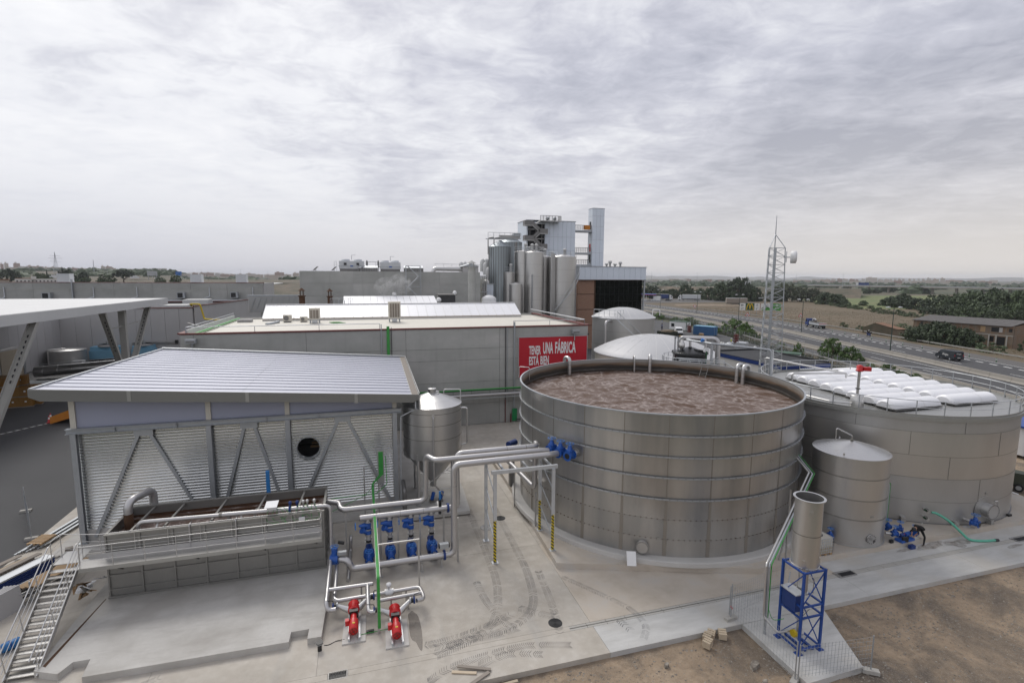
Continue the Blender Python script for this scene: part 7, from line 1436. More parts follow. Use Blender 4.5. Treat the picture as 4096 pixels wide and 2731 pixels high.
P('wall_pipe',MB().bar((-41.8,112.9,3.3),(-34.6,112.9,3.2),.12,.12),'steel_matt',lw);P('wall_pipe',MB().bar((-41.8,112.9,3.0),(-34.6,112.9,2.95),.12,.12),'steel_matt',lw);P('black_hood',MB().box(-34.7,112.7,2.9,-34.2,113,3.6),'black',lw)
P('yellow_pipe',MB().pipe([(-31.6,113.5,10.1),(-31.6,112.4,10.5),(-29.8,112.0,10.5),(-29.2,112.0,7.6),(-17.8,100,7.8)],.16),'yellow',lw)
P('skylight',MB().box(-46,119,9.6,-34,123,10.0),'white_dirty',lw);P('roof_box',MB().box(-38,130,9.6,-33,134,10.6),'white_dirty',lw)
t=T('pipe_bridge','grey steel pipe bridge trusses between the warehouse and the concrete hall','pipe bridge',(-22,95,0))
for z in(5.5,6.4,7.2):P('beam',MB().bar((-31,108,z),(-16.3,80,z),.15,.2),'steel_matt',t)
for k in range(8):P('web',MB().bar(Vector((-31,108,5.5)).lerp(V(-16.3,80,5.5),k/8),Vector((-31,108,7.2)).lerp(V(-16.3,80,7.2),(k+1)/8),.1,.1),'galv',t)
for k in range(3):P('leg',MB().bar(Vector((-30,106,0)).lerp(V(-17.5,82,0),k/2),Vector((-30,106,7.2)).lerp(V(-17.5,82,7.2),k/2),.2,.2),'steel_matt',t)
cw=T('concrete_warehouse','long low concrete warehouse with a red coping behind the dark roof','building',(-52,145,0));jx=[-92,-69.8,-62.3,-54.6,-46.8,-39,-31.2,-23.3]
for i in range(7):
    for z0,z1 in((0,9.5),(9.5,12.6),(12.62,14.15)):P('wall_panel',MB().box(jx[i]+.02,140,z0,jx[i+1]-.02,140.3,z1-.02),'wall_concrete',cw)
for i in range(7):P('end_panel',MB().box(-23.3,140.3+2.2*i,0,-23.0,142.48+2.2*i,14.15),'panel_grey',cw)
P('coping',MB().box(-92,139.9,14.15,-22.9,140.4,14.3),'red_cap',cw);P('roof',MB().box(-92,140.3,13.6,-23.2,175,13.8),'white_dirty',cw);P('gutter_roof',MB().box(-92,137.5,9.9,-23.4,139.9,10.25),'galv_light',cw);P('gutter_edge',MB().box(-92,137.3,9.75,-23.4,137.45,9.95),'red_cap',cw)
for x in(-67.0,-40.8,-29.5):P('fan_unit',MB().box(x-.8,138.7,10.6,x+.8,139.9,12.0),'galv',cw);P('fan_face',MB().box(x-.65,138.66,10.75,x+.4,138.7,11.85),'black',cw)
for x in(-75,-58.5,-50,-35,-25.5):P('downpipe',MB().pipe([(x,139.8,13.2),(x,139.8,10.9),(x-.8,138.8,10.6),(x-.8,137.6,10.4)],.12),'galv_light',cw)
P('ladder',MB().bar((-62.4,139.7,10.2),(-62.4,139.7,15),.6,.2),'galv',cw)
for x in(-65,-38.3,-28.4):P('cooler_box',MB().box(x-1.2,142,13.8,x+1.2,144,16.2),'galv_light',cw)
lg=T('truss_gate','dark louvred steel truss structure between the warehouse end and the flue','steel structure',(-18,118,0));P('louvre',MB().box(-22.5,118,8.4,-11,118.2,11.6),'steel_matt',lg);P('top_beam',MB().box(-22.6,117.9,11.6,-10.9,118.3,12.0),'galv',lg)
for k in range(10):P('brace',MB().bar((-22.2+1.1*k,117.85,8.5),(-21.1+1.1*k if k%2 else-23.3+1.1*k+2.2,117.85,11.5),.12,.06),'galv',lg)
for k in range(7):P('slat',MB().box(-22.4,117.9,8.6+.42*k,-11.1,117.98,8.75+.42*k),'galv',lg)
cn=T('white_canopy','large flat white canopy roof on raking steel columns','canopy',(-45,77,0));cz0,cz1=11.15,12.15
P('roof_slab',MB().prism([(-32.7,52),(-31.2,99),(-75,99),(-75,52)],cz0+.1,cz1-.04),'white_dirty',cn);P('fascia',MB().bar((-32.65,51.9,11.62),(-31.15,99.05,11.65),.12,1.05),'white_dirty',cn);P('roof_skin',MB().prism([(-32.8,52),(-31.3,99),(-75,99),(-75,52)],cz1-.03,cz1+.03),'white_dirty',cn)
mk('col_grey',(0.42,0.41,0.38),0.6,0,0.08,1)
for yb in(86.5,56.5):
    P('column',MB().box(-33.4,yb-.35,0,-32.6,yb+.35,cz0+.1),'col_grey',cn)
    for yt in(yb-7.0,yb+8.5):
        p0,p1=V(-33,yb+(.6 if yt>yb else-.6),1.0),V(-32.6,yt,cz0+.1);P('raking_strut',MB().ibeam(p0,p1,.42,.75,.06,(1,0,0)),'col_grey',cn)
        for k in range(9):c=p0.lerp(p1,.45+.05*k);P('web_hole',MB().cyl(c-V(.034,0,0),c+V(.034,0,0),.17,n=12),'dark',cn)
    P('tie',MB().bar((-33,yb-5,8.6),(-33,yb+6,8.9),.10,.10),'col_grey',cn)
t=steel_vessel('squat_tank','squat round steel tank standing before the panel warehouse corner',-50,111-2.9,2.7,2.9,2,.2,False,'steel_matt',vents=0);P('overflow',MB().pipe([(-51.5,105.4,.2),(-51.5,105.4,3.2),(-49.5,106.5,3.3)],.1),'steel',t)
for lab,x,hw_ in(('light blue square plastic tower tank behind the canopy column',-45.2,2.5),('light blue square plastic tower tank on the other side of the canopy column',-39.4,1.7)):
    t=T('cooling_tower',lab,'cooling tower',(x,111,0));P('tank',MB().box(x-hw_,110.2,.75,x+hw_,112.6,2.3),'blue_tank',t);P('upper_tank',MB().box(x-hw_+.15,110.35,2.3,x+hw_-.15,112.5,2.95),'blue_tank',t);P('fan_ring',MB().lathe([(1.5,2.95),(1.35,3.3),(1.25,3.3)],x,111.4,20),'steel_dark',t);P('motor',MB().cyl((x,111.4,3.3),(x,111.4,3.8),.25),'steel_matt',t);P('stand',MB().box(x-hw_+.2,110.4,0,x+hw_-.2,112.5,.7),'steel_dark',t)
    for k in range(4):P('louvre',MB().box(x-hw_+.3+hw_*.46*k,110.15,.1,x-hw_+.3+hw_*.46*k+.8,110.2,.65),'black',t)
t=T('tanker_trailer','polished steel tanker trailer lying along the warehouse behind the shed roof','trailer',(-41,91,0));P('barrel',MB().tube([(-45.8,90.0,1.95),(-45.7,90.0,1.95),(-34,91.5,2.5)],[.5,.78,.78],28),'steel_bright',t)
for k in range(6):c=V(-45.7,90,1.95).lerp(V(-34,91.5,2.5),(k+.6)/7);P('band',MB().cyl(c,c+V(.08,.01,.004),.79,n=28),'steel',t)
P('chassis',MB().box(-45.5,89.6,.6,-35,91.2,.9),'dark',t);P('walk_rail',MB().pipe([(-45.2,90.2,2.75),(-45.2,90.2,3.0),(-35,91.4,3.5)],.04),'galv',t)
for x in(-44,-42.6,-37):P('wheel',MB().cyl((x,89.3,.5),(x,89.65,.5),.5,n=16),'rubber',t)
S('flat_trailer',MB().box(-46,85,.9,-38,87.6,1.1),'galv','flat silver trailer bed parked before the tanker','trailer');S('white_ibc',MB().box(-48.2,105.0,0,-46.6,106.4,1.2),'white_dirty','white caged container beside the light blue tower tank','container')

# ------------------------------------------------------------------ domed tanks, black tank and pipework behind the open tank
mk('dome_white',(0.47,0.47,0.48),0.5,0.1,0.06,0.5,0.03,5,(1,1,0.3))
def domed(lab,cx,cy,r_,z1,rise,courses,mm='steel_matt'):
    t=T('domed_tank',lab,'tank',(cx,cy,0))
    for k in range(courses):P('shell_course',MB().lathe([(r_,z1*k/courses+.015),(r_,z1*(k+1)/courses-.015)],cx,cy,64),mm,t)
    P('seam',MB().lathe([(r_-.01,0),(r_-.01,z1)],cx,cy,64),'weld',t);pf=[(r_+.15,z1-.05),(r_+.15,z1+.03)]+[(r_*cos(pi/2*k/12)*1.0+.1*(1-k/12),z1+.03+rise*sin(pi/2*k/12)**1.0*(1.0)if k else z1+.03)for k in range(13)]
    pf=[(r_+.15,z1-.05),(r_+.15,z1+.03)]+[((r_+.12)*(1-k/12),z1+.03+rise*(1-(1-k/12)**2))for k in range(13)];P('dome',MB().lathe(pf,cx,cy,64),'dome_white',t)
    for k in range(24):
        a=2*pi*k/24;P('dome_rib',MB().tube([(cx+(r_+.1)*(1-j/6)*cos(a),cy+(r_+.1)*(1-j/6)*sin(a),z1+.035+rise*(1-(1-j/6)**2))for j in range(6)],.025,4),'white_dirty',t)
    return t
t=domed('tall pale domed steel tank with a straight stair up its side',39.1,72.0,4.75,9.95,1.45,5);P('platform',MB().prism([(33.8,71.5),(36.6,68.2),(37.6,69.0),(35.0,72.4)],10.0,10.12),'galv_light',t);railing([(33.9,71.6,10.1),(35.5,69.6,10.1),(36.6,68.3,10.1),(37.5,69.0,10.1)],1.1,1.0,(.5,),.04,t,'galv_light','galv_light',.03)
s0,s1=V(36.2,68.5,10.0),V(40.9,66.6,5.4)
for k in range(18):c=s0.lerp(s1,k/18);P('stair_tread',MB().cb(c.x,c.y,c.z-.12,.30,.8,.05,rz=-.38),'galv_light',t)
for o_ in(V(.14,.38,0),V(-.14,-.38,0)):P('stringer',MB().bar(s0+o_-V(0,0,.15),s1+o_-V(0,0,.15),.06,.16),'galv_light',t);P('hand_rail',MB().pipe([s0+o_+V(0,0,1),s1+o_+V(0,0,1)],.035),'galv_light',t)
for k in range(7):c=s0.lerp(s1,k/6)+V(-.14,-.38,0);P('baluster',MB().cyl(c,c+V(0,0,1),.022,n=5),'galv_light',t)
railing([(40.9,66.4,5.4),(44.5,65.0,5.4)],1.05,1.2,(.5,),.035,t,'galv_light','galv_light',.03);P('landing',MB().bar((40.6,66.9,5.35),(44.5,65.4,5.35),.9,.1),'galv',t);P('overflow',MB().pipe([(35.6,69.0,9.6),(34.3,68.4,9.6),(34.3,68.4,.3)],.2),'pipe_steel',t);P('vent',MB().pipe([(42.4,69.0,10.2),(42.4,69.0,11.2),(43.4,68.6,11.2),(43.4,68.6,10.3)],.06),'white',t)
domed('low wide tank under a big pale fabric dome behind the open tank',32.8,52.6,6.9,7.45,1.95,4,'cream')
bk=T('black_tank','round black plastic tank with a bolted lid and steel pipes on top','tank',(30.8,43.1,0));P('shell',MB().lathe([(1.6,0),(1.6,8.75)],30.8,43.1,40),'black_plastic',bk);P('lid',MB().lathe([(1.72,8.68),(1.72,8.82),(1.5,8.86),(.3,9.28),(.01,9.3)],30.8,43.1,40),'black_plastic',bk);P('hatch',MB().cyl((31.3,42.5,8.98),(31.32,42.5,9.12),.55,n=24),'black_plastic',bk);bl=MB()
for k in range(40):a=2*pi*k/40;bl.cyl((30.8+1.66*cos(a),43.1+1.66*sin(a),8.82),(30.8+1.66*cos(a),43.1+1.66*sin(a),8.88),.03,n=5)
P('bolts',bl,'black',bk,'stuff');P('box',MB().box(31.3,41.5,9.0,31.75,41.75,9.35),'white',bk);P('filter_pot',MB().lathe([(.12,9.1),(.30,9.3),(.30,9.7),(.18,9.75),(.18,10.1)],29.9,43.2,14),'steel',bk)
for k in range(3):P('frame_post',MB().box(29.2+.35*(k%2),43.3-.5*k*0,5,29.3+.35*(k%2),43.4,10.3),'galv',bk)if k<2 else None
P('frame_beam',MB().box(29.2,43.3,10.2,30.4,43.4,10.3),'galv',bk)
P('ring_platform',MB().lathe([(1.75,7.35),(2.6,7.35),(2.6,7.25),(1.75,7.25)],30.8,43.1,40,smooth=False),'galv',bk)
for k in range(20):a=2*pi*k/20;P('rail_post',MB().cyl((30.8+2.58*cos(a),43.1+2.58*sin(a),7.35),(30.8+2.58*cos(a),43.1+2.58*sin(a),8.45),.025,n=5),'galv',bk)
for z in(7.9,8.45):P('hand_rail',MB().tube([(30.8+2.58*cos(2*pi*k/40),43.1+2.58*sin(2*pi*k/40),z)for k in range(40)],.028,5,closed=True),'galv_light',bk)
P('cable_post',MB().box(31.25,41.2,5.8,31.33,41.28,9.1),'green_dark',bk)
og=T('air_duct','fat steel air duct arching over the black tank and down beside it','duct',(32.8,41.7,0));P('run',MB().pipe([(30.0,43.7,9.3),(30.0,43.7,10.15),(32.9,41.75,10.2),(33.15,41.6,.3)],.24,.5,16,6),'pipe_steel',og)
for x,y in((30.55,43.3),(31.75,42.5)):P('branch',MB().pipe([(x-.3,y+.2,10.15),(x+.1,y-.35,10.1),(x+.1,y-.4,9.2)],.12,.25),'pipe_steel',og);P('boot',MB().cyl((x+.1,y-.4,9.0),(x+.1,y-.4,9.35),.17),'black',og)
t=T('gas_line','long thin gas pipe on posts running from the black tank to the lattice mast','pipe',(31,37,0));P('run',MB().pipe([(28.9,41.0,10.3),(29.4,38.1,10.3),(32.9,35.0,10.05),(33.0,34.9,4)],.085,.25),'galv',t);P('post',MB().box(29.35,38.0,4.5,29.5,38.15,10.25),'galv',t);P('post',MB().box(33.1,35.0,3,33.22,35.12,10.0),'galv_light',t);P('blue_valve',MB().cyl((29.2,39.2,10.35),(29.25,39.1,10.6),.15),'blue_wheel',t)
t=T('tank_walkway','grey grating walkway with handrails and a stair between the open tank and the black tank','walkway',(29,36.5,0));P('deck',MB().prism([(27.4,40.4),(30.0,38.2),(30.6,37.6),(30.0,37.0),(27.0,39.4)],7.6,7.7),'galv',t);railing([(27.0,39.3,7.7),(30.0,36.9,7.7)],1.05,1.0,(.5,),.035,t,'galv_light','galv',.03);railing([(27.5,40.5,7.7),(30.6,37.8,7.7)],1.05,1.0,(.5,),.035,t,'galv_light','galv',.03)
railing([(30.0,36.9,7.7),(31.6,35.2,6.4)],1.05,.8,(.5,),.035,t,'galv_light','galv',.03)
for x,y in((27.5,39.8),(29.8,37.6)):P('leg',MB().box(x-.06,y-.06,0,x+.06,y+.06,7.6),'galv',t)

# dark flat roofed building and white annex
t=T('flat_roof_building','single storey building with black flat roof and dark blue parapet band','building',(60,64,0));P('wall',MB().box(55.6,57.2,0,64.2,71.4,3.4),'render_white',t);P('blue_band',MB().box(55.5,57.1,3.4,64.3,71.5,3.95),'blue_deep',t)
for k in range(6):P('roof_strip',MB().box(55.75,57.35+2.34*k+.01,3.9,64.05,57.35+2.34*(k+1)-.01,4.0+.004*(k%2)),'roof_dark',t)
for a,e in(((55.5,57.1),(64.3,57.35)),((55.5,71.25),(64.3,71.5)),((55.5,57.35),(55.75,71.25)),((64.05,57.35),(64.3,71.25))):P('parapet',MB().box(a[0],a[1],3.95,e[0],e[1],4.25 if a[1]>60 or a[0]>60 else 4.03),'roof_dark',t)
t=T('white_annex','small white annex with a corrugated awning beside the dark flat roof','building',(64,58,0));P('wall',MB().box(61.0,54.8,0,68.2,57.05,3.1),'render_white',t);P('roof',MB().box(60.9,54.7,3.1,68.3,57.08,3.25),'white',t);P('band',MB().box(60.95,54.75,2.2,68.25,57.06,2.55),'blue_deep',t)
for k in range(8):P('awning_sheet',MB().bar((58.2+.4*k,56.4,3.6),(58.8+.4*k,53.4,2.0),.36,.05),'galv_light',t)

# lattice mast
lm=T('lattice_mast','tall three legged lattice mast with a white drum antenna','mast',(47.7,51.25,0));cxm,cym=47.7,51.25
def lp_(k,z):w_=1.75-.62*(z/19.6);a=radians(200+120*k);return V(cxm+w_*cos(a),cym+w_*sin(a),z)
for k in range(3):P('leg',MB().cyl(lp_(k,0),lp_(k,19.6),.06,n=8),'galv',lm);P('top_stay',MB().cyl(lp_(k,19.6),(cxm,cym,21.2),.05,n=6),'galv_light',lm)
nz=20
for j in range(nz):
    z0,z1=19.6*j/nz,19.6*(j+1)/nz
    for k in range(3):P('horizontal',MB().cyl(lp_(k,z1),lp_((k+1)%3,z1),.025,n=5),'galv',lm);P('diagonal',MB().cyl(lp_(k,z0),lp_((k+1)%3,z1),.025,n=5),'galv',lm);P('diagonal',MB().cyl(lp_((k+1)%3,z0),lp_(k,z1),.022,n=5),'galv',lm)
P('spire',MB().tube([(cxm,cym,19.6),(cxm,cym,21.3),(cxm,cym,23.4)],[.06,.06,.03],6),'galv',lm);P('ladder',MB().bar((cxm+.2,cym+.1,0),(cxm+.1,cym,19.6),.4,.06),'galv',lm);P('cross_antenna',MB().box(cxm-1.9,cym-.1,13.6,cxm-.6,cym,13.7),'galv',lm)
d=Vector((.73,-.60,0)).normalized();P('drum_antenna',MB().tube([V(49.05,50.1,18.5)-d*.05,V(49.05,50.1,18.5),V(49.05,50.1,18.5)+d*.55,V(49.05,50.1,18.5)+d*.62],[.3,.72,.72,.55],24),'white',lm);P('antenna_arm',MB().pipe([(48.5,50.6,18.5),(49.0,50.15,18.5)],.06),'galv',lm);P('antenna_pole',MB().cyl((48.7,50.4,17.9),(48.7,50.4,19.2),.05),'galv_light',lm)

# ------------------------------------------------------------------ service yard
def vbox(t,name,pts,mats):pass
def wheels(t,spots,r_,w_,axis,steel='galv'):
    axis=Vector(axis)
    for p_ in spots:
        q=P('wheel',MB().cyl(Vector(p_)-axis*w_/2,Vector(p_)+axis*w_/2,r_,n=18),'rubber',t);P('rim',MB().cyl(Vector(p_)-axis*(w_/2+.01),Vector(p_)+axis*(w_/2+.01),r_*.58,n=12),steel,q)
def van(name,lab,loc,ang,paint,rack=False,cat='van',txt=None):
    """local: length along +X (front), built at origin then rotated"""
    t=T(name,lab,cat,(0,0,0));L_,W_,H_=4.9,1.9,1.95;pf=[(-2.45,.45),(-2.45,1.0),(-2.38,1.85),(-2.15,H_),(.75,H_),(1.25,1.80),(1.72,1.18),(2.30,1.0),(2.45,.78),(2.45,.42),(2.2,.32),(-2.3,.32)]
    b=MB();n=len(pf);ins=[(x,z,(W_/2 if z<1.1 else W_/2-.10*(z-1.1)/.85))for x,z in pf];b.add([(x,-w_,z)for x,z,w_ in ins]+[(x,w_,z)for x,z,w_ in ins],[tuple(range(n)),tuple(range(n,2*n))[::-1]]+[(i,n+i,n+(i+1)%n,(i+1)%n)for i in range(n)]);P('body',b,paint,t)
    g=MB();g.add([(1.28,-.80,1.76),(1.70,-.88,1.22),(1.70,.88,1.22),(1.28,.80,1.76)],[(0,1,2,3)]);g2=[(x+.02,y,z+.012)for x,y,z in g.v];P('windscreen',MB().add(g2,[(0,1,2,3)]),'car_glass',t)
    for s in(-1,1):
        P('side_window',MB().add([(.30,s*(W_/2-.035),1.20),(1.42,s*(W_/2-.035),1.22),(1.12,s*(W_/2-.085),1.72),(.30,s*(W_/2-.085),1.74)],[(0,1,2,3)if s<0 else(3,2,1,0)]),'car_glass',t);P('tail_light',MB().box(-2.47,s*.82-.06,.95,-2.44,s*.82+.06,1.25),'sign_red',t);P('head_light',MB().box(2.28,s*.72-.16,.82,2.44,s*.72+.16,.98),'white',t);P('mirror',MB().box(1.30,s*1.08-.08,1.15,1.42,s*1.08+.08,1.38),'black',t);P('door_seam',MB().box(.24,s*(W_/2+.002)-.004,.5,.26,s*(W_/2+.002)+.004,1.1),'black',t)
    P('rear_window',MB().box(-2.46,-.68,1.25,-2.43,.68,1.72),'car_glass' if not txt else paint,t);P('number_plate',MB().box(-2.475,-.26,.62,-2.455,.26,.74),'sign_white',t);P('bumper',MB().box(-2.52,-.92,.36,-2.40,.92,.58),'black',t);P('bumper',MB().box(2.38,-.9,.34,2.50,.9,.58),'black' if paint !='van_grey' else paint,t)
    wheels(t,[(1.55,s*.86,.33)for s in(-1,1)]+[(-1.45,s*.86,.33)for s in(-1,1)],.33,.22,(0,1,0))
    if rack:
        for s in(-.75,.75):P('rack_rail',MB().pipe([(-2.1,s,1.97),(-2.1,s,2.10),(.7,s,2.10),(.7,s,1.97)],.025),'black',t)
        for k in range(5):P('rack_bar',MB().bar((-2.0+.65*k,-.75,2.10),(-2.0+.65*k,.75,2.10),.04,.03),'black',t)
    if txt:
        o=text(txt,.62,(.55,.957,.92),(radians(90),0,radians(180)),'sign_white',t,.004,.004,align='LEFT');o=text(txt,.36,(-2.47,.52,1.35),(radians(90),0,radians(-90)),'sign_white',t,.004,.003)
    t.location=loc;t.rotation_euler=(0,0,ang);return t
p_,d=hp(near_s(106,74),8.3);van('dark_van','dark grey van with roof rack and white lettering driving on the motorway',tuple(V(113.4,73.8,.0)),atan2(d.y,d.x),'van_grey',True,txt='Airgas')
van('parked_van','white van with black bonnet parked in the service yard by the timber skip',(86.8,127.2,0),radians(-118),'van_white')
t=T('timber_skip','dark green skip loaded with timber in front of the parked van','skip',(82,125,0));P('bin',MB().add([(79.4,126.2,0),(83.8,123.4,0),(84.8,124.8,0),(80.4,127.6,0),(79.1,126.2,1.1),(83.8,123.1,1.1),(85.1,124.9,1.1),(80.4,128.0,1.1)],[(0,1,5,4),(1,2,6,5),(2,3,7,6),(3,0,4,7),(3,2,1,0)]),'army',t);R_=random.Random(9)
for k in range(16):c=V(81.9+R_.uniform(-1.4,1.4),125.5+R_.uniform(-.9,.9),1.0+R_.uniform(0,.6));a=R_.uniform(-1.0,.2);P('timber',MB().bar(c-V(cos(a),sin(a),R_.uniform(-.1,.1))*1.4,c+V(cos(a),sin(a),R_.uniform(-.1,.1))*1.4,.2,.05),'wood_pale' if k%3 else 'wood',t)
t=T('site_cabin','white site cabin with green trim and dark swoosh lines on its end','cabin',(94.5,137.5,0));cx_,cy_=94.6,138.0;rz=-1.20
def ob(name,lx,ly,z0,sx,sy,sz,mm,cx_=94.6,cy_=138.0,rz=-1.2,t=None):return P(name,MB().cb(cx_+lx*cos(rz)-ly*sin(rz),cy_+lx*sin(rz)+ly*cos(rz),z0+sz/2,sx,sy,sz,rz=rz),mm,t)
ob('body',0,0,.1,6,2.4,2.5,'white',t=t);ob('roof',0,0,2.6,6.15,2.55,.15,'sign_darkgreen',t=t);ob('base',0,0,0,6.1,2.5,.12,'sign_darkgreen',t=t);ob('window',-1.8,-1.21,1.0,1.1,.04,1.0,'car_glass',t=t);ob('lamp',3.02,.3,1.9,.04,.35,.45,'black',t=t)
for s in(-1.2,1.2):ob('corner_post',3.0,s,.1,.12,.12,2.5,'sign_darkgreen',t=t)
for k in range(3):q=[V(cx_+3.06*cos(rz)-(-1.1+.22*i)*sin(rz),cy_+3.06*sin(rz)+(-1.1+.22*i)*cos(rz),1.9-.28*k-.012*(i-2)**2*(1+k*.3))for i in range(10)];P('swoosh',MB().tube(q,.05,4),'black',t)
t=T('shipping_container','blue steel shipping container standing along the yard fence','container',(92.6,123.5,0));ct=dict(cx_=93.0,cy_=123.6,rz=-1.12,t=t);ob('body',0,0,.12,6.0,2.4,2.4,'blue_box',**ct);ob('roof',0,0,2.5,6.06,2.44,.1,'blue_tank',**ct)
for k in range(22):ob('corrugation',-2.85+.27*k,-1.215,.25,.12,.05,2.15,'blue_box',**ct)
for s in(-.6,.6):ob('door_bar',3.03,s,.2,.05,.06,2.2,'galv',**ct);ob('door_panel',3.02,s,.25,.03,1.1,2.1,'blue_box',**ct)
t=T('material_cabin','low white cabin with green roof edge beyond the dark flat roof','cabin',(72.5,76,0));ct=dict(cx_=72.8,cy_=77.0,rz=-.9,t=t);ob('body',0,0,.1,9,2.6,2.4,'white',**ct);ob('roof',0,0,2.5,9.2,2.8,.15,'sign_darkgreen',**ct)
t=T('edge_cabin','white and blue framed cabin beyond the covered tank','cabin',(58.8,31,0));P('body',MB().box(57.7,30.2,0,62,33,2.6),'white',t);P('frame',MB().box(57.6,30.1,0,57.95,30.4,2.7),'blue_frame',t);P('frame',MB().box(58.0,30.1,0,62,30.19,.3),'blue_frame',t);P('roof',MB().box(57.5,30.1,2.6,62.1,33.1,2.75),'blue_frame',t)
t=T('generator','dark green machine on a small trailer standing on the dirt','generator',(48.6,26.0,-.2));P('housing',MB().cb(48.5,26.1,.75,1.0,1.3,.9,rz=.5),'army',t);P('chassis',MB().cb(48.6,26.0,.2,1.0,1.6,.14,rz=.5),'dark',t);wheels(t,[(48.2,25.5,.1),(49.2,26.2,.1)],.3,.16,(.87,.48,0));P('drum',MB().cyl((49.3,25.3,.7),(49.8,25.6,.9),.35),'dark',t)
S('valve_spindle',MB().pipe([(45.5,25.2,0),(45.5,25.0,.5),(46.0,24.3,.3)],.09),'steel_matt','short grey pipe fitting lying on the slab beyond the covered tank','pipe fitting')
for i,(x,y,w_,h,mm,lab)in enumerate([(77.5,112,1.2,1.5,'crate','stack of orange boxes in the service yard near the fence'),(75.8,103.5,2.2,2.4,'galv_light','tall glass crate rack in the service yard'),(74.0,100.5,1.8,2.2,'galv_light','pale caged racks beside the fat air duct'),(88.0,118.5,1.0,1.2,'wood','small wooden crate near the blue container'),(79.2,92.5,2.0,2.3,'galv_light','pale caged racks in front of the lattice mast'),(93.4,131.5,.9,2.0,'red_cap','red trolley frame between the cabin and the blue container'),(89.5,106.8,.9,2.2,'red_cap','red lifting stand by the yard fence')]):
    t=T('yard_crate',lab,'crate',(x,y,0),'goods in the service yard')
    for k in range(3):P('layer',MB().cb(x,y,h*(k+.45)/3,w_,w_,h/3*.86,rz=.4+.05*k),mm,t)
    P('post',MB().box(x-w_/2-.05,y-.05,0,x-w_/2+.05,y+.05,h+.2),'galv' if mm !='crate' else 'yellow',t)
R_=random.Random(12);t=T('scrap_heap','heap of silver scrap and white bags along the yard fence','heap',(86,98,0))
for k in range(26):c=V(84.5+R_.uniform(-2.5,3.0),99+R_.uniform(-5,5),R_.uniform(.1,.7));P('bag' if k%3 else 'strip',MB().sphere(c,R_.uniform(.25,.6),R_.uniform(.25,.6),R_.uniform(.2,.5),7,5)if k%3 else MB().bar(c,c+V(R_.uniform(-1,1),R_.uniform(-1,1),R_.uniform(0,.5)),.1,.05),'galv_light' if k%2 else 'white_dirty',t)
S('parked_car',MB().extr([(-2.1,.3),(-2.1,.85),(-1.5,.95),(-.9,1.4),(.6,1.42),(1.3,.95),(2.1,.82),(2.15,.3)],(74.0,131.5,0),(.85,-.5,0),(0,0,1),(.5,.85,0),1.7),'van_white','white car parked behind the timber skip','car')
mats_w=['cloth_navy','cloth_navy','skin','boot']
def stander(lab,loc,mats,helmet,rz,g=None):return human('person',lab,loc,(0,0,.95),[(-.1,.02,.5),(.1,-.05,.5)],[(-.11,.05,0),(.11,-.08,0)],(0,.0,1.32),(0,-.02,1.52),(0,-.03,1.64),[(-.28,.03,1.12),(.28,-.02,1.12)],[(-.27,-.12,.88),(.26,-.14,.9)],mats,helmet=helmet,rz=rz)
stander('person in a yellow safety vest and white helmet standing in the service yard',(84.6,102.6,0),['cloth_vest','cloth_navy','skin','boot'],'white',.8);stander('person in dark clothes walking by the fence near the site cabin',(96.2,150.5,0),['galv','cloth_navy','skin','boot'],'blue_valve',.3);stander('person in dark clothes and blue helmet beside the timber skip',(87.0,136.0,0),mats_w,'blue_valve',2.2)

# yard fence posts and wire
t=T('yard_fence','tall wire fence on thin grey posts between the yard and the motorway','fence',tuple(hp(near_s(108,82),-20.5)[0]));s0=near_s(97,52)-2;wm=[MB()for _ in range(6)];prev=None;pm=MB().cyl((0,0,-.1),(0,0,2.25),.035,n=6).mesh('post','galv');s_=s0;pts=[]
while s_<near_s(131,152)+45:
    p_,d=hp(s_,-20.6);place('post',pm,t,p_);pts.append(p_);s_+=3.0
for k in range(10):P('wire',MB().tube([p_+V(0,0,.15+.22*k)for p_ in pts],.010,3,caps=False),'galv',t)

# ------------------------------------------------------------------ motorway lamps, signs, vehicles
def lamp(lab,x,y,h=10.0):
    s_=near_s(x,y);d=hp(s_,0)[1];n_=Vector((d.y,-d.x,0));t=T('street_lamp',lab,'street lamp',(x,y,0),'double armed motorway lamps');c=V(x,y,0);P('pole',MB().tube([c,c+V(0,0,h)],[.11,.06],8),'lamp_green',t)
    for s in(-1,1):P('arm',MB().tube([c+V(0,0,h-.1),c+n_*s*.9+V(0,0,h+.05)],.035,6),'lamp_green',t);P('lamp_head',MB().tube([c+n_*s*.8+V(0,0,h+.03),c+n_*s*1.2+V(0,0,h+.08),c+n_*s*1.75+V(0,0,h+.05)],[.08,.16,.06],8),'white',t)
for i,(x,y)in enumerate([(145.2,229.5),(139.0,191),(132.5,157.5),(121.6,118.5),(108.5,82.2)]):lamp(['double armed green lamp post on the median beyond the brewhouse corner','double armed green lamp post on the median left of the advertising board','double armed green lamp post on the median in front of the advertising board','double armed green lamp post on the median beside the flatbed lorry','double armed green lamp post on the median near the dark van'][i],x,y)
for i,(x,y)in enumerate([(206,330),(219,322),(243,318)]):t=T('curved_lamp',['curved arm lamp post in the lorry park beside the canopy','curved arm lamp post in the lorry park behind the white cab','curved arm lamp post in the lorry park at the end of the grey trailer'][i],'street lamp',(x,y,0));P('pole',MB().pipe([(x,y,0),(x,y,8.5),(x-2.2,y+.3,9.6)],.09,1.2),'lamp_green',t);P('lamp_head',MB().cb(x-2.4,y+.3,9.6,.8,.25,.15),'white',t)
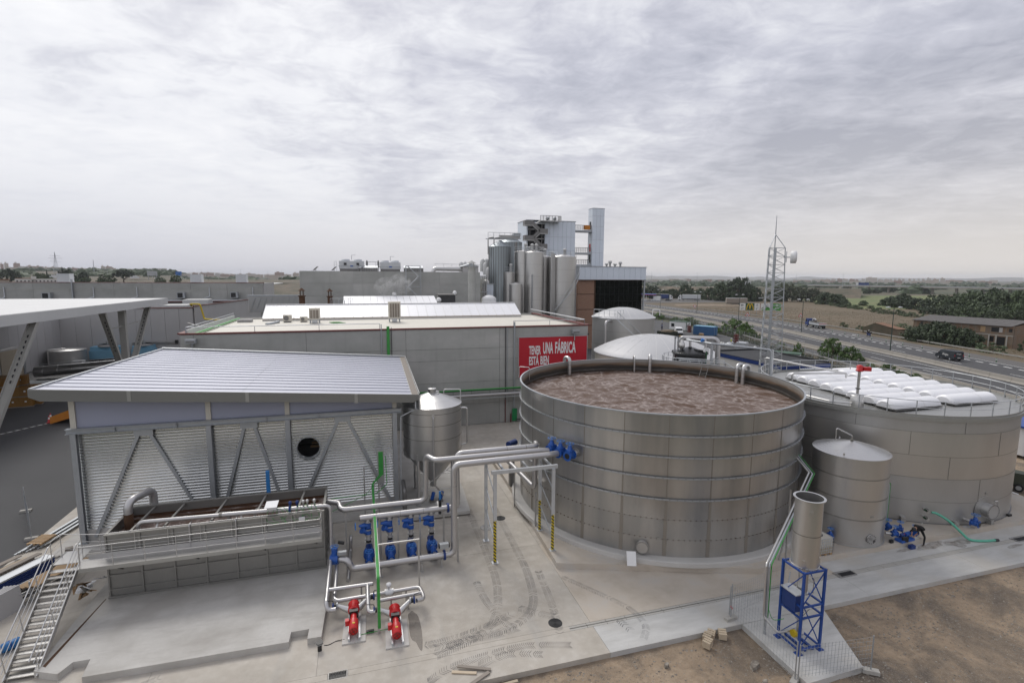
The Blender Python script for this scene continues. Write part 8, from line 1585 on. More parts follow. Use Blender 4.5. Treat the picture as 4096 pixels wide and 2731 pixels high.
def trisign(lab,x,y,inv=False,h=2.6):
    t=T('road_sign',lab,'road sign',(x,y,0));v_=Vector((-x,-y,0)).normalized();n_=Vector((v_.y,-v_.x,0));c=V(x,y,h);P('post',MB().cyl((x,y,-.2),(x,y,h),.05,n=6),'galv',t)
    for r_,o_,mm,nm in((.95,.02,'sign_red','border'),(.66,.05,'sign_white','face')):q=[c+v_*o_+n_*r_*cos(radians(90+120*k+(180 if inv else 0)))+V(0,0,1)*r_*sin(radians(90+120*k+(180 if inv else 0)))for k in range(3)];P(nm,MB().add(q+[a-v_*.03 for a in q],[(2,1,0),(3,4,5),(0,1,4,3),(1,2,5,4),(2,0,3,5)]),mm,t)
    if not inv:P('symbol',MB().bar(c+v_*.06-n_*.28-V(0,0,.14),c+v_*.06+n_*.28-V(0,0,.14),.02,.16,v_),'black',t);P('symbol',MB().sphere(c+v_*.06+V(0,0,-.02),.17,n=8,k=5),'black',t)
trisign('inverted triangular give way sign beyond the motorway',153.0,212,True);trisign('triangular red bordered warning sign in front of the roadside trees',137.2,158.5);trisign('triangular red bordered warning sign beside the flatbed lorry',153.7,150.5)
ab=T('advertising_board','row of roadside advertising panels with yellow arches, arrows and green panel','billboard',(168,187,0));A_,B_=V(160.9,190.8,0),V(176.2,183.45,0);u_=(B_-A_).normalized();n_=Vector((-u_.y,u_.x,0));n_=-n_ if n_.dot(Vector((168,187,0)))>0 else n_;LB=(B_-A_).length
def pan(f0,f1,mm):P('panel',MB().add([A_+u_*LB*f0+V(0,0,2),A_+u_*LB*f1+V(0,0,2),A_+u_*LB*f1+V(0,0,5.05),A_+u_*LB*f0+V(0,0,5.05)]+[q-n_*.12 for q in(A_+u_*LB*f0+V(0,0,2),A_+u_*LB*f1+V(0,0,2),A_+u_*LB*f1+V(0,0,5.05),A_+u_*LB*f0+V(0,0,5.05))],[(0,1,2,3),(7,6,5,4),(0,4,5,1),(1,5,6,2),(2,6,7,3),(3,7,4,0)]),mm,ab)
pan(0,.135,'sign_white');pan(.14,.355,'sign_darkgreen');pan(.36,.485,'sign_white');pan(.51,.79,'sign_white');pan(.80,1.0,'sign_green')
P('purple_edge',MB().bar(A_+u_*LB*.50+V(0,0,2)+n_*.02,A_+u_*LB*.50+V(0,0,5.05)+n_*.02,.12,.2,n_),'red_cap',ab)
def bp(f,z):return A_+u_*LB*f+n_*.05+V(0,0,z)
arch=[bp(.165,2.25),bp(.175,3.4),bp(.195,4.4),bp(.212,4.75),bp(.228,4.4),bp(.242,3.4),bp(.248,2.6),bp(.254,3.4),bp(.268,4.4),bp(.284,4.75),bp(.301,4.4),bp(.321,3.4),bp(.331,2.25)]
P('yellow_arches',MB().tube(smooth_path(arch,4),.16,6),'sign_yellow',ab);ar=MB();ar.bar(bp(.03,4.2),bp(.10,4.2),.05,.22);ar.bar(bp(.03,4.2),bp(.055,4.55),.05,.22);ar.bar(bp(.03,4.2),bp(.055,3.85),.05,.22);P('arrow',ar,'black',ab)
ar=MB();ar.bar(bp(.42,3.6),bp(.42,4.7),.05,.25,n_);ar.bar(bp(.42,4.75),bp(.40,4.3),.05,.22,n_);ar.bar(bp(.42,4.75),bp(.44,4.3),.05,.22,n_);P('arrow',ar,'black',ab)
yaw=atan2(u_.y,u_.x);text('MERCA',.62,bp(.60,3.9),(radians(90),radians(28),yaw),'black',ab,.01,.02,align='LEFT');text('AEROPTO',.55,bp(.53,2.5),(radians(90),radians(-38),yaw),'black',ab,.01,.015);text('Z-40',.75,bp(.86,2.85),(radians(90),0,yaw),'sign_white',ab,.01,.015)
P('green_field',MB().add([bp(.52,2.05),bp(.78,2.05),bp(.69,3.7)],[(0,1,2)]),'sign_green',ab);P('ring_symbol',MB().tube([bp(.90,4.2)+u_*.42*cos(2*pi*k/12)+V(0,0,.42*sin(2*pi*k/12))for k in range(12)],.09,5,closed=True),'sign_white',ab)
P('small_print',MB().bar(bp(.03,3.0),bp(.105,3.0),.02,.12),'steel_dark',ab);P('small_print',MB().bar(bp(.39,3.0),bp(.455,3.0),.02,.12),'steel_dark',ab);P('small_print',MB().bar(bp(.04,2.5),bp(.06,2.5),.02,.3),'green_dark',ab);P('small_print',MB().bar(bp(.40,2.5),bp(.42,2.5),.02,.3),'green_dark',ab)
for f in(.06,.25,.42,.65,.9):P('post',MB().cyl(A_+u_*LB*f-n_*.25-V(0,0,.3),A_+u_*LB*f-n_*.25+V(0,0,4.8),.09,n=6),'galv',ab)
# flatbed lorry (front towards +X local)
t=T('flatbed_lorry','blue cab flatbed lorry with grey dropsides driving on the motorway','lorry',(0,0,0));P('cab',MB().extr([(2.2,.6),(2.2,2.75),(2.5,2.85),(3.75,2.80),(4.05,1.9),(4.15,.6)],(0,-1.2,0),(1,0,0),(0,0,1),(0,1,0),2.4),'blue_deep',t)
P('windscreen',MB().add([(3.80,-1.1,2.72),(4.07,-1.1,1.95),(4.07,1.1,1.95),(3.80,1.1,2.72)],[(0,1,2,3)]),'car_glass',t)
for s in(-1,1):P('side_window',MB().box(2.9,s*1.205-.004,1.75,3.8,s*1.205+.004,2.5),'car_glass',t);P('dropside',MB().box(-4.3,s*1.22-.03,1.15,1.6,s*1.22+.03,1.75),'galv_light',t)
P('bed',MB().box(-4.3,-1.25,1.0,1.6,1.25,1.15),'galv',t);P('tailboard',MB().box(-4.36,-1.25,1.1,-4.3,1.25,1.75),'white_dirty',t);P('tail_stripe',MB().box(-4.375,-1.2,1.5,-4.362,1.2,1.65),'sign_red',t);P('chassis',MB().box(-4.2,-.5,.65,3.6,.5,.98),'dark',t);P('crane',MB().pipe([(1.85,0,1.2),(1.85,0,2.7),(.2,.2,2.9),(-.8,.2,2.6)],.14),'white_dirty',t);P('headboard',MB().box(1.5,-1.2,1.15,1.6,1.2,2.2),'galv',t)
for k in range(5):P('load',MB().cyl((.9-.35*k*.6,-.8+.3*k,1.2),(.9-.35*k*.6,-.8+.3*k,2.5),.16),'wood_grey',t)
wheels(t,[(3.3,s*1.05,.5)for s in(-1,1)]+[(-2.2,s*1.05,.5)for s in(-1,1)]+[(-3.4,s*1.05,.5)for s in(-1,1)],.5,.3,(0,1,0));p_,d=hp(near_s(124,130),17.2);t.location=(143.4,134.3,0);t.rotation_euler=(0,0,atan2(d.y,d.x))
# motor scooter and rider
t=T('scooter','dark blue scooter with a top box on the motorway shoulder','scooter',(0,0,0));P('body',MB().extr([(-.75,.45),(-.6,.85),(.05,.80),(.15,.45),(.55,.45),(.70,1.15),(.60,1.2),(.35,.35),(-.5,.3)],(0,-.16,0),(1,0,0),(0,0,1),(0,1,0),.32),'blue_deep',t);P('windshield',MB().bar((.62,0,1.1),(.45,0,1.55),.4,.02,(1,0,0)),'car_glass',t);P('top_box',MB().box(-1.05,-.22,.9,-.65,.22,1.25),'black',t);P('handlebar',MB().bar((.5,-.35,1.15),(.5,.35,1.15),.04,.04),'black',t);wheels(t,[(.72,0,.27),(-.62,0,.27)],.27,.12,(0,1,0));P('plate',MB().box(-1.08,-.1,.55,-1.06,.1,.7),'sign_white',t)
p_,d=hp(near_s(115,106),16.5);ang=atan2(d.y,d.x);t.location=(136.6,110.0,.006);t.rotation_euler=(0,0,ang)
human('person','rider in black with a white helmet sitting on the scooter',(136.6,110.0,0),(-.25,0,.92),[(.22,-.2,.82),(.22,.2,.82)],[(.30,-.2,.40),(.30,.2,.40)],(-.10,0,1.28),(-.05,0,1.5),(0,0,1.62),[(.12,-.28,1.2),(.12,.28,1.2)],[(.42,-.3,1.2),(.42,.3,1.2)],['cloth_black','cloth_black','skin','boot'],helmet='white',face=(1,0,0),rz=ang,toe=(1,0,0))
# lorries in the lorry park
def semi(lab,p0,ang,cab,box,boxlen=12.5,hascab=True,logo=None,skirt='dark'):
    t=T('lorry' if hascab else 'trailer',lab,'lorry' if hascab else 'trailer',(0,0,0));P('box',MB().box(-boxlen,-1.25,1.15,0,1.25,4.0),box,t);P('box_roof',MB().box(-boxlen-.02,-1.27,4.0,.02,1.27,4.08),'white',t);P('chassis',MB().box(-boxlen+.3,-.6,.7,0 if not hascab else 2.5,.6,1.12),'dark',t);P('side_guard',MB().box(-boxlen*.6,-1.2,.5,-boxlen*.25,1.2,.9),skirt,t)
    if hascab:P('cab',MB().extr([(.6,.6),(.6,3.6),(.9,3.75),(2.3,3.1),(2.75,2.1),(2.8,.6)],(0,-1.22,0),(1,0,0),(0,0,1),(0,1,0),2.44),cab,t);P('windscreen',MB().add([(2.34,-1.1,3.05),(2.77,-1.1,2.1),(2.77,1.1,2.1),(2.34,1.1,3.05)],[(0,1,2,3)]),'car_glass',t);P('side_window',MB().box(1.5,-1.23,2.0,2.3,-1.215,2.75),'car_glass',t);P('side_window',MB().box(1.5,1.215,2.0,2.3,1.23,2.75),'car_glass',t)
    wheels(t,([(1.9,s*1.05,.5)for s in(-1,1)]+[(-.9,s*1.05,.5)for s in(-1,1)]if hascab else[])+[(-boxlen+1.2+1.3*k,s*1.05,.5)for k in range(3)for s in(-1,1)],.5,.3,(0,1,0))
    if logo:logo(t)
    t.location=p0;t.rotation_euler=(0,0,ang);return t
dang=atan2(312.8-325,237-218)
def tri(t):P('mark',MB().add([(-11.2,-1.262,1.6),(-11.2,-1.262,3.5),(-9.2,-1.262,2.5)],[(2,1,0)]),'white',t);P('dark_rear',MB().box(-12.52,-1.258,1.15,-8.2,-1.252,4.0),'black',t)
semi('white cab lorry with a blue and black curtain trailer and white triangle',(216.5,331.5,0),pi+dang*0+2.55,'van_white','blue_deep',logo=tri);semi('white cab lorry with a long silver grey curtain trailer',(223.5,325.0,0),2.62,'van_white','galv_light')
t=semi('weathered dark trailer without a cab standing on the dirt track',(212,263.5,0),2.75,'van_white','wood_grey',12,False);semi('dark blue box trailer parked behind the lamp at the lorry park canopy',(204,338,0),2.6,'blue_deep','black',8,False)
t=T('fuel_canopy','low blue and white fuel station canopy at the lorry park','canopy',(192,328,0));P('roof',MB().cb(192,330,4.2,22,9,.8,rz=-.6),'sign_blue',t);P('stripe',MB().cb(189.6,325.9,4.2,22,.2,.3,rz=-.6),'sign_red',t)
for k in range(4):P('column',MB().box(186+4.2*k-.2,331-2.8*k-.2,0,186+4.2*k+.2,331-2.8*k+.2,3.9),'white',t)
S('white_kiosk',MB().cb(201.5,322.5,1.5,5,3,3.1,rz=-.6),'white','small white kiosk beside the fuel station canopy','kiosk')
for k,(x,y,mm)in enumerate([(190,322,'van_white'),(196,318,'galv_light'),(206,316,'van_grey'),(184,327,'van_grey')]):S('parked_car',MB().extr([(-2.1,.25),(-2.1,.85),(-1.5,.95),(-.9,1.4),(.6,1.42),(1.3,.95),(2.1,.82),(2.15,.25)],(x,y,-.19),(.8,-.6,0),(0,0,1),(.6,.8,0),1.7),mm,['white car parked at the fuel station','silver car parked at the fuel station','dark car parked beside the white kiosk','dark car parked under the blue canopy'][k],'car','cars at the fuel station')

# ------------------------------------------------------------------ ruined brick house
hs=T('brick_house','derelict two storey brick house with a long fibre cement roof','house',(150,92,-.2));HA,HB_=V(146.2,105.0,0),V(148.0,83.0,0);u_=(HB_-HA).normalized();n_=Vector((u_.y,-u_.x,0));n_=n_ if n_.dot(V(-1,0,0))>0 else-n_;hl=(HB_-HA).length;dp=7.0
def hw(f0,f1,z0,z1,mm,o_=0.0,th=.3,nm='wall'):a,e=HA+u_*hl*f0+n_*o_,HA+u_*hl*f1+n_*o_;P(nm,MB().add([a+V(0,0,z0),e+V(0,0,z0),e+V(0,0,z1),a+V(0,0,z1)]+[q-n_*th for q in(a+V(0,0,z0),e+V(0,0,z0),e+V(0,0,z1),a+V(0,0,z1))],[(0,1,2,3),(7,6,5,4),(0,4,5,1),(1,5,6,2),(2,6,7,3),(3,7,4,0)]),mm,hs)
hw(0,1,-.4,2.6,'old_brick');hw(0,1,2.75,5.0,'old_brick');hw(0,1,2.6,2.78,'kerb',.06,.4,'floor_band')
for f0,f1,z0,z1,mm in((.08,.11,3.6,4.5,'black'),(.70,.745,3.2,4.6,'wood'),(.80,.87,3.4,4.5,'black'),(.87,.90,3.4,4.5,'panel_grey'),(.955,.985,3.6,4.4,'black'),(.79,.83,1.0,2.3,'black'),(.86,.93,.3,2.3,'black')):hw(f0,f1,z0,z1,mm,.03,.08,'window' if mm !='wood' else 'door')
for f in(.78,.845,.94):hw(f,f+.012,-.3,2.6,'kerb',.12,.3,'pier')
a,e=HA-n_*dp,HB_-n_*dp;P('end_wall',MB().add([HA+V(0,0,-.4),a+V(0,0,-.4),a+V(0,0,5.6),HA+V(0,0,5.0)],[(0,1,2,3),(3,2,1,0)][:1]),'old_brick',hs);P('end_wall',MB().add([HB_+V(0,0,-.4),e+V(0,0,-.4),e+V(0,0,5.6),HB_+V(0,0,5.0)],[(3,2,1,0)]),'old_brick',hs);P('back_wall',MB().add([a+V(0,0,-.4),e+V(0,0,-.4),e+V(0,0,6.0),a+V(0,0,6.0)],[(0,1,2,3)]),'old_brick',hs)
for k in range(12):q0,q1=HA+u_*(hl*k/12-.3)+n_*.5,HA+u_*(hl*(k+1)/12-.33)+n_*.5;P('roof_sheet',MB().add([q0+V(0,0,4.98),q1+V(0,0,4.98),q1-n_*(dp+.8)+V(0,0,6.15),q0-n_*(dp+.8)+V(0,0,6.15),q0+V(0,0,4.88),q1+V(0,0,4.88)],[(0,1,2,3),(4,5,1,0)]),'roof_fibre',hs)
b=MB();t=T('ruined_outbuilding','crumbling low outbuilding wall with a tiled slope beside the brick house','ruin',(146,112,-.2));P('wall',MB().add([(144.6,118.5,-.4),(145.6,108.5,-.4),(145.6,108.5,1.8),(144.9,115.0,3.2),(144.6,118.5,1.6),(147.6,118.5,-.4),(148.6,108.5,-.4),(148.6,108.5,1.8),(147.9,115.0,3.2),(147.6,118.5,1.6)],[(0,1,2,3,4),(9,8,7,6,5),(1,6,7,2),(0,4,9,5)]),'slope',t);P('tiled_roof',MB().add([(145.3,108.3,1.85),(144.7,115.1,3.25),(148.2,115.1,3.25),(148.8,108.3,1.85)],[(3,2,1,0)]),'tile',t);P('low_wall',MB().box(145.2,104.8,-.4,145.6,108.5,1.5),'slope',t)
t=T('ruined_gable','broken stone gable wall right of the brick house','ruin',(140,72,-.2));P('gable',MB().extr([(0,-.4),(6,-.4),(6,1.5),(4.2,2.4),(2.6,4.6),(1.2,4.0),(0,2.2)],(142.5,77.0,0),(-.05,-1,0),(0,0,1),(1,0,0),.5),'slope',t);P('doorway',MB().box(141.9,72.1,-.3,142.45,74.1,2.6),'dark',t)

# ------------------------------------------------------------------ vegetation
def crown(name,mat_,nl,size,shape,seed,clump=26):
    """leafy crown in a unit volume: radius 1, height 0..1 scaled later; many small leaf faces gathered in clumps"""
    R_=random.Random(seed);b=MB();cl=[]
    for i in range(nl//clump):
        while True:
            x,y,z=R_.uniform(-1,1),R_.uniform(-1,1),R_.uniform(0,1);q=shape(z)
            rr=sqrt(x*x+y*y)
            if rr<q*(1+.25*noise.noise(Vector((x*2.3+seed,y*2.3,z*3))))and(rr>q*.35 or z>.72):break
        cl.append((x,y,z,R_.uniform(.6,1.3)))
    for x,y,z,k in cl:
        for j in range(clump):
            d=Vector((R_.gauss(0,1),R_.gauss(0,1),R_.gauss(0,.8)));d=d.normalized()*(R_.random()**.5)*.17*k;c=Vector((x,y,z))+Vector((d.x,d.y,d.z*.75));nn_=(d.normalized()+Vector((R_.gauss(0,.6),R_.gauss(0,.6),.5+R_.gauss(0,.4)))).normalized();a=nn_.orthogonal().normalized();a=Matrix.Rotation(R_.uniform(0,6.28),3,nn_)@ a;e=nn_.cross(a);s=size*R_.uniform(.6,1.5)
            b.add([c+a*s,c+e*s*.55,c-a*s,c-e*s*.55],[(0,1,2,3)])
    return b.mesh(name,mat_)
def trunk(name,h=1.0,limbs=5,seed=1):
    R_=random.Random(seed);b=MB();b.tube([(0,0,-.05),(.02,.01,.25),(.03,-.02,.6),(0,.02,.85)],[.09,.065,.04,.015],7)
    for i in range(limbs):a=R_.uniform(0,6.28);z=R_.uniform(.2,.5);b.tube([(.02,0,z),(.35*cos(a),.35*sin(a),z+.18),(.62*cos(a),.62*sin(a),z+.36)],[.035,.022,.008],5)
    return b.mesh(name,'trunk')
round_=lambda z:sqrt(max(0,1-((z-.52)/.52)**2))
broad=lambda z:sqrt(max(0,1-((z-.36)/.65)**2))
bush=lambda z:sqrt(max(0,1-z*z))
umbr=lambda z:(sqrt(max(0,1-((z-.72)/.30)**2))if z>.42 else .0)or .02
spire=lambda z:max(.02,(1-z)**.6*min(1,z*6+.3))
PT={k:[crown('crown',mm,nl,sz,sh,10+i*7+j)for j in range(2)]for i,(k,mm,nl,sz,sh)in enumerate([('dark','leaf_dark',3000,.070,broad),('mid','leaf_mid',3000,.070,broad),('grey','leaf_grey',2800,.065,round_),('fresh','leaf_fresh',2400,.065,bush),('pine','leaf_pine',1600,.06,round_),('umbrella','leaf_pine',1800,.06,umbr),('cypress','leaf_pine',900,.10,spire),('shrub','leaf_mid',1200,.07,bush)])}
TR=[trunk('trunk',seed=3),trunk('trunk',seed=5)]
vr=random.Random(21)
def tree(kind,lab,x,y,z,r_,h,group,cat='tree',name='tree',wide=1.0):
    t=T(name,lab,cat,(x,y,z),group);t.rotation_euler=(0,0,vr.uniform(0,6.28));c=link('crown',vr.choice(PT[kind]),t);low=.10 if kind in('pine','umbrella')else .03;c.scale=(r_*1.05*wide,r_*1.05*wide,h*(1-low)*1.04);c.location=(0,0,h*low)
    q=link('trunk',vr.choice(TR),t);q.scale=(r_*.9,r_*.9,h*.8);return t
riverside=[(250.2,314.8,8.2,12.6),(262.1,312.8,9.5,16.3),(264.9,305.5,5.6,9.3),(232.4,381.3,7.3,9.5),(251.6,360.6,5.3,10.6),(241.4,362.2,5.6,7.4),(257.1,351.3,5.5,7.6),(249.3,329.1,5.2,9.1),(233.3,363.4,4.9,6.3),(272,309,6,10),(225,385,6,8),(281,300,6,7)]
for x,y,r_,h in riverside:tree('dark','dense dark green tree in the belt behind the lorry park',x,y,-.3,r_,h,'trees behind the lorry park')
for x,y,r_,h in[(293.8,300.6,7.2,12.2),(299.4,293.1,6.2,9.9),(301.6,286.3,4.9,9.1),(289,303,5,10),(306,281,4.5,7)]:tree('grey','grey green tree in the group behind the lattice mast and dry field',x,y,-.3,r_,h,'grey green trees beyond the field')
for x,y,r_,h in[(294.3,269.6,5.2,6.9),(286.9,262.4,4.2,7.0),(284.3,252.4,5.4,6.8),(267.9,232.0,3.0,4.0),(292.7,241.0,2.4,3.2),(309.8,237.8,5.8,5.3),(297.9,221.9,6.5,7.5),(289.2,207.4,5.2,5.7),(259.3,179.8,4.1,3.7),(292,257,4,6),(305,225,5,6)]:tree('dark','dark rounded tree at the edge of the green mown field',x,y,-.3,r_,h,'trees by the green field')
woods=[(285.3,193.6,6.7,8.1),(279.4,181.7,6.4,8.5),(274.1,170.8,6.5,9.8),(269.3,160.9,6.6,11.6),(259.1,148.5,6.2,10.9),(254.6,140.6,5.2,11.2),(256.3,169.0,4.0,5.1),(246.7,155.8,3.7,4.8),(246.1,149.0,3.9,5.0),(244.8,142.8,3.8,5.2),(241.5,135.5,3.7,5.0),(300,190,7,9),(296,176,7,9),(290,163,7,10),(284,150,7,11),(276,138,7,12),(262,133,6,11),(312,200,7,8),(252,162,4,5),(268,176,5,7),(310,180,7,9),(262,156,5,8),(250,128,5,9),(270,124,7,11)]
for i,(x,y,r_,h)in enumerate(woods):tree('mid' if i%3 else 'dark','tall leafy tree in the wood behind the brick house',x,y,-.3,r_,h,'wood behind the brick house')
for x,y,r_,h in[(250.2,200.8,3.1,2.7),(238.2,184.2,3.3,2.1),(238.3,178.4,3.2,2.2),(230.4,166.7,3.0,1.9),(256.2,214.0,3.0,2.3),(264.9,228.3,3.0,2.0),(230.3,159.4,3.3,2.2),(244,192,3,2.3),(234,172,3,2.1),(270,236,3,2),(226,150,3,2.2),(224,142,3,2.4),(229,134,3.2,2.6),(276,246,3,2),(282,262,3,2),(262,222,2.8,2.2)]:tree('shrub','low green shrub in the row along the far edge of the dry field',x,y,-.3,r_,h,'shrubs along the field edge','shrub','shrub')
for x,y,r_,h in[(643.8,493.7,5.5,8.2),(633.5,494.7,3.7,7.6),(625.1,460.3,3.6,8.3),(537.5,438.8,3.9,5.3),(564.5,450.8,5.0,5.0)]:tree('dark','small dark tree near the far motorway bridge',x,y,-.3,r_,h,'trees near the far bridge')
for x,y,r_,h,k in[(143.2,101.5,3.3,3.6,'dark'),(141.2,95.0,3.8,5.2,'dark'),(141.4,89.9,2.9,4.4,'dark'),(139.5,98,3.2,4.4,'dark'),(139.6,92.5,3.4,4.4,'dark'),(142.5,97.5,3.4,5.0,'dark'),(142,87.5,2.2,3.0,'dark')]:tree(k,'dark overgrown bush swallowing the front of the brick house',x,y,-.3,r_,h,'bushes before the brick house','bush','bush')
for x,y,r_,h in[(136.0,80.2,2.7,2.2),(145.5,78.5,1.7,3.6),(172.0,127.5,2.9,1.6),(157.0,135.6,1.4,1.6),(154.8,127.2,1.9,1.4),(176,100,2.4,3)]:tree('shrub','leafy bush on the rough ground around the brick house',x,y,-.3,r_,h,'bushes around the ruins','bush','bush')
near=[('fresh green young tree behind the covered tank rail, the tallest of its clump',91.0,80.6,2.5,4.1),('fresh green bushy tree beside the tallest young tree of the verge',92.2,77.8,2.1,2.8),('broad fresh green bush at the yard fence behind the blue container',106.0,127.5,4.3,3.9),('fresh green bush at the yard fence in front of the warning sign',103.2,119.4,2.5,3.7)]
for lab,x,y,r_,h in near:tree('fresh',lab,x,y,-.1,r_,h,'fresh green trees on the verge')
for x,y,r_,h in[(85.9,68.1,1.0,1.3),(84.9,64.2,1.5,1.9),(86.5,63.0,.9,.8),(86.9,61.3,.9,.8),(87.7,85.8,1.1,2.6),(102.0,115.0,1.7,1.9),(113.8,180.9,2.6,2.1),(111.8,157.5,3.1,2.2),(114.6,170.1,1.7,1.3),(109.8,143.3,1.9,1.4),(95,98,1.2,1.0),(98,106,1.3,1.1),(114,190,2.2,1.6),(82.5,57,1.0,.9)]:tree('fresh','small fresh green shrub on the verge along the yard fence',x,y,-.1,r_,h,'verge shrubs','shrub','shrub')
b=MB();R_=random.Random(31)
def tufts(n,f,hmin,hmax,wd=.05):
    for i in range(n):
        x,y,z=f();h=R_.uniform(hmin,hmax);a=R_.uniform(0,6.28)
        for k in range(3):
            aa=a+k*2.1;dx_,dy_=cos(aa)*wd,sin(aa)*wd;lx,ly=cos(aa+1.2)*h*.4,sin(aa+1.2)*h*.4;b.add([(x-dx_,y-dy_,z),(x+dx_,y+dy_,z),(x+lx,y+ly,z+h)],[(0,1,2)])
def verge_pt():q=hp(R_.uniform(near_s(97,52)-15,near_s(131,152)+40),-20.3+R_.uniform(-1.6,2.2))[0];return q.x,q.y,-.1
tufts(4500,verge_pt,.2,.6,.05);o=ST('verge_grass',b,'leaf_grey','stuff');tag(o,'rough grass and weeds on the verge along the yard fence','grass')
b=MB()
def field_pt():q=hp(R_.uniform(near_s(97,52)-10,near_s(138,191)+60),24.3+R_.random()**1.8*70)[0];return q.x,q.y,-.3
mk('straw',(0.20,0.15,0.095),0.95,0,0.4,0.3,kind='World');tufts(12000,field_pt,.12,.34,.05);o=ST('field_grass',b,'straw','stuff');tag(o,'dry straw coloured grass of the field beyond the motorway','grass')

# ------------------------------------------------------------------ distance: slopes, bridge, town, hills
b=MB()
def slope_strip(pts0,z0,pts1,z1):b.strip([(x,y,z0 if not isinstance(z0,list)else z0[i])for i,(x,y)in enumerate(pts0)],[(x,y,z1 if not isinstance(z1,list)else z1[i])for i,(x,y)in enumerate(pts1)])
# embankment of the far motorway on the right
def em(a0,a1,d0,d1,z0,z1,n=24,wob=0.0):
    p0,p1=[],[]
    for i in range(n+1):
        a=radians(a0+(a1-a0)*i/n);u=site(sin(a),cos(a),0);w_=wob*noise.noise(Vector((i*.7,d0*.01,1)));p0.append(u*d0+V(0,0,z0));p1.append(u*d1+V(0,0,z1+w_))
    b.strip(p0[::-1],p1[::-1])
em(7,34,520,560,-.4,6.5,wob=1.0);em(7,34,560,600,6.5,6.8);em(7,34,600,640,6.8,-.4);ST('embankment',b,'slope')
b=MB();em(-52,-4,330,460,-.3,10.0,wob=1.2);em(-52,-4,460,640,10.0,11.5,wob=.6);em(-52,-33,640,1100,11.5,16,wob=1.2);em(-33,-4,640,1100,11.5,8,wob=.6);em(-52,-33,1100,2300,16,31,wob=3);em(-33,-4,1100,2300,8,3,wob=1);em(-52,-33,2300,3400,31,28,wob=3);ST('hillside',b,'slope')
br=T('motorway_bridge','long low motorway bridge crossing the valley beyond the wood','bridge',(600,380,0));b1,b2=V(590,505,0),V(645,250,0);b0_=b1.lerp(b2,-.2);P('deck',MB().bar(b0_+V(0,0,6.9),b2+V(0,0,6.9),12,1.3),'barrier',br);P('parapet',MB().bar(b0_+V(-6,0,8.0),b2+V(-6,0,8.0),.3,.9),'galv',br)
for k in range(12):c=b1.lerp(b2,k/12);P('pier',MB().box(c.x-1,c.y-1,-.4,c.x+1,c.y+1,6.3),'barrier',br)
def farcar(lab,p_,sx,sy,sz,mm,ang,grp='vehicles on the far motorways',cat='car'):t=T('distant_vehicle',lab,cat,tuple(p_),grp);c=Vector(p_);P('body',MB().cb(c.x,c.y,c.z+sz*.35,sx,sy,sz*.55,rz=ang),mm,t);P('cabin',MB().cb(c.x-.1,c.y,c.z+sz*.8,sx*.6,sy*.92,sz*.4,rz=ang),'car_glass' if sz<2 else mm,t)
ba_=atan2((b2-b1).y,(b2-b1).x)
for k,(f,mm)in enumerate([(.16,'van_grey'),(.30,'red'),(.42,'van_white'),(.52,'van_grey'),(.62,'van_white'),(.70,'galv'),(.78,'van_white'),(.88,'van_white')]):farcar('small car crossing the long motorway bridge',b1.lerp(b2,f)+V(-4,0,7.55),4.3,1.8,1.5,mm,ba_)
t=T('bridge_lorry','white cab lorry with dark blue box crossing the motorway bridge','lorry',tuple(b1.lerp(b2,.07)+V(-4,0,7.5)));c=b1.lerp(b2,.07)+V(-4,0,7.55);P('box',MB().cb(c.x,c.y,c.z+2.2,11,2.5,3.2,rz=ba_),'blue_deep',t);c2=c-(b2-b1).normalized()*7;P('cab',MB().cb(c2.x,c2.y,c2.z+1.9,2.6,2.5,3.4,rz=ba_),'van_white',t)
def az_pt(px_deg,dist,z):a=radians(px_deg);u=site(sin(a),cos(a),0)*dist;return V(u.x,u.y,z)
for i,(x,y,z,l_,h_,mm,lab)in enumerate([(-254.2,543.5,12.6,9,3.0,'van_white','white lorry on the far motorway below the town'),(-202.7,564.7,12.6,7,2.8,'van_white','white van on the far motorway behind the umbrella pine'),(-158.1,578.8,12.6,5,1.8,'galv_light','pale car on the far motorway right of the umbrella pine'),(-186,570,12.6,5,1.6,'white_dirty','pale car on the far motorway under the gantry')]):farcar(lab,(x,y,z),l_,2.2,h_,mm,.42,cat='vehicle')
for lab,x,y,w_,h_,mm in(('grey backed gantry sign over the far motorway',-189.8,569.2,8,4.5,'galv'),('blue gantry sign over the far motorway',-169.6,575.5,5,4,'sign_blue'),('grey backed gantry sign beyond the dry slope on the right',470,560,26,6,'galv_light')):t=T('gantry_sign',lab,'road sign',(x,y,8));z=17.5 if x<0 else 9.0;P('board',MB().cb(x,y,z,w_,.4,h_,rz=.38 if x<0 else-.6),mm,t);P('post',MB().cyl((x-w_*.4,y,0),(x-w_*.4,y,z),.25,n=6),'galv',t);P('post',MB().cyl((x+w_*.4,y,0),(x+w_*.4,y,z),.25,n=6),'galv',t)
P_=[(-234.0,441.9,10,4.3,9.1),(-231.0,444,10,3.1,7.9),(-206.5,455.4,11,3.9,9.0),(-197.5,459.3,10.5,3.0,6.9),(-197.9,459.2,9.3,4.6,5.3),(-218.9,449.5,11,3.8,5.8),(-214.3,451.7,9.6,2.9,4.2),(-185.6,464.3,9.6,5.7,6.0),(-143.9,478.8,9.6,3.9,6.0),(-153.4,475.9,9.6,3.8,4.2)]
for i,(x,y,z,r_,h)in enumerate(P_):tree('pine' if i<4 else 'mid','dark conifer on the slope beyond the warehouse' if i<4 else 'rounded green bush on the slope beyond the warehouse',x,y,z,r_,h,'conifers on the far slope' if i<4 else 'bushes on the far slope','tree' if i<4 else 'bush')
tree('umbrella','big dark umbrella pine standing alone on the slope beyond the warehouse',-175.6,468.1,9.6,7.2,9.6,None)
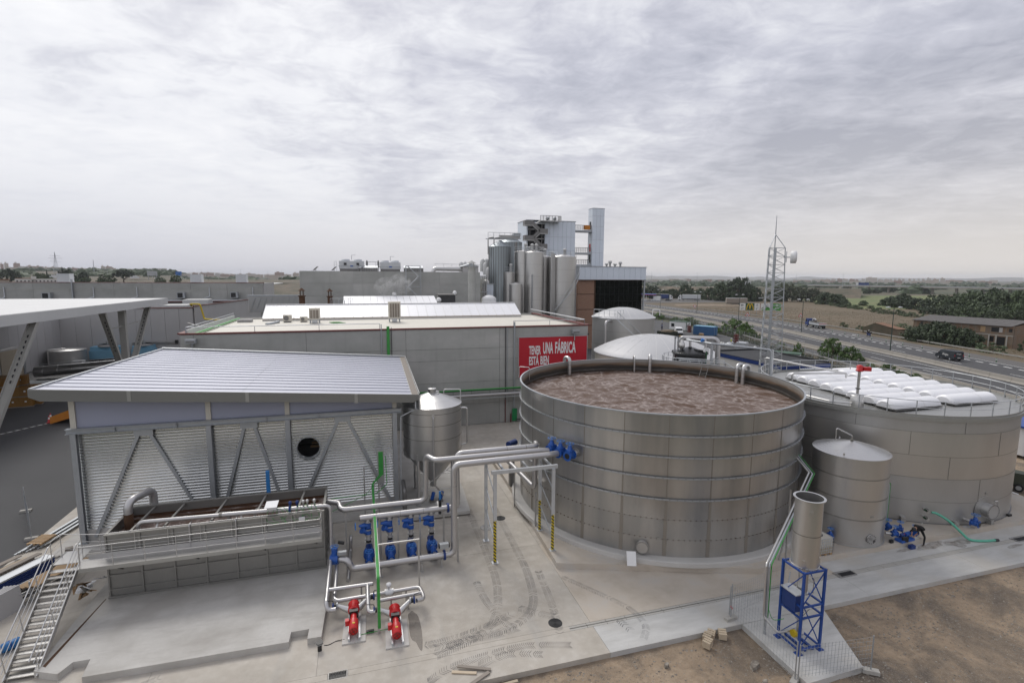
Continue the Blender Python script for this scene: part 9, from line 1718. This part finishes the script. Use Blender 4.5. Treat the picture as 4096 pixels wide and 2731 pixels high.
for x,y,z,r_,h in[(-215.6,451.1,11.5,1.0,7.6),(-201.9,457.4,9.6,1.8,7.2),(-220.9,448.6,11.5,.9,5.2),(-200.1,458.2,10.5,1.0,5.0)]:tree('cypress','slim dark cypress on the slope by the white farmhouse',x,y,z,r_,h,'cypresses by the farmhouse')
fm=T('farmhouse','long white farmhouse with a small bell gable on the far slope','house',(-215,440,9));P('wall',MB().bar((-226,434,11.2),(-205,444,11.2),6,3.4),'render_white',fm);P('bell_gable',MB().box(-217,434,12.5,-215,436,14.6),'render_white',fm);wnm=MB()
for k in range(12):P('window',MB().cb(-225+1.75*k+1.3,431.2+.835*k+.55,11.4,.7,.4,.9,rz=.444),'dark',fm)
P('roof',MB().bar((-226,434.6,13.1),(-218,438.4,13.1),6.5,.5),'tile',fm);t=T('farm_barn','low farm building with a brown tiled roof on the far slope','house',(-232,431,9));P('wall',MB().bar((-240,428,10.7),(-229,433,10.7),6,2.4),'cream',t);P('roof',MB().bar((-240.5,427.8,12.2),(-228.5,433.2,12.2),7,.8),'tile',t)
# pylons and slim masts
def pylon(lab,p_,h):
    t=T('power_pylon',lab,'pylon',tuple(p_));c=Vector(p_)
    for sx,sy in((-1,-1),(1,-1),(1,1),(-1,1)):P('leg',MB().cyl(c+V(sx*h*.08,sy*h*.08,0),c+V(0,0,h),h*.006,n=4),'galv',t)
    for f,w_ in((.55,.22),(.7,.28),(.82,.2)):P('cross_arm',MB().bar(c+V(-h*w_,0,h*f),c+V(h*w_,0,h*f),h*.012,h*.012),'galv',t)
    for k in range(5):z0,z1=h*k*.16,h*(k+1)*.16;w0,w1=.08*(1-k*.16),.08*(1-(k+1)*.16);P('lattice',MB().cyl(c+V(-h*w0,-h*w0,z0),c+V(h*w1,-h*w1,z1),h*.004,n=4),'galv',t);P('lattice',MB().cyl(c+V(h*w0,-h*w0,z0),c+V(-h*w1,-h*w1,z1),h*.004,n=4),'galv',t)
    return t
pylon('lattice power pylon on the ridge in front of the white blocks',(-422,906,18),42*.72)
S('radio_mast',MB().tube([(-383,923,16),(-383,923,38)],[.6,.3],5),'galv','slim grey mast on the ridge beside the brown blocks','mast')
for k,(x,y,h)in enumerate([(-300,640,17),(-262,660,16),(-225,675,16),(-180,690,15),(-140,700,16),(-95,705,15),(-60,715,17),(-30,720,14),(-15,722,14),(10,730,13),(-110,702,14),(250,640,17),(305,620,16),(365,600,17),(420,580,15),(480,560,15),(520,520,14),(560,490,15)]):S('distant_lamp',MB().tube([(x,y,5),(x,y,12+h*.75)],[.16,.09],5),'galv','slim lamp mast along the distant motorway','lamp mast','lamp masts along the distant motorway')
# town
m=MT('town_wall');oi=m.n('ShaderNodeObjectInfo');n1=m.n('ShaderNodeTexBrick');m.l(m.co('Object',(1,1,1),(radians(90),0,0)),n1.inputs['Vector']);n1.inputs['Scale'].default_value=.16;n1.inputs['Mortar Size'].default_value=.18;n1.offset=0
cc=m.ramp(oi.outputs['Random'],[(0,(.46,.40,.34)),(.3,(.50,.47,.43)),(.55,(.30,.19,.14)),(.75,(.42,.34,.27)),(1,(.56,.55,.54))],'CONSTANT');n1.inputs['Color1'].default_value=n1.inputs['Color2'].default_value=(.35,.36,.38,1);n1.inputs['Mortar'].default_value=(1,1,1,1);m.set(m.mix(1.0,cc,n1.outputs[0],'MULTIPLY'),.85)
def town(lst,lab,grp,zb):
    for x0,y0,x1,y1,zt,_ in lst:
        a,e=V(x0,y0,0),V(x1,y1,0);u=(e-a).normalized();n_=Vector((u.y,-u.x,0));n_=n_ if n_.dot(a)>0 else-n_;ww=(e-a).length
        t=T('apartment_block',lab,'building',tuple((a+e)/2+V(0,0,zb)),grp);P('block',MB().add([a+V(0,0,zb),e+V(0,0,zb),e+V(0,0,zt),a+V(0,0,zt)]+[q+n_*ww*.6 for q in(a+V(0,0,zb),e+V(0,0,zb),e+V(0,0,zt),a+V(0,0,zt))],[(0,1,2,3),(7,6,5,4),(0,4,5,1),(1,5,6,2),(2,6,7,3),(3,7,4,0)]),'town_wall',t)
        c=a.lerp(e,.35)+n_*ww*.3;P('roof_house',MB().box(c.x-ww*.13,c.y-ww*.1,zt,c.x+ww*.13,c.y+ww*.1,zt+(zt-zb)*.10+.8),'town_wall',t)
cityL=[(-1231,2290,-1223,2294,52,36),(-1222,2295,-1212,2300,55,38),(-1201,2306,-1185,2314,55,39),(-1171,2322,-1150,2332,46,36),(-1150,2332,-1129,2342,45,36),(-1128,2342,-1113,2350,42,35),(-1113,2350,-1093,2359,42,35),(-1061,2374,-1038,2384,41,28),(-1037,2384,-1014,2394,40,28),(-1014,2394,-997,2401,39,30),(-994,2402,-980,2408,38,30),(-976,2410,-964,2414,49,34),(-962,2415,-944,2423,48,35),(-926,2430,-913,2434,38,29),(-894,2441,-876,2448,35,26),(-870,2450,-849,2457,33,25),(-845,2459,-832,2463,37,23),(-829,2464,-810,2471,35,24),(-806,2472,-787,2478,34,23),(-781,2480,-758,2487,34,25)]
cityL2=[(-749,2490,-732,2495,28,18),(-728,2496,-693,2506,22,11),(-689,2507,-668,2513,25,15),(-664,2514,-644,2519,24,11),(-661,2515,-643,2519,26,11),(-642,2520,-611,2527,26,8),(-607,2528,-588,2533,24,12),(-588,2533,-556,2540,21,10),(-555,2540,-526,2546,20,8),(-522,2547,-492,2553,22,10),(-491,2553,-450,2561,24,9),(-450,2561,-422,2565,20,7),(-418,2566,-376,2573,19,6),(-375,2573,-336,2578,31,13),(-336,2578,-307,2582,21,6),(-299,2583,-273,2586,29,9),(-379,2572,-358,2575,17,5),(-288,2584,-272,2586,19,3)]
cityR=[(2225,2012,2238,1998,14,3),(2242,1993,2257,1977,16,4),(2255,1978,2271,1960,15,3),(2275,1956,2289,1939,15,3),(2291,1937,2298,1928,13,5),(2306,1918,2316,1907,15,5),(2317,1905,2345,1871,22,4),(2347,1868,2360,1852,13,4),(2362,1850,2374,1834,14,5),(2375,1833,2380,1826,16,8),(2384,1821,2390,1813,16,7),(2394,1809,2400,1800,16,8),(2403,1796,2408,1789,16,8),(2417,1778,2422,1771,17,8),(2427,1764,2431,1758,16,9),(2436,1751,2441,1744,16,8),(2445,1738,2451,1730,16,8),(2455,1725,2464,1712,21,7),(2467,1707,2479,1689,16,7),(2482,1685,2491,1672,21,7),(2492,1670,2525,1621,12,6),(2532,1609,2562,1561,11,5),(2568,1550,2583,1527,13,7),(2602,1493,2622,1458,10,5),(2109,2134,2128,2114,11,2),(2131,2112,2147,2095,9,1),(2150,2093,2166,2076,7,1),(2168,2074,2192,2048,14,1),(2193,2048,2209,2029,12,1),(2209,2030,2222,2015,13,0),(1713,2463,1735,2447,7,3),(1750,2437,1775,2418,7,3)]
town(cityL,'distant apartment block on the ridge above the warehouse','apartment blocks on the far ridge',18);town(cityL2,'distant apartment block in the low town left of the concrete block','apartment blocks of the low far town',0);town(cityR,'distant apartment block on the plain beyond the motorway bridge','apartment blocks on the far plain',-.4)
R_=random.Random(55)
for k in range(110):
    if k<70:a,dd=R_.uniform(-46,-5),R_.uniform(2150,2550);zb=24 if a<-34 else 1;hh=R_.uniform(9,18)
    else:a,dd=R_.uniform(12,46),R_.uniform(2300,2900);zb=-.4;hh=R_.uniform(6,13)
    u=site(sin(radians(a)),cos(radians(a)),0)*dd;ww=R_.uniform(14,40);t=S('town_house',MB().cb(u.x,u.y,zb+hh/2,ww,14,hh,rz=-radians(a)-TH),'town_wall','small distant house among the apartment blocks of the far town','house','houses of the far town')
b=MB();R_=random.Random(77)
for k in range(420):
    rgt_=R_.random()<.68;a=R_.uniform(5,52)if rgt_ else R_.uniform(-50,-5);dd=R_.uniform(700,2400)if rgt_ else R_.uniform(750,2050);u=site(sin(radians(a)),cos(radians(a)),0)*dd
    zb=-.4 if rgt_ else((11.5+(dd-640)/1660*20)if a<-33 else 9-(dd-640)/1660*6);rr,hh=R_.uniform(9,26),R_.uniform(4,10)
    for j in range(4):
        ox,oy,s=R_.uniform(-rr,rr),R_.uniform(-rr*.5,rr*.5),R_.uniform(.5,1);vv=[]
        for i in range(4):
            for q in range(7):an=2*pi*q/7;w_=rr*.6*s*cos(i/3*1.4)*(1+.35*R_.uniform(-1,1));vv.append((u.x+ox+w_*cos(an),u.y+oy+w_*sin(an)*.6,zb+hh*s*sin(i/3*1.5)*(1+.2*R_.uniform(-1,1))))
        b.add(vv,[(i*7+q,i*7+(q+1)%7,(i+1)*7+(q+1)%7,(i+1)*7+q)for i in range(3)for q in range(7)]+[tuple(range(21,28))])
o=ST('far_woods',b,'leaf_dark','stuff');tag(o,'far off dark woods and hedges on the plain','woods')
b=MB()
def ridge(a0,a1,dist,h,seed,n=60,z0=-1):
    f_,k_=[],[]
    for i in range(n+1):
        a=radians(a0+(a1-a0)*i/n);u=site(sin(a),cos(a),0);t_=i/n;e=min(1,6*t_,6*(1-t_));hh=h*e*(.65+.5*noise.noise(Vector((i*.16+seed,seed,0)))+.15*noise.noise(Vector((i*.6+seed,2,0))));f_.append(u*(dist-500)+V(0,0,z0));k_.append(u*dist+V(0,0,max(0,hh)))
    b.strip(f_[::-1],k_[::-1]);b.strip(k_[::-1],[(q*1.08)-V(0,0,q.z*1.08+1)for q in k_[::-1]])
ridge(2,30,7600,62,3.0);ridge(24,58,8200,46,9.0);ridge(-56,-2,7000,50,5.0);ridge(-8,9,8000,40,14.0);ST('hills',b,'hill_far')

# ------------------------------------------------------------------ air
hz_b=MB().box(-9200,-900,-1.45,9200,9200,78);hm=MT('haze');hm.t.nodes.remove(hm.b);pv=hm.n('ShaderNodeVolumePrincipled');pv.inputs['Color'].default_value=(0.90,0.93,1.0,1);pv.inputs['Density'].default_value=0.00010;pv.inputs['Anisotropy'].default_value=0.1;hm.l(pv.outputs[0],hm.o.inputs['Volume'])
o=ST('haze',hz_b,'haze','stuff');tag(o,'thin pale haze in the air over the plain','haze')
